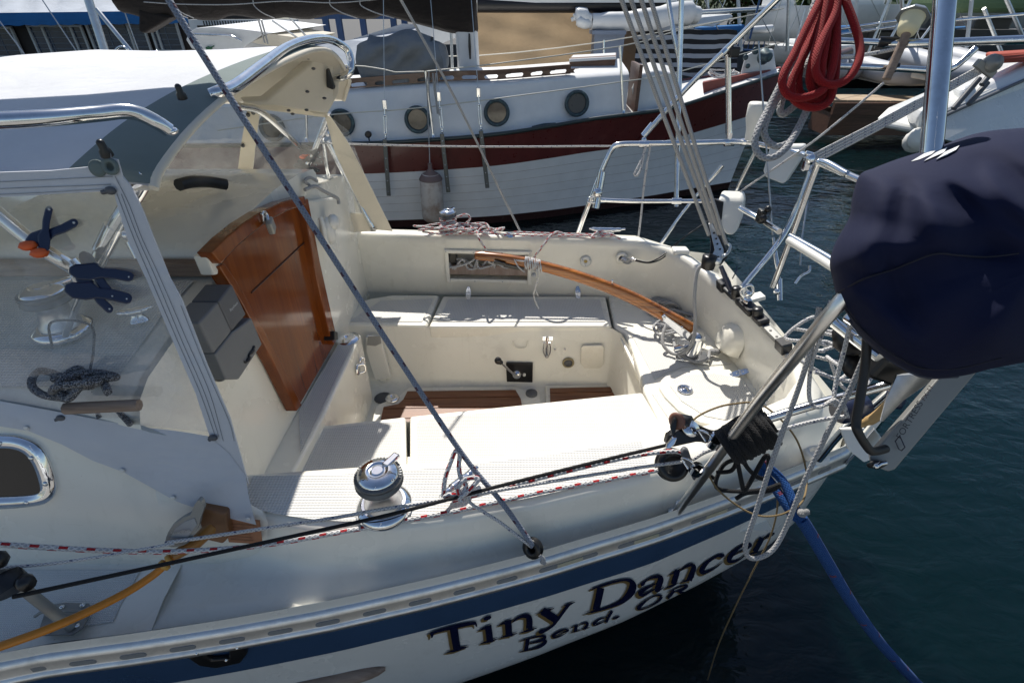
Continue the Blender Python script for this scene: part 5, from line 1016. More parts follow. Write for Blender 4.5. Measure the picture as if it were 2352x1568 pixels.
# small fittings on the far coaming top and corner
m = MB(); m.lathe(Z(1656, 577, 1.33), (0, 0, 1), [(.02, 0)], 6) if False else None
m.box(Z(1606, 579, 1.30)+Vector((-.10, .02, .0)), (.09, .07, .03), None, .012, 3); m.build('gps_puck', M['white'], TD)
m = MB(); c = Z(1170, 541, 1.325); m.lathe(c, (0, 0, 1), [(.034, 0), (.03, .01), (.01, .016), (0, .016)], 16); m.build('deck_filler', M['chrome'], TD)
def cleat(A, Bq, h=.035, r=.011):
    m = MB(); mid = (A+Bq)/2; m.tube(spl([A+Vector((0, 0, h*1.15)), A.lerp(mid, .5)+Vector((0, 0, h)), mid+Vector((0, 0, h*.95)), Bq.lerp(mid, .5)+Vector((0, 0, h)), Bq+Vector((0, 0, h*1.15))], 5), [r*.5, r, r*1.25, r*1.25, r, r*.5], 10)
    for k in (.4, .6): c = A.lerp(Bq, k); m.lathe(c, (0, 0, 1), [(r*1.8, 0), (r*1.5, .006), (r*.9, .014), (r*.9, h)], 10)
    return m.build('cleat', M['chrome'], TD)
cleat(Z(1352, 540, 1.325), Z(1434, 541, 1.325)); cleat(Z(1014, 1168, 1.318), Z(1098, 1098, 1.318), .04, .013); cleat(Z(280, 745, 1.72), Z(360, 728, 1.72), .03, .009)
# winches
def winch(c, s, tail=True):
    m = MB(); m.lathe(c, (0, 0, 1), [(.074*s, 0), (.076*s, .008*s), (.072*s, .020*s), (.058*s, .026*s)], 30); b = m.build('winch', M['chrome'], TD)
    m = MB(); m.lathe(c, (0, 0, 1), [(.052*s, .02*s), (.050*s, .034*s), (.042*s, .045*s), (.038*s, .07*s), (.041*s, .09*s), (.050*s, .098*s)], 28); m.build('drum', metal('brushed_drum_%d' % (c.x*1000), (.62, .62, .63), .32, .1), b)
    m = MB(); m.lathe(c, (0, 0, 1), [(.046*s, .096*s), (.060*s, .100*s), (.062*s, .106*s), (.050*s, .112*s), (.050*s, .116*s), (.062*s, .121*s), (.060*s, .129*s), (.052*s, .132*s)], 32)
    for k in range(40): an = 2*math.pi*k/40; m.box(c+Vector((math.cos(an)*.0570*s, math.sin(an)*.0570*s, .130*s)), (.006*s, .0024*s, .002*s), frame((math.cos(an), math.sin(an), 0), (0, 0, 1)))
    m.build('self_tailer', simple('jaw_grey_%d' % (c.x*1000), (.13, .135, .14), .4, metal=.4), b)
    m = MB(); m.lathe(c, (0, 0, 1), [(.0535*s, .130*s), (.052*s, .135*s), (.046*s, .140*s), (.030*s, .1465*s), (.026*s, .146*s), (.024*s, .143*s), (.016*s, .143*s), (.014*s, .146*s)], 32); m.box(c+Vector((.028*s, .036*s, .142*s)), (.022*s, .05*s, .012*s), frame((1, -.6, 0), (0, 0, 1)), .004); m.build('winch_cap', M['chrome'], b)
    m = MB(); m.lathe(c, (0, 0, 1), [(.013*s, .1435*s), (.0, .1438*s)], 8); m.build('handle_socket', M['dark'], b)
winch(Z(884, 1166, 1.318), 1.0); winch(Z(1030, 530, 1.325)+Vector((0, .02, 0)), .82); winch(Z(150, 762, 1.70), .95)
# main boom under its cover, above the cockpit
m = MB(); m.tube(spl([Vector(p) for p in ((.42, 2.02, 2.92), (-.3, 1.98, 2.95), (-1.2, 1.94, 3.0), (-2.6, 1.88, 3.05))], 6), [.05, .11, .15, .2], 14); m.build('boom', M['canvasw'], TD)
# ================================================================ SPRAY DODGER
DG = thing('spray_dodger', 'white canvas spray dodger with clear windows and grey chafe band over the cabin', 'dodger', (-1.3, 1.95, 1.6))
ARCH = [(1.095, 2.125), (1.14, 2.155), (1.3, 2.205), (1.5, 2.245), (1.75, 2.275), (2.0, 2.295), (2.25, 2.305), (2.45, 2.29), (2.60, 2.235), (2.69, 2.15), (2.75, 2.06)]
ap = spl([Vector((0, y, z)) for y, z in ARCH], 4)
def arow(x, dz=0.0, sq=0.0, sc=1.0, off=0.0):
    out = []
    for i, p in enumerate(ap):
        k = i/(len(ap)-1); y = 1.87+(p.y-1.87)*sc; z = p.z+dz*(1-abs(2*k-1)**3*.3)+off
        xx = x - (.06*max(0, k-.9)/.1)
        out.append(Vector((xx, y, z)))
    return out
m = MB(); m.loft([arow(-.765, 0), arow(-.80, .008), arow(-.95, .006), arow(-1.15, -.004), arow(-1.4, -.01), arow(-1.65, -.005), arow(-1.9, -.02), arow(-2.3, -.12), arow(-2.8, -.35)], flip=False)
dc = m.build('canvas_top', M['canvasw'], DG)
m = MB(); m.loft([arow(-.768, -.0, off=-.008), arow(-1.0, -.0, off=-.016), arow(-1.5, -.01, off=-.016), arow(-2.3, -.12, off=-.016)], flip=True); m.build('canvas_lining', M['cream'], DG)
def strip(x0, x1f, off):
    a, b = [], []
    for i, p in enumerate(arow(x0, 0, off=off)): a.append(p); b.append(p+Vector((x1f(i/(len(ap)-1)), 0, .003)))
    return a, b
m = MB(); a, b = strip(-.764, lambda k: -.20+.115*min(1, k*1.8), .006); m.loft([a, [p.lerp(q, .5)+Vector((0, 0, .006)) for p, q in zip(a, b)], b]); m.build('chafe_band', M['canvasg'], DG)
m = MB(); hem = [p for p in arow(-.764, 0, off=-.004)]; m.tube(hem, .010, 8); m.build('hem', M['cream'], DG)
# visor lining seen inside the far end
vz = [(612, 232), (700, 160), (735, 120), (768, 130), (783, 160), (779, 205), (752, 262), (700, 255), (640, 245), (585, 243), (560, 235)]
m = MB(); m.poly([Y(u, v, 2.64-.0011*(783-u)) for u, v in vz], (-.03, .02, .02), .012, 3); m.build('visor_lining', M['cream'], DG)
m = MB(); m.poly([Y(u, v, 2.62) for u, v in ((738, 112), (770, 118), (785, 152), (781, 215), (752, 268), (728, 262), (748, 215), (752, 160))], (-.06, .03, .0), .02, 4); m.build('visor_end', M['cream'], DG)
m = MB(); m.poly([Y(u, v, 2.60) for u, v in ((751, 158), (757, 156), (772, 200), (768, 206), (752, 200))], (0, -.02, 0), .006); m.build('buckle', M['black'], DG)
m = MB()
for u, v in ((708, 134), (720, 158), (706, 211), (663, 254), (704, 253), (745, 226), (672, 262)): c = Y(u, v, 2.55); m.ball(c, .010, 8, (1, .6, .6))
m.build('snap', M['dgrey'], DG)
# stainless grab rails
def pipe(name, pts, r, mt='steel', parent=DG, n=8, seg=14):
    m = MB(); m.tube(spl([D(*q) for q in pts], n), r, seg); return m.build(name, M[mt], parent)
pipe('grab_rail', [(486, 219, 1.34), (505, 211, 1.345), (540, 198, 1.40), (600, 153, 1.57), (660, 110, 1.80), (715, 91, 2.0), (760, 92, 2.2), (795, 112, 2.3), (806, 140, 2.32), (804, 165, 2.32), (790, 176, 2.33), (768, 180, 2.36)], .0165)
pipe('grab_rail', [(-60, 280, .92), (100, 272, .97), (220, 262, 1.03), (280, 256, 1.06), (320, 262, 1.08), (360, 281, 1.10), (388, 299, 1.12)], .0155)
m = MB(); c = D(391, 301, 1.122); m.ball(c, .0155, 12, (1.1, 1, .6)); m.build('rail_foot', M['chrome'], DG)
pipe('frame_tube', [(338, 402, 1.11), (310, 450, 1.12), (270, 510, 1.14), (225, 600, 1.18), (196, 655, 1.22)], .0165)
pipe('frame_tube', [(196, 650, 1.22), (150, 770, 1.34)], .0075)
pipe('frame_tube', [(-60, 445, 1.10), (60, 545, 1.15), (130, 592, 1.18), (172, 618, 1.21)], .016)
m = MB(); a = D(158, 600, 1.20); b = D(184, 628, 1.215); m.tube([a, b], .019, 14); a = D(235, 575, 1.165); b = D(262, 520, 1.145); m.tube([b, a], .0195, 14); a = D(214, 630, 1.19); b = D(205, 660, 1.21); m.tube([a, b], .0205, 14); m.box(D(186, 640, 1.2), (.035, .02, .028), None, .005); m.ball(D(178, 636, 1.185), .009, 8); m.build('frame_joint', M['chrome'], DG)
m = MB(); m.tube([D(300, 555, 1.12), D(318, 592, 1.13)], .010, 10); m.ball(D(290, 540, 1.13), .011, 8); m.build('frame_socket', M['chrome'], DG)
pipe('frame_tube', [(755, 258, 2.6), (722, 345, 2.72), (695, 400, 2.8), (668, 440, 2.88)], .0135)
pipe('frame_tube', [(545, 243, 1.7), (600, 258, 1.95), (660, 310, 2.35), (688, 338, 2.7)], .0125)
pipe('frame_tube', [(752, 325, 2.70), (790, 400, 2.8), (850, 512, 2.93)], .0125); pipe('frame_tube', [(742, 318, 2.7), (752, 390, 2.8), (765, 440, 2.9)], .010)
m = MB(); c = D(742, 302, 2.66); m.tube([D(748, 290, 2.66), D(736, 318, 2.68)], .017, 10); m.ball(D(752, 308, 2.67), .014, 8); m.tube([D(844, 498, 2.92), D(856, 522, 2.95)], .015, 10); m.box(D(858, 526, 2.95), (.03, .03, .02)); m.build('frame_joint', M['chrome'], DG)
# near side curtain
CP_, CN_ = (-.745, .943, 1.55), (0, -.979, .205)
def cu(u, v, d=0.0): return PL(u, v, CP_, CN_)+Vector((0, -d, d*.2))
pane = [(-80, 456), (258, 440), (300, 555), (340, 640), (400, 780), (450, 895), (481, 991), (320, 976), (150, 948), (0, 920), (-80, 908)]
m = MB(); m.add([cu(u, v) for u, v in pane], [list(range(len(pane)))], None, False); sw = m.build('side_window', M['vinyl'], DG)
m = MB(); m.poly([cu(u, v, .003) for u, v in ((-90, 392), (0, 396), (120, 392), (200, 384), (240, 374), (247, 362), (272, 367), (283, 405), (301, 427), (316, 454), (332, 489), (352, 540), (391, 637), (420, 690), (478, 840), (530, 960), (541, 1000), (558, 1060), (572, 1110), (484, 1003), (450, 900), (396, 776), (338, 640), (296, 552), (262, 438), (120, 446), (-90, 458))], (0, .004, 0)); m.build('window_border', M['canvasw'], DG)
m = MB(); sk_ = []
lo_ = [(-90, 962), (0, 972), (75, 984), (150, 1014), (222, 1052), (290, 1077), (350, 1110), (407, 1142), (424, 1149), (475, 1166), (540, 1185), (594, 1198)]; hi_ = [(-90, 904), (0, 918), (75, 932), (150, 946), (222, 960), (290, 972), (350, 981), (407, 987), (440, 992), (484, 1000), (530, 1040), (566, 1090)]
lw = [cab(u, v)+Vector((0, -.012, .004)) for u, v in lo_]; hw = [cu(u, v, .004) for u, v in hi_]
m.loft([hw, [p.lerp(q, .35)+Vector((0, -.006, 0)) for p, q in zip(hw, lw)], [p.lerp(q, .7)+Vector((0, -.004, 0)) for p, q in zip(hw, lw)], lw], flip=True); sk2 = m.build('skirt', M['canvasw'], DG)
m = MB()
for seq in (((-80, 421), (80, 414), (200, 408), (262, 405)), ((-80, 437), (80, 430), (200, 426), (258, 423)), ((-80, 450), (100, 442), (200, 436), (258, 433)), ((272, 445), (310, 545), (350, 640), (410, 780), (462, 900), (497, 1000)), ((282, 445), (320, 545), (362, 640), (420, 780), (472, 900), (505, 1000)), ((268, 405), (300, 470), (330, 548), (372, 640), (432, 780), (484, 900), (515, 1010)), ((418, 700), (476, 845), (527, 962), (540, 1010))): m.tube(spl([cu(u, v, .0045) for u, v in seq], 6), .0006, 5)
for dv in (12, 20, 32): m.tube(spl([cu(u, v+dv, .0055) for u, v in ((-80, 906), (75, 934), (222, 962), (350, 983), (480, 1000))], 6), .0006, 5)
m.build('stitching', M['thread'], DG)
m = MB(); sb = None
for u, v in ((75, 977), (292, 1073), (407, 1135), (491, 1166), (576, 1183)): c = cab(u, v)+Vector((0, -.016, .006)); m.ball(c, .0065, 10, (1, .5, 1))
m.build('snap', M['white'], DG)
m = MB()
for u, v, d in ((146, 956, -10), (493, 1001, -8), (260, 437, -18)): c = cu(u, v, .008); m.ball(c, .011, 10, (1.1, .6, .8)); m.tube([c, cu(u+d, v+4, .010)], .005, 6)
m.build('turn_button', M['dgrey'], DG)
m = MB(); c = cu(260, 382, .006); m.lathe(c, (0, -1, .2), [(.017, 0), (.017, .004), (.009, .005), (.008, 0)], 18); c = cu(229, 386, .005); m.lathe(c, (0, -1, .2), [(.017, 0), (.017, .003), (.009, .004)], 18); m.build('eyelet', M['canvasg'], DG)
m = MB()
for u, v, t_ in ((415, 215, 1.25), (240, 345, 1.03), (566, 128, 1.95)):
    c = D(u, v, t_); m.lathe(c, (.1, -.3, 1), [(.012, -.012), (.011, .0), (.0075, .004), (.0075, .018), (.004, .022), (0, .022)], 10)
m.build('turn_button', M['black'], DG)
m = MB(); m.tube(spl([cu(u, v, .008) for u, v in ((242, 366), (236, 356), (248, 354), (240, 346), (258, 350), (262, 362))], 4), .0011, 5); m.build('loose_thread', M['thread'], DG)
# far side curtain
def fcp(u, v): return PL(u, v, (-.72, 2.85, 1.34), (0, -.985, -.17))
m = MB(); q = [(430, 250), (585, 243), (752, 264), (800, 300), (885, 525), (786, 532), (730, 440), (560, 425), (345, 415), (400, 330)]
m.add([fcp(u, v) for u, v in q], [list(range(len(q)))], None, False); m.build('side_window', M['vinyl'], DG)
def fstrip(q): 
    m = MB(); m.poly([fcp(u, v)+Vector((0, -.006, 0)) for u, v in q], (0, .003, 0)); return m.build('window_border', M['cream'], DG)
fstrip([(746, 262), (760, 268), (802, 330), (848, 420), (902, 530), (858, 526), (812, 440), (770, 350)]); fstrip([(570, 245), (598, 258), (588, 330), (578, 425), (543, 425), (555, 330)]); fstrip([(560, 232), (752, 258), (752, 270), (560, 246)]); fstrip([(780, 488), (846, 490), (858, 530), (788, 534)]); fstrip([(340, 405), (545, 416), (545, 428), (345, 420)])
m = MB()
for u, v in ((560, 333), (553, 392), (572, 263), (584, 258)): m.ball(fcp(u, v)+Vector((0, -.012, 0)), .011, 8)
m.build('snap', M['dgrey'], DG)
# window frame in the cabin side and shore power inlet
m = MB(); o_ = [(-160, 1000), (0, 997), (50, 1001), (92, 1020), (116, 1056), (131, 1102), (131, 1128), (116, 1148), (80, 1157), (0, 1163), (-160, 1166)]; i_ = [(-140, 1030), (0, 1028), (44, 1030), (68, 1042), (86, 1070), (98, 1108), (96, 1124), (84, 1132), (60, 1136), (0, 1139), (-140, 1142)]
o_ = [(p.x, p.y) for p in spl([Vector((u, v, 0)) for u, v in o_], 4)]; i_ = [(p.x, p.y) for p in spl([Vector((u, v, 0)) for u, v in i_], 4)]; oo = [cab(u, v) for u, v in o_]; ii = [cab(u, v) for u, v in i_]; nv = Vector((0, -.012, .004))
m.loft([oo, [p+nv for p in oo], [p.lerp(q, .8)+nv*1.3 for p, q in zip(oo, ii)], [p+nv*.2 for p in ii]], True, closed=True); wf = m.build('window_frame', M['chrome'], TD)
m = MB(); m.poly([p+nv*.3 for p in ii], (0, .002, 0)); m.build('glass', M['glassdark'], wf); m = MB()
for u, v in ((12, 1012), (84, 1046), (115, 1104), (72, 1147)): m.ball(cab(u, v)+nv*1.2, .0075, 8, (1, .5, 1))
m.build('screw', M['steel'], wf)
def cabo(u, v, d): return PL(u, v, (-.9, .845-d, 1.25), CN)
m = MB(); m.poly([cabo(u, v, .03) for u, v in ((446, 1160), (470, 1168), (520, 1178), (525, 1235), (512, 1250), (470, 1240), (455, 1195))], (0, .05, 0), .006); inl = m.build('power_inlet', simple('inlet_brown', (.22, .10, .04), .4, var=.4), TD)
m = MB(); q = [(380, 1240), (392, 1212), (420, 1190), (438, 1180), (446, 1160), (458, 1148), (468, 1166), (460, 1190), (455, 1210), (432, 1246), (400, 1256), (384, 1252)]
base = spl([cabo(u, v, .075) for u, v in q], 3, closed=True); m.poly(base, (0, .012, 0)); ld = m.build('inlet_lid', M['alugrey'], inl)
m = MB(); q = [(390, 1238), (402, 1214), (424, 1198), (446, 1190), (452, 1204), (428, 1238), (402, 1248)]; m.poly([cabo(u, v, .0768) for u, v in q], (0, .002, 0)); m.build('lid_panel', simple('lid_grey', (.33, .33, .33), .5), ld)  # lid panel in plain mid grey
flat_text('SmartPlug', cabo(396, 1226, .078), cabo(438, 1218, .078), Vector((0, 0, 1)), ld, M['alu'], Vector((0, -.001, 0)))
m = MB(); m.poly([cab(u, v)+Vector((0, -.006, 0)) for u, v in ((514, 1186), (598, 1192), (604, 1245), (528, 1240))], (0, .004, 0)); pq = m.build('copper_plaque', M['copper'], TD)
m = MB()
for k in range(6): m.tube([cab(528+k, 1196+k*7)+Vector((0, -.0085, 0)), cab(590-((k*37) % 20), 1200+k*7)+Vector((0, -.0085, 0))], .0006, 4)
m.build('engraved_line', simple('engraving', (.2, .09, .04), .6), pq)
m = MB(); m.tube(spl([D(420, 1148, 1.37), D(436, 1136, 1.36), D(458, 1140, 1.36), D(474, 1156, 1.36), D(478, 1170, 1.37)], 5), .0075, 8); m.build('strap_loop', M['canvasg'], DG)

# ================================================================ STERN RAILS AND GEAR (parts of the boat)
def rail(name, pts, r, mt='steel', n=6, parent=TD): return pipe(name, pts, r, mt, parent, n, 12)
rail('pushpit_rail', [(1326, 540, 3.12), (1350, 475, 3.0), (1385, 385, 2.9), (1404, 345, 2.86), (1422, 332, 2.84), (1480, 330, 2.83), (1600, 328, 2.80), (1700, 326, 2.76), (1752, 334, 2.72), (1835, 352, 2.60), (1856, 362, 2.5), (1864, 380, 2.42), (1850, 430, 2.44), (1800, 540, 2.52), (1705, 660, 2.55)], .0145)
rail('pushpit_midrail', [(1352, 458, 2.98), (1450, 462, 2.95), (1560, 462, 2.92), (1650, 462, 2.88)], .012)
rail('pushpit_leg', [(1660, 380, 2.80), (1600, 450, 2.92), (1560, 500, 2.98), (1518, 560, 3.05)], .011); rail('pushpit_leg', [(1735, 350, 2.75), (1700, 420, 2.85), (1655, 520, 3.0)], .012)
rail('pushpit_leg', [(1945, 400, 2.0), (1890, 372, 2.1), (1872, 395, 2.15), (1820, 540, 2.3), (1775, 660, 2.42)], .0135); rail('pushpit_leg', [(1990, 420, 1.95), (1920, 390, 2.05), (1880, 372, 2.12)], .014)
rail('stern_bar', [(1700, 478, 2.7), (1745, 503, 2.6), (1790, 532, 2.45)], .015); rail('stern_bar', [(1815, 542, 2.3), (1900, 590, 2.1), (1940, 618, 2.0)], .014); rail('stern_bar', [(1812, 552, 2.28), (1900, 606, 2.08), (1940, 632, 1.98)], .017, 'white')
rail('arch_pole', [(1566, -20, 2.62), (1560, 200, 2.8), (1553, 475, 2.95)], .0135); rail('arch_pole', [(1532, -20, 2.7), (1548, 80, 2.75), (1562, 150, 2.8)], .012)
rail('arch_brace', [(1800, -15, 2.3), (1672, 110, 2.55), (1575, 205, 2.72), (1478, 314, 2.85)], .0145); rail('arch_strut', [(1671, 108, 2.56), (1673, 200, 2.66), (1674, 322, 2.78)], .0145)
m = MB()
for (a, b, t0, t1, r) in (((1500, 285), (1478, 312), 2.82, 2.85, .018), ((1673, 285), (1674, 308), 2.75, 2.77, .018), ((1678, 106), (1660, 124), 2.55, 2.57, .019), ((1468, 331), (1490, 331), 2.835, 2.83, .019), ((1664, 328), (1686, 327), 2.78, 2.775, .019), ((1543, 462), (1565, 462), 2.93, 2.92, .018), ((1702, 326), (1716, 327), 2.765, 2.75, .018)): m.tube([D(*a, t0), D(*b, t1)], r, 12)
m.ball(D(1479, 322, 2.84), .016, 8); m.box(D(1674, 316, 2.775), (.02, .03, .05)); m.build('rail_clamp', M['chrome'], TD)
m = MB(); m.box(D(1686, 120, 2.55), (.05, .04, .05), None, .01); m.build('clamp_block', M['black'], TD)
m = MB(); c = D(1376, 446, 2.88); m.tube([D(1383, 395, 2.86), D(1368, 478, 2.92)], .022, 12); m.lathe(D(1372, 443, 2.86), (0, -1, .3), [(.026, 0), (.026, .015), (0, .016)], 14); m.tube(spl([D(1366, 452, 2.88), D(1352, 454, 2.88), D(1350, 464, 2.88), D(1366, 466, 2.88)], 4), .004, 6); m.build('rod_holder', M['steel'], TD)
# near quarter rails
rail('quarter_leg', [(1555, 1176, 1.552), (1640, 1060, 1.32), (1740, 925, 1.15), (1830, 815, 1.0), (1900, 728, .92), (1975, 640, .88)], .0128, 'steelb')
m = MB(); c = Z(1556, 1172, 1.152); m.lathe(c, (.2, -.1, 1), [(.035, 0), (.035, .006), (.02, .012), (.018, .03)], 16); m.build('leg_base', M['steel'], TD)
rail('quarter_rail', [(1640, 1000, 1.33), (1720, 975, 1.30), (1850, 935, 1.27), (1960, 905, 1.25), (2060, 878, 1.22)], .0115); rail('quarter_leg', [(1880, 1055, 1.66), (1940, 985, 1.55), (2020, 920, 1.42), (2075, 870, 1.3)], .0115); rail('quarter_leg', [(1990, 1010, 1.5), (2030, 950, 1.4), (2090, 865, 1.26)], .010)
m = MB(); c = Z(1872, 1048, 1.16); m.lathe(c, (0, 0, 1), [(.045, 0), (.04, .02), (.025, .025), (.02, .01)], 16); m.build('leg_base', M['white'], TD)
m = MB()
for (u, v, tt) in ((1600, 1078, 1.34), (1640, 1015, 1.30)):
    c = D(u, v, tt); m.lathe(c, (D(1830, 815, 1.0)-D(1552, 1186, 1.46)), [(.017, -.012), (.018, 0), (.017, .012)], 14); m.tube(spl([c, D(u-14, v-20, tt-.01), D(u-34, v-26, tt), D(u-20, v-2, tt)], 5), .003, 6)
m.build('lead_clamp', M['chrome'], TD)
rail('tall_pole', [(2172, -20, .90), (2155, 170, .90), (2136, 380, .91)], .0172)
rail('arch_rail', [(1856, 100, 2.3), (1870, 94, 2.28), (1950, 95, 2.25), (2030, 98, 2.2)], .013); rail('arch_rail', [(2030, 101, 2.2), (2150, 99, 2.1), (2400, 90, 1.95)], .0165); rail('arch_rail', [(1840, 152, 2.3), (1950, 153, 2.25), (2050, 157, 2.2), (2160, 162, 2.15), (2195, 152, 2.12), (2240, 112, 2.1)], .0135)
m = MB(); m.tube([D(2018, 96, 2.2), D(2060, 98, 2.18)], .021, 12); m.tube([D(2046, 152, 2.2), D(2060, 156, 2.2)], .02, 12); m.build('rail_clamp', M['black'], TD)
# ================================================================ THINGS ON AND AROUND THE BOAT
lamp = thing('solar_lamp', 'solar garden lamp with cream shade and grey cap strapped to the stern rail', 'lamp', D(2035, 185, 2.15))
c = D(2080, 78, 2.12); ax = (D(2104, 24, 2.12)-c); m = MB(); m.lathe(c, ax, [(.018, 0), (.033, .005), (.038, .025), (.041, .05), (.046, .078)], 20); m.build('lamp_shade', M['lampcream'], lamp)
m = MB(); m.lathe(c+ax.normalized()*.074, ax, [(.062, 0), (.060, .006), (.042, .026), (.03, .028), (0, .028)], 8, False); m.build('lamp_cap', simple('cap_slate', (.25, .27, .28), .3, metal=.4), lamp)
m = MB(); m.tube([D(2085, 72, 2.12), D(2036, 182, 2.17)], .017, 10); m.build('stake', M['teakw'], lamp)
m = MB(); m.poly([D(u, v, 2.62) for u, v in ((1768, 336), (1846, 334), (1834, 372), (1800, 424), (1757, 408), (1752, 392))], (.05, .06, .0), .012, 3); m.build('transducer_box', M['white'], label='white electronics box clamped to the far stern rail', cat='box')
m = MB(); c = D(1724, 322, 2.7); m.lathe(c, (0.02, 0, 1), [(.03, 0), (.035, .05), (.052, .11), (.055, .17), (.05, .18), (.0, .183)], 22); m.build('gps_antenna', M['white'], label='white mushroom antenna standing on the far stern rail', cat='antenna')
sp = thing('speaker_box', 'white curved speaker box hanging under the far stern rail', 'speaker', D(1680, 520, 2.85))
m = MB(); m.poly([D(u, v, 2.78) for u, v in ((1648, 456), (1700, 458), (1708, 464), (1705, 500), (1690, 540), (1668, 544), (1655, 520))], (.05, .1, .02), .02, 4); m.build('case', M['white'], sp); m = MB(); m.poly([D(u, v, 2.775) for u, v in ((1640, 458), (1662, 464), (1658, 500), (1652, 520), (1638, 500))], (.01, .02, 0), .004); m.build('grille', M['dark'], sp)
m = MB(); c = D(1748, 496, 2.55); m.box(c, (.035, .05, .07), None, .01); m.ball(c+Vector((.015, -.02, .04)), .018, 8); m.ball(c+Vector((0, -.03, 0)), .02, 8); m.build('mount_bracket', M['black'], label='black mount bracket clamped on the slanted stern bar', cat='bracket')
for i, (pts, r, lb) in enumerate(((((1742, 95, 2.4), (1757, 300, 2.5), (1775, 540, 2.55)), .004, 'thin backstay wire passing beside the grey rope coil'), (((1858, 440, 2.35), (1842, 545, 2.3), (1838, 610, 2.3)), .004, 'thin wire beside the slanted stern bars'))):
    m = MB(); m.tube([D(*q) for q in pts], r, 6); m.build('stay_wire', M['wire'], label=lb, cat='wire')
bs = thing('backstay_turnbuckle', 'steel turnbuckle and shackle at the foot of the backstay', 'turnbuckle', D(1785, 690, 2.5))
m = MB(); m.tube([D(1776, 545, 2.55), D(1784, 600, 2.55), D(1790, 640, 2.55)], [.006, .012, .006], 8); m.tube([D(1790, 640, 2.55), D(1791, 690, 2.55)], .014, 8); m.ball(D(1784, 670, 2.53), .017, 8); m.build('body', M['steel'], bs)
m = MB(); m.tube(spl([D(1860, 610, 2.25), D(1858, 624, 2.25), D(1840, 634, 2.25), D(1826, 652, 2.25)], 4), .006, 6); m.build('snap_hook', M['chrome'], label='small snap hook dangling under the slanted stern bar', cat='hook')
# outboard under its navy cover
OB = thing('outboard_motor', 'outboard motor head wrapped in a navy blue cover at the right edge', 'outboard motor', D(2250, 860, .95))
out = [(1975, 402), (2010, 385), (2060, 366), (2105, 352), (2150, 340), (2200, 320), (2250, 305), (2310, 297), (2400, 296), (2560, 330), (2640, 450), (2640, 640), (2560, 780), (2450, 812), (2352, 832), (2280, 846), (2220, 861), (2160, 868), (2120, 864), (2070, 842), (2010, 803), (1970, 762), (1946, 722), (1925, 690), (1912, 640), (1906, 600), (1920, 555), (1950, 500), (1958, 450)]
o3 = spl([Vector((u, v, 0)) for u, v in out], 7, closed=True); cx, cy = 2430, 600; rows = []
def cov(q, k, front):
    u = cx+(q.x-cx)*k; v = cy+(q.y-cy)*k; h = max(0, 1-k**3.4)**.55; an = math.atan2(q.y-cy, q.x-cx)
    fold = (.016*math.sin(an*5+k*4)+.010*math.sin(an*11-2+k*7))*k*k*(1-k)*5 if front else 0
    ridge = 0
    for (ax0, ay0, ax1, ay1, w0, w1, dp) in ((2040, 410, 1965, 620, 24, 42, .020), (2078, 400, 2078, 560, 16, 36, -.012), (2115, 410, 2190, 640, 20, 50, .018), (2180, 420, 2330, 640, 16, 50, -.020), (1950, 660, 2120, 800, 16, 30, .014), (2020, 560, 2110, 780, 10, 26, -.012), (2250, 380, 2420, 520, 20, 40, .02)):
        dx, dy = ax1-ax0, ay1-ay0; L2 = dx*dx+dy*dy; s_ = max(-.15, min(1.15, ((u-ax0)*dx+(v-ay0)*dy)/L2)); dd = math.hypot(u-ax0-dx*s_, v-ay0-dy*s_); w_ = w0+(w1-w0)*max(0, min(1, s_))
        ridge += dp*math.exp(-(dd/w_)**2)*max(0, 1-(2*min(1, max(0, s_))-1)**4)
    return D(u, v, .93-(.17*h+(fold+ridge*min(1, h*1.5)) if front else -.16*h))
ks = [0.0, .1, .2, .3, .4, .48, .55, .6, .65, .7, .74, .78, .82, .86, .9, .93, .955, .975, .99, 1.0]
m = MB(); m.loft([[cov(q, k, True) for q in o3] for k in ks]+[[cov(q, k, False) for q in o3] for k in ks[-2::-1]], True, closed=True); m.build('motor_cover', M['navy'], OB)
def kof(u, v):
    an = math.atan2(v-cy, u-cx); q = min(o3, key=lambda q: abs((math.atan2(q.y-cy, q.x-cx)-an+math.pi) % (2*math.pi)-math.pi)); k = math.hypot(u-cx, v-cy)/math.hypot(q.x-cx, q.y-cy)
    return cov(Vector((cx+(u-cx)/k, cy+(v-cy)/k, 0)), min(k, .99), True)-ray(u, v)*.006
m = MB()
for q in (((2092, 367), (2122, 349), (2152, 338), (2140, 350), (2112, 362)), ((2122, 366), (2150, 346), (2176, 334), (2168, 346)), ((2150, 362), (2172, 344), (2204, 330), (2196, 340), (2176, 352))): 
    m.poly([kof(u, v+4) for u, v in q], ray(q[0][0], q[0][1])*.003)
m.build('cover_print', M['whitepaint'], OB)
m = MB(); m.tube(spl([kof(u, v) for u, v in ((1925, 672), (1985, 640), (2054, 618), (2143, 584), (2200, 586), (2266, 590), (2340, 582))], 5), .0016, 5); m.tube(spl([kof(u, v) for u, v in ((1935, 700), (1970, 745), (2020, 792), (2070, 826), (2120, 846), (2200, 846), (2300, 822))], 5), .0014, 5); m.build('cover_seam', simple('seam_navy', (.003, .004, .016), .7), OB)
m = MB(); m.tube(spl([cov(Vector((u, v, 0)), 1.0, True)+ray(u, v)*-.07*0 for u, v in ((1950, 735), (2010, 800), (2110, 862), (2200, 864))], 4), .003, 6); m.build('draw_cord', M['navyplastic'], OB)
m = MB(); m.box(D(1990, 740, 1.06), (.10, .03, .05), frame((.8, .2, -.6), (0, 0, 1)), .006); m.tube([D(1880, 745, 1.2), D(1935, 700, 1.1), D(2010, 670, 1.0)], .012, 8); m.tube([D(1890, 720, 1.15), D(1960, 775, 1.1), D(2020, 820, 1.05)], .012, 8); m.build('clamp_bracket', M['steel'], OB)
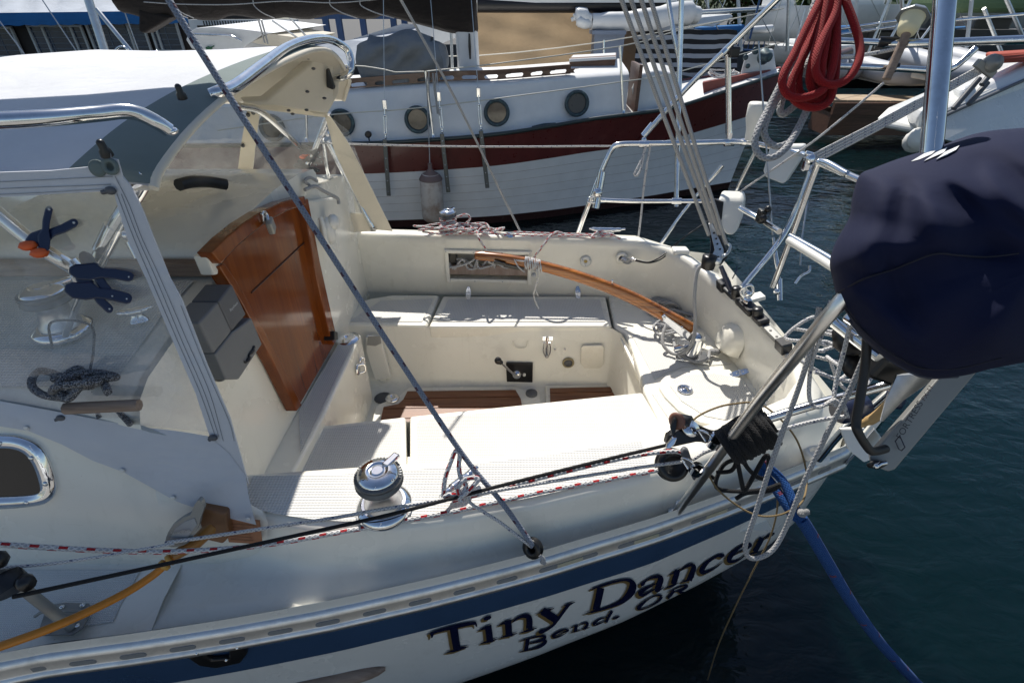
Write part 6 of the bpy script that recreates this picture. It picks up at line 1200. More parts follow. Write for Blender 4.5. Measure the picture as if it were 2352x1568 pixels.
m = MB(); m.box(D(1965, 785, 1.3), (.09, .05, .07), frame((1, .1, -.3), (0, 0, 1)), .015); m.lathe(D(1950, 778, 1.27), (.1, -.6, .8), [(.045, 0), (.045, .02), (.03, .03), (0, .03)], 16); m.lathe(D(1960, 830, 1.3), (.3, -.6, .6), [(.05, 0), (.05, .02), (.02, .03), (0, .03)], 14); m.box(D(2050, 850, 1.15), (.14, .05, .06), frame((.9, .1, -.4), (0, 0, 1)), .01); m.build('tackle_block', M['black'], label='black winch blocks bunched under the navy motor cover', cat='block')
m = MB(); m.poly([D(u, v, 1.24) for u, v in ((1985, 800), (2010, 790), (2040, 830), (2030, 850), (1995, 840), (1978, 822))], (0, .02, 0), .004); m.tube([D(2030, 860, 1.2), D(2085, 872, 1.15)], .014, 8); m.build('block_cheek', M['alugrey'], label='grey alloy cheek plate beside the black blocks', cat='block')
# black hand lever tube
m = MB(); m.tube(spl([D(1992, 770, .98), D(1986, 850, .99), D(1968, 960, 1.0), D(1970, 990, 1.0), D(1995, 1030, 1.02), D(2010, 1036, 1.03), D(2034, 1030, 1.05)], 6), .0085, 12); m.build('black_tube', M['rubber'], label='bent black rubber covered tube in front of the anchor', cat='tube')
# anchor
AN = thing('anchor', 'grey alloy anchor stowed on the stern rail, shank lettered FORTRESS', 'anchor', D(2050, 1060, 1.1))
shk = [(2215, 800), (2290, 800), (2056, 1078), (2040, 1083), (2000, 1068), (1997, 1050)]
m = MB(); m.poly([D(u, v, 1.06) for u, v in shk], (.012, .022, -.006), .003); sh_ = m.build('shank', M['alugrey'], AN)
m = MB(); m.poly([D(u, v, 1.10) for u, v in ((2060, 862), (2090, 860), (2150, 868), (2075, 920), (2028, 968), (2022, 968), (2036, 915))], (.006, .01, -.003), .001); m.poly([D(u, v, 1.12) for u, v in ((1985, 1012), (2008, 985), (2034, 1020), (2036, 1040), (2000, 1050))], (.006, .01, -.003), .001); m.build('fluke', M['alu'], AN)
m = MB(); c = D(2014, 1066, 1.052); m.ball(c, .014, 8, (1.6, .4, .8)); m.build('pivot_hole', M['dark'], AN)
m = MB(); m.tube([D(2010, 1072, 1.045), D(2022, 1064, 1.045), D(2034, 1062, 1.048)], .005, 6); m.ball(D(2012, 1070, 1.045), .007, 6); m.build('shackle_pin', M['steel'], AN)
A_, B_ = D(2068, 1013, 1.056), D(2128, 914, 1.056)
pn = (D(2056, 1078, 1.06)-D(2290, 800, 1.06)).cross(D(2215, 800, 1.06)-D(2290, 800, 1.06)).normalized()
pn = pn if pn.y < 0 else -pn
upv = pn.cross((B_-A_).normalized()); upv = upv if upv.dot(Vector((-1, 0, .5))) > 0 else -upv
flat_text('FORTRESS', PL(2068, 1008, A_, pn), PL(2118, 926, A_, pn), upv, sh_, simple('letter_grey', (.03, .03, .035), .5), pn*.003)
flat_text('FX-11', PL(2122, 920, A_, pn), PL(2140, 890, A_, pn), upv, sh_, simple('letter_grey2', (.10, .03, .03), .5), pn*.003)
m = MB(); m.tube([PL(u, v, A_, pn)+pn*.003 for u, v in ((2054, 1012), (2062, 1030), (2068, 1034), (2076, 1026), (2064, 1000), (2054, 1012))], .0012, 5); m.build('emblem', M['letter'], sh_)
m = MB(); m.poly([D(u, v, 1.35) for u, v in ((1975, 1005), (2070, 885), (2078, 895), (2040, 950), (1985, 1020))], (.01, .015, 0), .003); m.build('anchor_bracket', M['white'], label='white anchor bracket plate on the near stern quarter', cat='bracket')
m = MB(); m.tube(spl([D(1975, 975, 1.35), D(2010, 958, 1.32), D(2050, 920, 1.28), D(2080, 870, 1.25)], 5), [.010, .013, .013, .008], 8); m.build('tan_strap', simple('strap_tan', (.45, .30, .13), .5), label='tan leather strap curving behind the anchor', cat='strap')
m = MB(); m.lathe(D(1945, 940, 1.4), (1, .2, .1), [(.03, -.03), (.036, -.02), (.036, .05), (.02, .06)], 16); m.lathe(D(2040, 910, 1.35), (.6, -.6, .3), [(.03, 0), (.03, .03), (.02, .035), (.0, .03)], 16); m.build('fishing_reel', M['navyplastic'], label='dark blue reel clamped below the near stern rail', cat='reel')
# ---- spring clamps
def spring_clamp(jaw, h1, h2, t, mt, label, sc=1.0, pad=None, grp=None):
    c = thing('spring_clamp', label, 'clamp', D(*jaw, t), grp); J = Vector((jaw[0], jaw[1], 0))
    for i, hq in enumerate((h1, h2)):
        Hh = Vector((hq[0], hq[1], 0)); d = (Hh-J); n_ = Vector((-d.y, d.x, 0)).normalized()*(1 if i == 0 else -1); L = d.length
        w = .36*L
        prof = [(-.32, .35), (-.30, .9), (-.12, 1.3), (.15, 1.15), (.35, .75), (.6, .62), (.92, .62), (1.0, .35), (1.0, -.1), (.92, -.35), (.6, -.35), (.35, -.15), (.15, -.5), (-.05, -.2), (-.2, -.05)]
        pts = [J+d*a+n_*w*b*.62 for a, b in prof]; m = MB(); m.poly([D(p.x, p.y, t+.004*i) for p in pts], ray(J.x, J.y)*(.020*sc), .003*sc, 2); jw = m.build('jaw', M[mt], c)
        m = MB(); p = J+d*.9+n_*w*.1; m.ball(D(p.x, p.y, t-.001), .0022*sc, 6); m.build('handle_hole', M['frame'], jw)
        if pad:
            p = J-d*.28+n_*w*.15; m = MB(); m.ball(D(p.x, p.y, t), .012*sc, 8, (1.3, 1, .7)); m.build('pad', M[pad], jw)
    return c
spring_clamp((196, 612), (308, 634), (262, 690), 1.12, 'navyplastic', 'upper right navy spring clamp on the dodger tube, handles pointing right', grp='spring clamps on the near dodger frame'); spring_clamp((188, 655), (304, 685), (256, 718), 1.12, 'navyplastic', 'lowest navy spring clamp under the dodger tube joint', grp='spring clamps on the near dodger frame'); spring_clamp((92, 556), (112, 472), (180, 510), 1.08, 'navyplastic', 'navy spring clamp with orange pads on the slanted dodger tube', sc=1.25, pad='orange', grp='spring clamps on the near dodger frame')
spring_clamp((700, 345), (735, 350), (738, 365), 2.7, 'black', 'upper small black spring clamp on the far dodger leg', sc=1.4, grp='small black spring clamps on the far dodger leg'); spring_clamp((690, 378), (735, 392), (720, 396), 2.75, 'black', 'lower small black spring clamp on the far dodger leg', sc=1.4, grp='small black spring clamps on the far dodger leg'); spring_clamp((706, 362), (742, 372), (728, 382), 2.73, 'black', 'middle small black spring clamp on the far dodger leg', sc=1.2, pad='orange', grp='small black spring clamps on the far dodger leg')
# padlock, vent cap, cup
pd = thing('padlock', 'small steel padlock hanging at the top of the teak washboard', 'padlock', bx(620, 525, BX+.06)); m = MB(); m.box(bx(622, 518, BX+.065), (.022, .042, .05), frame((1, .2, 0), (0, -.35, 1)), .006); m.build('lock_body', M['alugrey'], pd); m = MB(); m.tube(spl([bx(605, 500, BX+.06), bx(603, 488, BX+.06), bx(612, 490, BX+.06), bx(617, 508, BX+.065)], 5), .005, 8); m.box(bx(606, 497, BX+.05), (.01, .03, .03), None, .003); m.build('shackle', M['chrome'], pd)
m = MB(); c = D(588, 428, 2.25); m.lathe(c, (0, 0, 1), [(.05, -.03), (.048, .03), (.058, .042), (.05, .044), (.045, .03)], 18); m.build('steel_cup', M['steel'], label='low steel cup on the far cabin top behind the dodger window', cat='cup')
m = MB(); m.tube(spl([D(410, 425, 1.7), D(440, 418, 1.75), D(480, 418, 1.85), D(520, 424, 1.9)], 4), .02, 8); m.build('black_bundle', M['rubber'], label='black rolled bundle on the cabin top behind the dodger window', cat='bundle')

# ================================================================ ROPES
def ln(name, pts, r, mt, label, cat='rope', n=6, seg=10, group=None, parent=None):
    m = MB(); m.tube(spl([D(*q) if len(q) == 3 else Vector(q[0]) for q in pts], n), r, seg); return m.build(name, M[mt] if isinstance(mt, str) else mt, label=label, cat=cat, group=group)
def V(p): return (Vector(p),)
ln('rope', [(375, -20, 1.04), (500, 180, 1.08), (700, 490, 1.17), (900, 800, 1.27), (1060, 1040, 1.34), (1150, 1150, 1.355), (1212, 1235, 1.36), (1222, 1252, 1.365)], .0072, 'r_blue', 'thick slate grey rope running diagonally down to the black ring', seg=12)
m = MB(); c = D(1224, 1258, 1.395); axr = Vector((-.55, -.75, .35)).normalized(); m.lathe(c, axr, [(.012, -.010), (.017, -.012), (.027, -.011), (.029, -.006), (.024, 0), (.029, .006), (.027, .011), (.017, .012), (.012, .010), (.011, 0), (.012, -.010)], 26); m.build('friction_ring', M['black'], label='black low friction ring lashed to the near toe rail', cat='ring')
ln('lashing', [(1240, 1275, 1.37), (1250, 1285, 1.372), (1243, 1290, 1.376), (1252, 1293, 1.375), (1240, 1276, 1.368)], .004, 'r_grey', 'grey lashing tying the black ring to the toe rail')
ln('rope', [(1222, 1256, 1.37), (1195, 1235, 1.36), (1150, 1200, 1.35), (1085, 1158, 1.345), (1072, 1140, 1.34)], .0045, 'r_white', 'white line from the black ring up to the near cleat')
ln('rope', [(30, 1370, 1.10), (300, 1312, 1.16), (640, 1238, 1.24), (900, 1180, 1.30), (1130, 1120, 1.335), (1350, 1065, 1.36), (1530, 1022, 1.38)], .0048, 'r_black', 'tight black line running along the near coaming to the stern clutch', seg=8)
ln('rope', [(380, 1246, 1.26), (520, 1226, 1.28), (760, 1190, 1.30), (860, 1172, 1.30), (1000, 1150, 1.33), (1250, 1108, 1.36), (1450, 1076, 1.39), (1580, 1058, 1.40)], .0046, 'r_white', 'thin white line passing the near winch to the big black block')
ln('rope', [(-40, 1306, 1.12), (150, 1290, 1.16), (400, 1248, 1.22)], .0035, 'r_white', 'thin white line at the left edge above the orange cable')
ln('rope', [(-60, 1245, 1.13), (80, 1255, 1.16), (250, 1264, 1.22), (400, 1266, 1.26), (600, 1252, 1.30), (800, 1218, 1.335), (900, 1200, 1.345), (1050, 1172, 1.36), (1250, 1128, 1.38), (1400, 1100, 1.40), (1540, 1072, 1.42), (1570, 1050, 1.42), (1545, 1036, 1.40), (1430, 1052, 1.385), (1250, 1095, 1.365), (1100, 1135, 1.35), (1040, 1150, 1.345)], .0064, 'r_fleck', 'white rope with red flecks looping along the near side deck', seg=12)
ln('rope', [(1018, 1150, 1.345), (1022, 1100, 1.34), (1035, 1062, 1.34), (1046, 1036, 1.34), (1056, 1042, 1.34), (1054, 1070, 1.34), (1058, 1095, 1.335), (1070, 1115, 1.33), (1060, 1135, 1.33), (1030, 1135, 1.33), (1022, 1145, 1.34), (1060, 1140, 1.325), (1090, 1112, 1.325), (1098, 1098, 1.33), (1070, 1100, 1.325), (1052, 1120, 1.325), (1060, 1152, 1.33)], .0062, 'r_fleck', 'white red flecked rope cleated behind the near winch', seg=10)
# shore power cable with its plug
sc = thing('shore_power_cable', 'orange shore power cable drooping from the cabin side inlet', 'cable', D(200, 1420, 1.2))
m = MB(); m.tube(spl([D(400, 1278, 1.30), D(370, 1305, 1.29), (D(345, 1325, 1.28)), D(290, 1360, 1.25), D(200, 1405, 1.2), D(100, 1448, 1.16), D(-40, 1498, 1.12)], 8), .0098, 12); m.build('cable', M['shore'], sc)
m = MB(); m.tube([D(492, 1205, 1.33), D(450, 1245, 1.31), D(400, 1276, 1.29)], [.018, .017, .013], 14); m.build('plug', simple('plug_amber', (.35, .16, .03), .35, var=.4), sc)
m = MB(); 
for k in (0, .35, .7): p = D(405, 1272, 1.302).lerp(D(366, 1308, 1.285), k); m.lathe(p, D(366, 1308, 1.285)-D(405, 1272, 1.302), [(.012, -.006), (.0155, -.004), (.0155, .004), (.012, .006)], 12)
m.build('collar', M['yellow'], sc)
# stanchion base at lower left
m = MB(); m.tube([D(-20, 1290, 1.13), D(80, 1372, 1.20), Z(165, 1440, 1.18)], .0125, 12); sn = m.build('stanchion', M['alugrey'], TD); m = MB(); m.poly([Z(u, v, 1.18) for u, v in ((84, 1458), (108, 1388), (150, 1382), (204, 1384), (206, 1396), (190, 1440), (166, 1456))], (0, 0, -.006), .002); m.tube(spl([Z(80, 1415, 1.19), Z(100, 1404, 1.20), Z(150, 1402, 1.195), Z(190, 1404, 1.19)], 4), .004, 6); m.build('base_plate', M['alugrey'], sn)
m = MB()
for u, v in ((143, 1394), (190, 1390), (112, 1450), (178, 1436)): m.ball(Z(u, v, 1.182), .007, 8)
m.build('bolt', M['steel'], sn)
m = MB(); c = D(20, 1340, 1.12); m.lathe(c, (.6, -.5, -.5), [(.03, -.02), (.034, 0), (.03, .02)], 16); m.lathe(D(55, 1335, 1.115), (.8, -.4, .2), [(.012, -.01), (.018, 0), (.016, .02), (.0, .022)], 10); m.ball(D(-5, 1285, 1.10), .02, 10); m.build('furling_block', M['black'], label='black furling block clamped on the lower left stanchion', cat='block')
# big black block and clutch at the stern end of the coaming
bl = thing('lead_block', 'large black turning block at the aft end of the near coaming', 'block', D(1545, 1085, 1.42)); c = D(1543, 1066, 1.42); axb = Vector((.15, -.75, .62)).normalized(); m = MB(); m.lathe(c, axb, [(.030, -.018), (.044, -.016), (.046, -.008), (.038, 0), (.046, .008), (.044, .016), (.030, .018), (.02, .010), (0, .010)], 26); m.build('sheave', M['black'], bl); m = MB(); m.poly([D(u, v, 1.395) for u, v in ((1563, 1040), (1572, 1030), (1582, 1034), (1592, 1065), (1588, 1080), (1576, 1072))], (0, .014, 0), .004); m.tube([D(1585, 1072, 1.40), D(1598, 1098, 1.41)], .008, 8); m.build('cheek', M['dgrey'], bl)
ct = thing('cam_cleat', 'black swivel cam cleat with lever and red rimmed wheel at the stern', 'cleat', D(1590, 1010, 1.33))
m = MB(); m.poly([D(u, v, 1.33) for u, v in ((1536, 1000), (1560, 985), (1600, 990), (1640, 1000), (1680, 1005), (1676, 1018), (1600, 1016), (1545, 1028), (1530, 1022))], (0, .03, -.015), .006); m.poly([D(u, v, 1.315) for u, v in ((1540, 985), (1550, 962), (1557, 966), (1553, 990), (1545, 1005))], (0, .012, 0), .003); m.build('cleat_body', M['black'], ct)
m = MB(); m.lathe(D(1568, 968, 1.345), (.7, -.6, .3), [(.020, -.025), (.020, .02), (.014, .024)], 18); m.build('wheel', M['black'], ct); m = MB(); m.lathe(D(1556, 966, 1.325), (-.7, -.6, .3), [(.022, 0), (.023, .004), (.016, .006), (.006, .004), (0, .006)], 18); m.build('wheel_rim', simple('rim_brown_red', (.20, .09, .06), .5), ct)
m = MB(); m.poly([D(u, v, 1.31) for u, v in ((1533, 1022), (1546, 1006), (1556, 1006), (1550, 1020), (1540, 1030), (1530, 1030))], (0, .01, 0), .002); m.lathe(D(1586, 985, 1.325), (.1, -.5, .8), [(.022, 0), (.022, .006), (0, .007)], 14); m.build('lever_end', M['chrome'], ct)
# black coil on the quarter rail
m = MB(); pts = []
a, b = D(1672, 1020, 1.27), D(1772, 968, 1.24); axc = (b-a); u1 = axc.normalized().orthogonal().normalized(); u2 = axc.normalized().cross(u1)
for i in range(11*14+1):
    k = i/(11*14); an = 2*math.pi*i/14; r = .043+.003*math.sin(i*.7); pts.append(a.lerp(b, k)+(u1*math.cos(an)+u2*math.sin(an))*r+Vector((0, 0, -.012)))
m.tube(pts, .0074, 8); m.tube([a, b], .028, 10)
for k in range(0): off = random.uniform(-.02, .02); m.tube([a.lerp(b, .1+.02*k)+u1*(off)+u2*.02*k, a.lerp(b, .6)+u2*off, a.lerp(b, .92)+u1*off], .022, 8)
m.build('rope_coil', M['r_black'], label='fat coil of black rope wrapped round the near quarter rail', cat='rope')
ln('rope', [(1690, 1040, 1.3), (1702, 1100, 1.31), (1708, 1124, 1.32), (1720, 1112, 1.31), (1760, 1045, 1.30), (1765, 1080, 1.31), (1757, 1098, 1.31), (1735, 1092, 1.31), (1710, 1062, 1.30), (1720, 1040, 1.3)], .0058, 'r_black', 'hanging black rope loops below the black coil')
ln('rope', [(1645, 1085, 1.36), (1680, 1080, 1.35), (1690, 1056, 1.33), (1660, 1070, 1.37), (1645, 1118, 1.38), (1700, 1128, 1.38), (1760, 1122, 1.37), (1790, 1112, 1.36), (1770, 1126, 1.37), (1715, 1132, 1.38), (1690, 1145, 1.38)], .0056, 'r_black', 'black lashing line knotted round the blue mooring rope')
ln('rope', [(1560, 962, 1.34), (1600, 978, 1.36), (1640, 992, 1.36), (1672, 975, 1.33), (1700, 958, 1.28), (1730, 962, 1.26)], .0052, 'r_black', 'black line from the cam cleat to the coil')
ln('rope', [(1530, 1020, 1.375), (1570, 1008, 1.37), (1610, 1010, 1.36), (1650, 1030, 1.36), (1645, 1060, 1.37), (1622, 1080, 1.38), (1640, 1098, 1.39)], .005, 'r_black', 'black line tail dropping behind the cam cleat')
ln('cord', [(1575, 985, 1.33), (1600, 958, 1.36), (1640, 938, 1.4), (1680, 928, 1.42), (1740, 926, 1.42), (1790, 960, 1.4), (1830, 1010, 1.42), (1850, 1070, 1.46), (1853, 1110, 1.46), (1846, 1145, 1.40), (1831, 1164, 1.345)], .0027, 'r_tan', 'tan cord arching from the cam cleat over the stern quarter')
ln('cord', [(1625, 1085, 1.38), (1650, 1125, 1.37), (1700, 1165, 1.37), (1745, 1184, 1.36), (1790, 1182, 1.35), (1830, 1165, 1.34)], .0026, 'r_tan', 'tan cord drooping in a low curve across the blue stripe')
ln('cord', [(1780, 1110, 1.42), (1786, 1160, 1.42), (1770, 1230, 1.45), (1730, 1310, 1.52), (1690, 1390, 1.66), (1650, 1480, 1.85), (1625, 1560, 2.02)], .0024, 'r_tan', 'thin brown cord dropping past the name into the water')
for i, (pts, lb) in enumerate((([(1750, 1062, 1.42), (1790, 1095, 1.40), (1812, 1130, 1.38), (1828, 1170, 1.36), (1840, 1192, 1.355)], 'upper strand of the blue mooring rope at the stern quarter'), ([(1740, 1072, 1.43), (1772, 1110, 1.41), (1800, 1150, 1.385), (1820, 1180, 1.37), (1842, 1196, 1.355)], 'lower strand of the blue mooring rope at the stern quarter'))): ln('mooring_rope', pts, .0125, 'r_mooring', lb, group='blue mooring rope at the stern quarter')
ln('mooring_rope', [(1838, 1188, 1.36), (1860, 1222, 1.39), (1900, 1290, 1.46), (1960, 1390, 1.57), (2030, 1485, 1.72), (2140, 1605, 1.95)], .0172, 'r_mooring', 'thick blue mooring rope slanting down to the lower right corner', seg=14)
m = MB(); c = D(1842, 1178, 1.335); m.ball(c, .0125, 10, (1, 1, .8)); m.ball(c+Vector((.008, -.003, .008)), .009, 8); m.build('rope_knot', M['r_grey'], label='white taped knot where the blue mooring rope meets the braid', cat='knot')
ln('rope', [(1882, 705, 1.02), (1868, 780, 1.03), (1838, 880, 1.06), (1800, 985, 1.09), (1765, 1085, 1.12), (1735, 1180, 1.15), (1715, 1240, 1.17), (1712, 1265, 1.18), (1722, 1280, 1.19), (1745, 1280, 1.19), (1775, 1262, 1.18), (1800, 1222, 1.17), (1818, 1180, 1.15), (1850, 1100, 1.12), (1905, 985, 1.08), (1950, 900, 1.05), (1985, 820, 1.02)], .0054, 'r_grey', 'grey braided rope hanging in a long loop over the name', seg=12)
ln('rope', [(1908, 690, 1.0), (1890, 760, 1.02), (1865, 830, 1.05), (1858, 900, 1.08), (1866, 930, 1.09), (1885, 934, 1.09), (1915, 918, 1.10), (1928, 930, 1.1)], .0042, 'r_white', 'thin white cord looping down left of the navy cover')
ln('rope', [(1955, 735, 1.08), (1940, 800, 1.1), (1922, 870, 1.12), (1915, 918, 1.12), (1918, 930, 1.12), (1930, 920, 1.12), (1940, 935, 1.12), (1945, 955, 1.13)], .0046, 'r_white', 'thin white cord knotted above the blue tinted rail')
m = MB()
for sd, (u, v, tt, ru, n_) in enumerate(((1905, 850, 1.6, .13, 12), (1880, 790, 1.7, .12, 10), (1950, 880, 1.6, .10, 9))): m.tube(scribble(D(u, v, tt), ru, ru*.8, .09, n_, 11+sd), .0055, 8)
m.build('rope_heap', M['r_white'], label='tangle of white line on the near stern quarter behind the rail', cat='rope')
ln('rope', [(1950, 955, 1.3), (1880, 965, 1.35), (1800, 985, 1.37), (1640, 1030, 1.42), (1590, 1055, 1.42)], .0052, 'r_white', 'white line running aft from the big black block')
# mainsheet tackle
ms = thing('mainsheet_block', 'black and steel mainsheet cam block on the traveller', 'block', D(1650, 600, 2.42))
m = MB(); m.poly([D(u, v, 2.40) for u, v in ((1625, 510), (1634, 506), (1642, 514), (1668, 575), (1672, 590), (1655, 612), (1628, 600), (1632, 560))], (.02, .05, .01), .005); m.lathe(D(1628, 602, 2.40), (.0, 0, 1), [(.03, -.03), (.034, .0), (.034, .03), (.02, .035), (0, .036)], 14); m.build('block_body', M['black'], ms)
m = MB(); m.poly([D(u, v, 2.39) for u, v in ((1628, 514), (1636, 512), (1662, 572), (1664, 590), (1654, 604), (1632, 596), (1642, 575))], (.0, .008, 0), .002); m.tube(spl([D(1660, 590, 2.38), D(1672, 580, 2.38), D(1677, 566, 2.38), D(1672, 560, 2.38)], 4), .007, 8); m.ball(D(1648, 600, 2.38), .02, 8); m.build('side_plate', M['alu'], ms); m = MB()
for u, v in ((1640, 535), (1645, 548), (1651, 541), (1648, 560), (1654, 572), (1642, 588), (1650, 590)): m.ball(D(u, v, 2.386), .005, 6)
m.build('rivet', M['dark'], ms)
m = MB(); m.tube([D(1656, 612, 2.42), D(1672, 650, 2.46), D(1683, 680, 2.47)], [.010, .014, .009], 8); m.tube(spl([D(1682, 640, 2.42), D(1690, 624, 2.4), D(1692, 612, 2.4)], 3), .003, 5); m.build('strop', M['navyplastic'], ms)
for i, (a, b, lb) in enumerate((((1422, -15), (1628, 540), 'leftmost of the four grey mainsheet falls'), ((1444, -15), (1634, 512), 'second from left of the four grey mainsheet falls'), ((1468, -15), (1652, 540), 'third from left of the four grey mainsheet falls'), ((1490, -15), (1668, 560), 'rightmost of the four grey mainsheet falls'))):
    m = MB(); m.tube([D(*a, 1.88), D((a[0]+b[0])/2-2, (a[1]+b[1])/2, 2.12), D(*b, 2.39)], .0085, 9); m.build('mainsheet_fall', M['r_grey'], label=lb, cat='rope', group='mainsheet falls above the traveller')
ln('rope', [(1620, 606, 2.42), (1602, 622, 2.44), (1595, 680, 2.46), (1597, 740, 2.5), (1590, 785, 2.52), (1570, 810, 2.56), (1545, 812, 2.6), (1525, 795, 2.62), (1522, 772, 2.64), (1530, 745, 2.66)], .0085, 'r_grey', 'mainsheet tail hanging from the block over the tiller head', seg=10)
m = MB()
for sd in range(3): m.tube(scribble(Z(1530+sd*12, 762-sd*14, .975), .10, .07, .035, 12, 31+sd), .008, 8)
m.tube(spl([Z(1545, 770, .97), Z(1552, 800, .97), Z(1572, 820, .97), Z(1600, 832, .97), Z(1625, 825, .975), Z(1630, 806, .99)], 5), .008, 8); m.ball(Z(1640, 808, .98), .022, 8, (1.6, 1, .8))
m.build('rope_heap', M['r_grey'], label='heap of grey mainsheet line beside the tiller head on the aft deck', cat='rope')
m = MB(); m.tube(spl([Z(u, v, .965) for u, v in ((1480, 700), (1510, 690), (1550, 695), (1580, 710), (1570, 722), (1530, 728), (1500, 722), (1490, 706), (1520, 694), (1560, 700))], 5), .010, 8)
for k in range(5): m.tube(spl([Z(1492+k*9, 690+k*2, .97+.01*k), Z(1512+k*9, 684+k*3, .99+.01*k), Z(1532+k*8, 700+k*3, .97)], 5), .008, 8)
m.build('rope_coil', M['r_grey'], label='flat coiled grey rope in the shaded far corner of the cockpit', cat='rope')
# lashing on the tiller
tl = thing('tiller_lashing', 'white cord whipped round the teak tiller with loose ends', 'rope', Y(1225, 700, 2.26)); m = MB(); pts = []
ca, cb = Y(1206, 603, 2.262), Y(1243, 612, 2.255)
for i in range(15*10+1):
    k = i/150; an = 2*math.pi*i/10; pts.append(ca.lerp(cb, k)+Vector((.0, .027*math.cos(an), .029*math.sin(an)))+Vector((.003*math.sin(i), 0, 0)))
m.tube(pts, .0034, 6); m.build('whipping', M['r_white'], tl)
m = MB(); m.tube(spl([Y(1206, 600, 2.24), Y(1188, 598, 2.25), Y(1180, 592, 2.26), Y(1190, 612, 2.23), Y(1205, 625, 2.23)], 5), .0034, 6); m.tube(spl([Y(1232, 618, 2.23), Y(1236, 640, 2.23), Y(1230, 660, 2.24), Y(1226, 680, 2.25), Y(1237, 709, 2.26)], 5), .0034, 6); m.tube(spl([Y(1234, 640, 2.228), Y(1229, 662, 2.23), Y(1236, 679, 2.24)], 5), .0034, 6); m.ball(Y(1226, 632, 2.225), .013, 8); m.build('loose_end', M['r_white'], tl)
m = MB(); m.box(Y(1180, 612, 2.262), (.10, .02, .022), frame((1, 0, -.22), (0, 0, 1)), .004); m.box(Y(1148, 603, 2.255), (.055, .02, .016), frame((1, 0, -.22), (0, 0, 1)), .003); m.build('jack_knife', M['black'], label='black and steel sail tool lashed under the tiller', cat='tool')
# rope pile and tails on the far coaming
m = MB(); c0_ = Z(1040, 534, 1.345)
for sd in range(4): m.tube(scribble(Z(1005+42*sd, 533-sd*0, 1.335), .15-.02*sd, .045, .045 if sd < 3 else .03, 16, 50+sd), .0065, 8)
m.tube(spl([Z(1000, 536, 1.34), Z(1100, 534, 1.345), Z(1200, 540, 1.335), Z(1300, 541, 1.335), Z(1400, 542, 1.335)], 5), .0065, 8); m.tube(spl([Z(1180, 533, 1.34), Z(1260, 536, 1.335), Z(1340, 538, 1.335), Z(1400, 540, 1.35), Z(1425, 548, 1.34), Z(1380, 532, 1.36), Z(1360, 545, 1.35), Z(1410, 538, 1.365)], 5), .0065, 8)
cw = Z(1030, 530, 1.325)+Vector((0, .02, 0))
m.tube([cw+Vector((.045*math.cos(a*.5), .045*math.sin(a*.5), .045+.0011*a)) for a in range(26)], .0065, 8); m.tube(spl([cw+Vector((.04, -.02, .08)), cw+Vector((.11, -.02, .10)), cw+Vector((.13, -.02, .07)), cw+Vector((.07, -.03, .02))], 6), .0065, 8)
m.build('rope_pile', M['r_fleck'], label='pile of red flecked white rope round the far winch', cat='rope')
ln('rope', [(1095, 530, 2.97), (1100, 548, 2.93), (1112, 566, 2.945), (1122, 582, 2.98), (1135, 592, 3.02), (1150, 600, 3.06)], .0065, 'r_fleck', 'red flecked rope tail dropping into the left of the cubby')
ln('rope', [(1300, 540, 2.98), (1282, 533, 2.97), (1268, 538, 2.94), (1250, 560, 2.93), (1232, 584, 2.95), (1216, 602, 2.99), (1200, 606, 3.05)], .0065, 'r_fleck', 'red flecked rope tail dropping into the right of the cubby')
m = MB()
for sd in range(4): m.tube(scribble((-.30+.12*sd, 2.86, 1.10), .10, .035, .09, 12, 70+sd), .0065, 8)
m.build('stowed_line', M['r_white'], label='white line stowed in the cockpit wall cubby', cat='rope')
# lifeline and thin lines
ln('lifeline', [(735, 328, 2.62), (770, 330, 2.66), (1000, 336, 2.84), (1200, 337, 2.86), (1400, 336, 2.86), (1418, 340, 2.85)], .005, 'r_white', 'white lifeline from the dodger to the far stern rail')
ln('rope', [(912, -15, 2.3), (985, 115, 2.45), (1060, 255, 2.65), (1150, 440, 2.95), (1197, 536, 3.06)], .0062, 'r_grey', 'thin pale line slanting down to the far coaming')
ln('rope', [(1496, 325, 2.82), (1486, 380, 2.86), (1478, 440, 2.92), (1472, 500, 2.98), (1466, 548, 3.03)], .006, 'r_white', 'white cord hanging from the far stern rail to the coaming')
ln('rope', [(1486, 328, 2.82), (1476, 360, 2.84), (1462, 390, 2.85), (1457, 400, 2.86), (1464, 402, 2.86), (1474, 382, 2.85), (1480, 345, 2.83), (1484, 326, 2.82)], .006, 'r_white', 'short white cord loop on the far stern rail')
for i in range(4): ln('tackle_fall', [(1866, 356+i*7, 2.35), (2050, 262+i*6, 2.2), (2282, 136+i*5, 2.05)], .006, 'r_white', ['top', 'second', 'third', 'lowest'][i]+' fall of the white tackle slanting to the upper right', group='white tackle falls at the stern', seg=7)
m = MB(); m.lathe(D(2278, 146, 2.04), (0, -1, .2), [(.03, -.02), (.035, 0), (.03, .02), (.012, .022), (.01, .03), (0, .03)], 16); m.box(D(2262, 158, 2.05), (.10, .02, .03), frame((1, 0, -.5), (0, 0, 1)), .004); m.build('tackle_block', M['alugrey'], label='grey tackle block at the upper end of the white falls', cat='block')
m = MB(); c = D(1862, 366, 2.36); m.lathe(c, (0, -1, .2), [(.022, -.02), (.026, 0), (.022, .02), (0, .02)], 14); m.tube([D(1850, 352, 2.36), D(1878, 360, 2.35)], .012, 8); m.box(D(1852, 380, 2.38), (.03, .03, .05), None, .006); m.build('tackle_block', M['chrome'], label='chrome tackle block at the lower end of the white falls', cat='block')
ln('rope', [(2030, 190, 2.15), (1990, 225, 2.2), (1900, 300, 2.3), (1840, 345, 2.4), (1700, 440, 2.7)], .005, 'r_white', 'white line from the lamp stake down to the stern rail')
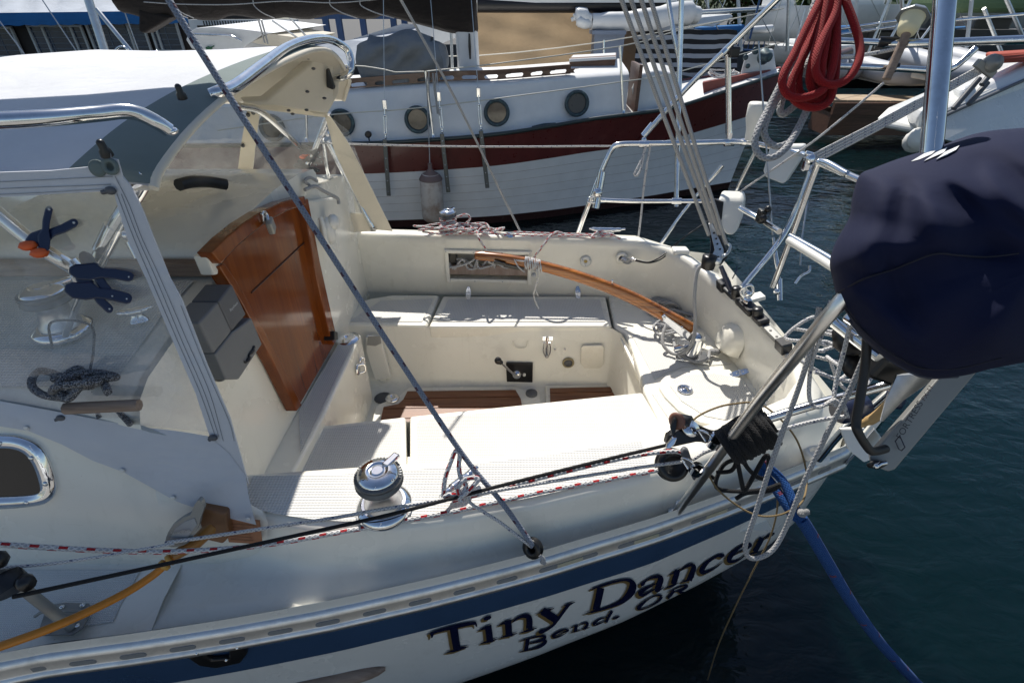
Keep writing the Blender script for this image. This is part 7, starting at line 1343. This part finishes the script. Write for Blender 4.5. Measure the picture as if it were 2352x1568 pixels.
ln('rope', [(1842, 122, 2.3), (1880, 128, 2.28), (1950, 130, 2.25), (2010, 122, 2.2), (2090, 105, 2.15)], .008, 'r_white', 'slack pale rope sagging between the arch rails')
# red and grey coils hanging at top
m = MB()
L = [[(1895, -20, 1.0), (1862, 45, .99), (1826, 120, .985), (1802, 165, .98), (1797, 195, .98), (1812, 220, .98), (1845, 224, .975), (1885, 210, .97), (1905, 180, .975), (1918, 120, .98), (1922, 40, .99), (1924, -20, 1.0)],
     [(1910, -20, 1.0), (1880, 60, 1.0), (1845, 130, 1.0), (1818, 190, 1.0), (1822, 226, 1.0), (1848, 244, 1.0), (1880, 246, .995), (1905, 230, .995), (1916, 190, .995), (1922, 120, 1.0), (1920, 20, 1.0), (1918, -20, 1.0)],
     [(1900, -20, 1.01), (1866, 70, 1.01), (1838, 150, 1.01), (1834, 200, 1.01), (1846, 222, 1.01), (1880, 236, 1.005), (1904, 200, 1.005), (1908, 140, 1.01), (1905, 60, 1.01), (1910, -20, 1.01)],
     [(1905, -20, .99), (1885, 70, .985), (1866, 140, .98), (1860, 185, .985), (1872, 214, .99), (1886, 200, .985), (1888, 150, .98), (1898, 90, .985), (1912, -20, .99)],
     [(1926, -20, .985), (1918, 30, .98), (1890, 90, .97), (1876, 130, .965), (1874, 165, .965), (1890, 190, .965), (1920, 194, .965), (1950, 178, .965), (1972, 140, .965), (1974, 100, .97), (1960, 50, .975), (1945, 10, .98), (1936, -20, .985)],
     [(1915, -20, 1.015), (1900, 60, 1.015), (1880, 150, 1.015), (1878, 206, 1.01), (1894, 226, 1.01), (1908, 190, 1.012), (1912, 90, 1.015), (1914, -20, 1.015)]]
for q in L: m.tube(spl([D(*p) for p in q], 7), .0075, 10)
m.build('red_rope_coil', M['r_red'], label='coil of thick red rope hanging at the top of the frame', cat='rope')
m = MB()
for q in ([(1880, -20, 1.04), (1845, 90, 1.04), (1800, 180, 1.04), (1765, 250, 1.04), (1740, 300, 1.03), (1734, 335, 1.03), (1748, 358, 1.03), (1775, 362, 1.02), (1805, 340, 1.02), (1830, 300, 1.03), (1860, 240, 1.04), (1880, 180, 1.05), (1900, 60, 1.06)], [(1890, -20, 1.05), (1850, 120, 1.05), (1800, 200, 1.05), (1768, 260, 1.04), (1755, 300, 1.04), (1765, 326, 1.04), (1790, 336, 1.03), (1820, 318, 1.03), (1845, 270, 1.04), (1870, 200, 1.05), (1905, 20, 1.06)], [(1895, 0, 1.07), (1870, 120, 1.07), (1810, 200, 1.06), (1792, 250, 1.06), (1800, 262, 1.06), (1830, 240, 1.06)]): m.tube(spl([D(*p) for p in q], 7), .0068, 10)
m.build('grey_rope_coil', M['r_grey'], label='coil of grey rope hanging behind the red rope coil', cat='rope')
# charcoal rope heap on the cabin top behind the curtain
m = MB()
for sd in range(2): m.tube(scribble(Z(180+22*sd, 900, 1.69), .10, .06, .05, 10, 94+sd), .0085, 9)
m.tube(spl([Z(150, 915, 1.69), Z(95, 905, 1.70), Z(72, 880, 1.70), Z(90, 852, 1.70), Z(135, 862, 1.70), Z(160, 885, 1.71)], 6), .0085, 9)
for pts in ([(200, 880, 1.28), (215, 800, 1.26), (205, 745, 1.26), (118, 740, 1.26), (120, 800, 1.27)], [(235, 880, 1.28), (262, 930, 1.27), (300, 975, 1.255)], [(215, 900, 1.28), (230, 960, 1.265)]): m.tube(spl([D(*q) for q in pts], 6), .007 if pts[0][0] != 200 else .003, 8)
m.build('rope_heap', M['r_char'], label='charcoal speckled rope heaped behind the clear dodger window', cat='rope')
m = MB(); m.tube([Z(150, 938, 1.66), Z(320, 930, 1.66)], .014, 8); m.build('cabin_handrail', M['teakw'], TD)

m = MB(); m.poly([D(u, v, 1.5) for u, v in ((1930, 985), (1985, 985), (2018, 1010), (2030, 1045), (1985, 1062), (1950, 1035))], (.0, .012, 0), .003); m.build('quarter_plate', M['white'], label='flat white corner plate on the toe rail behind the black bent tube', cat='plate')
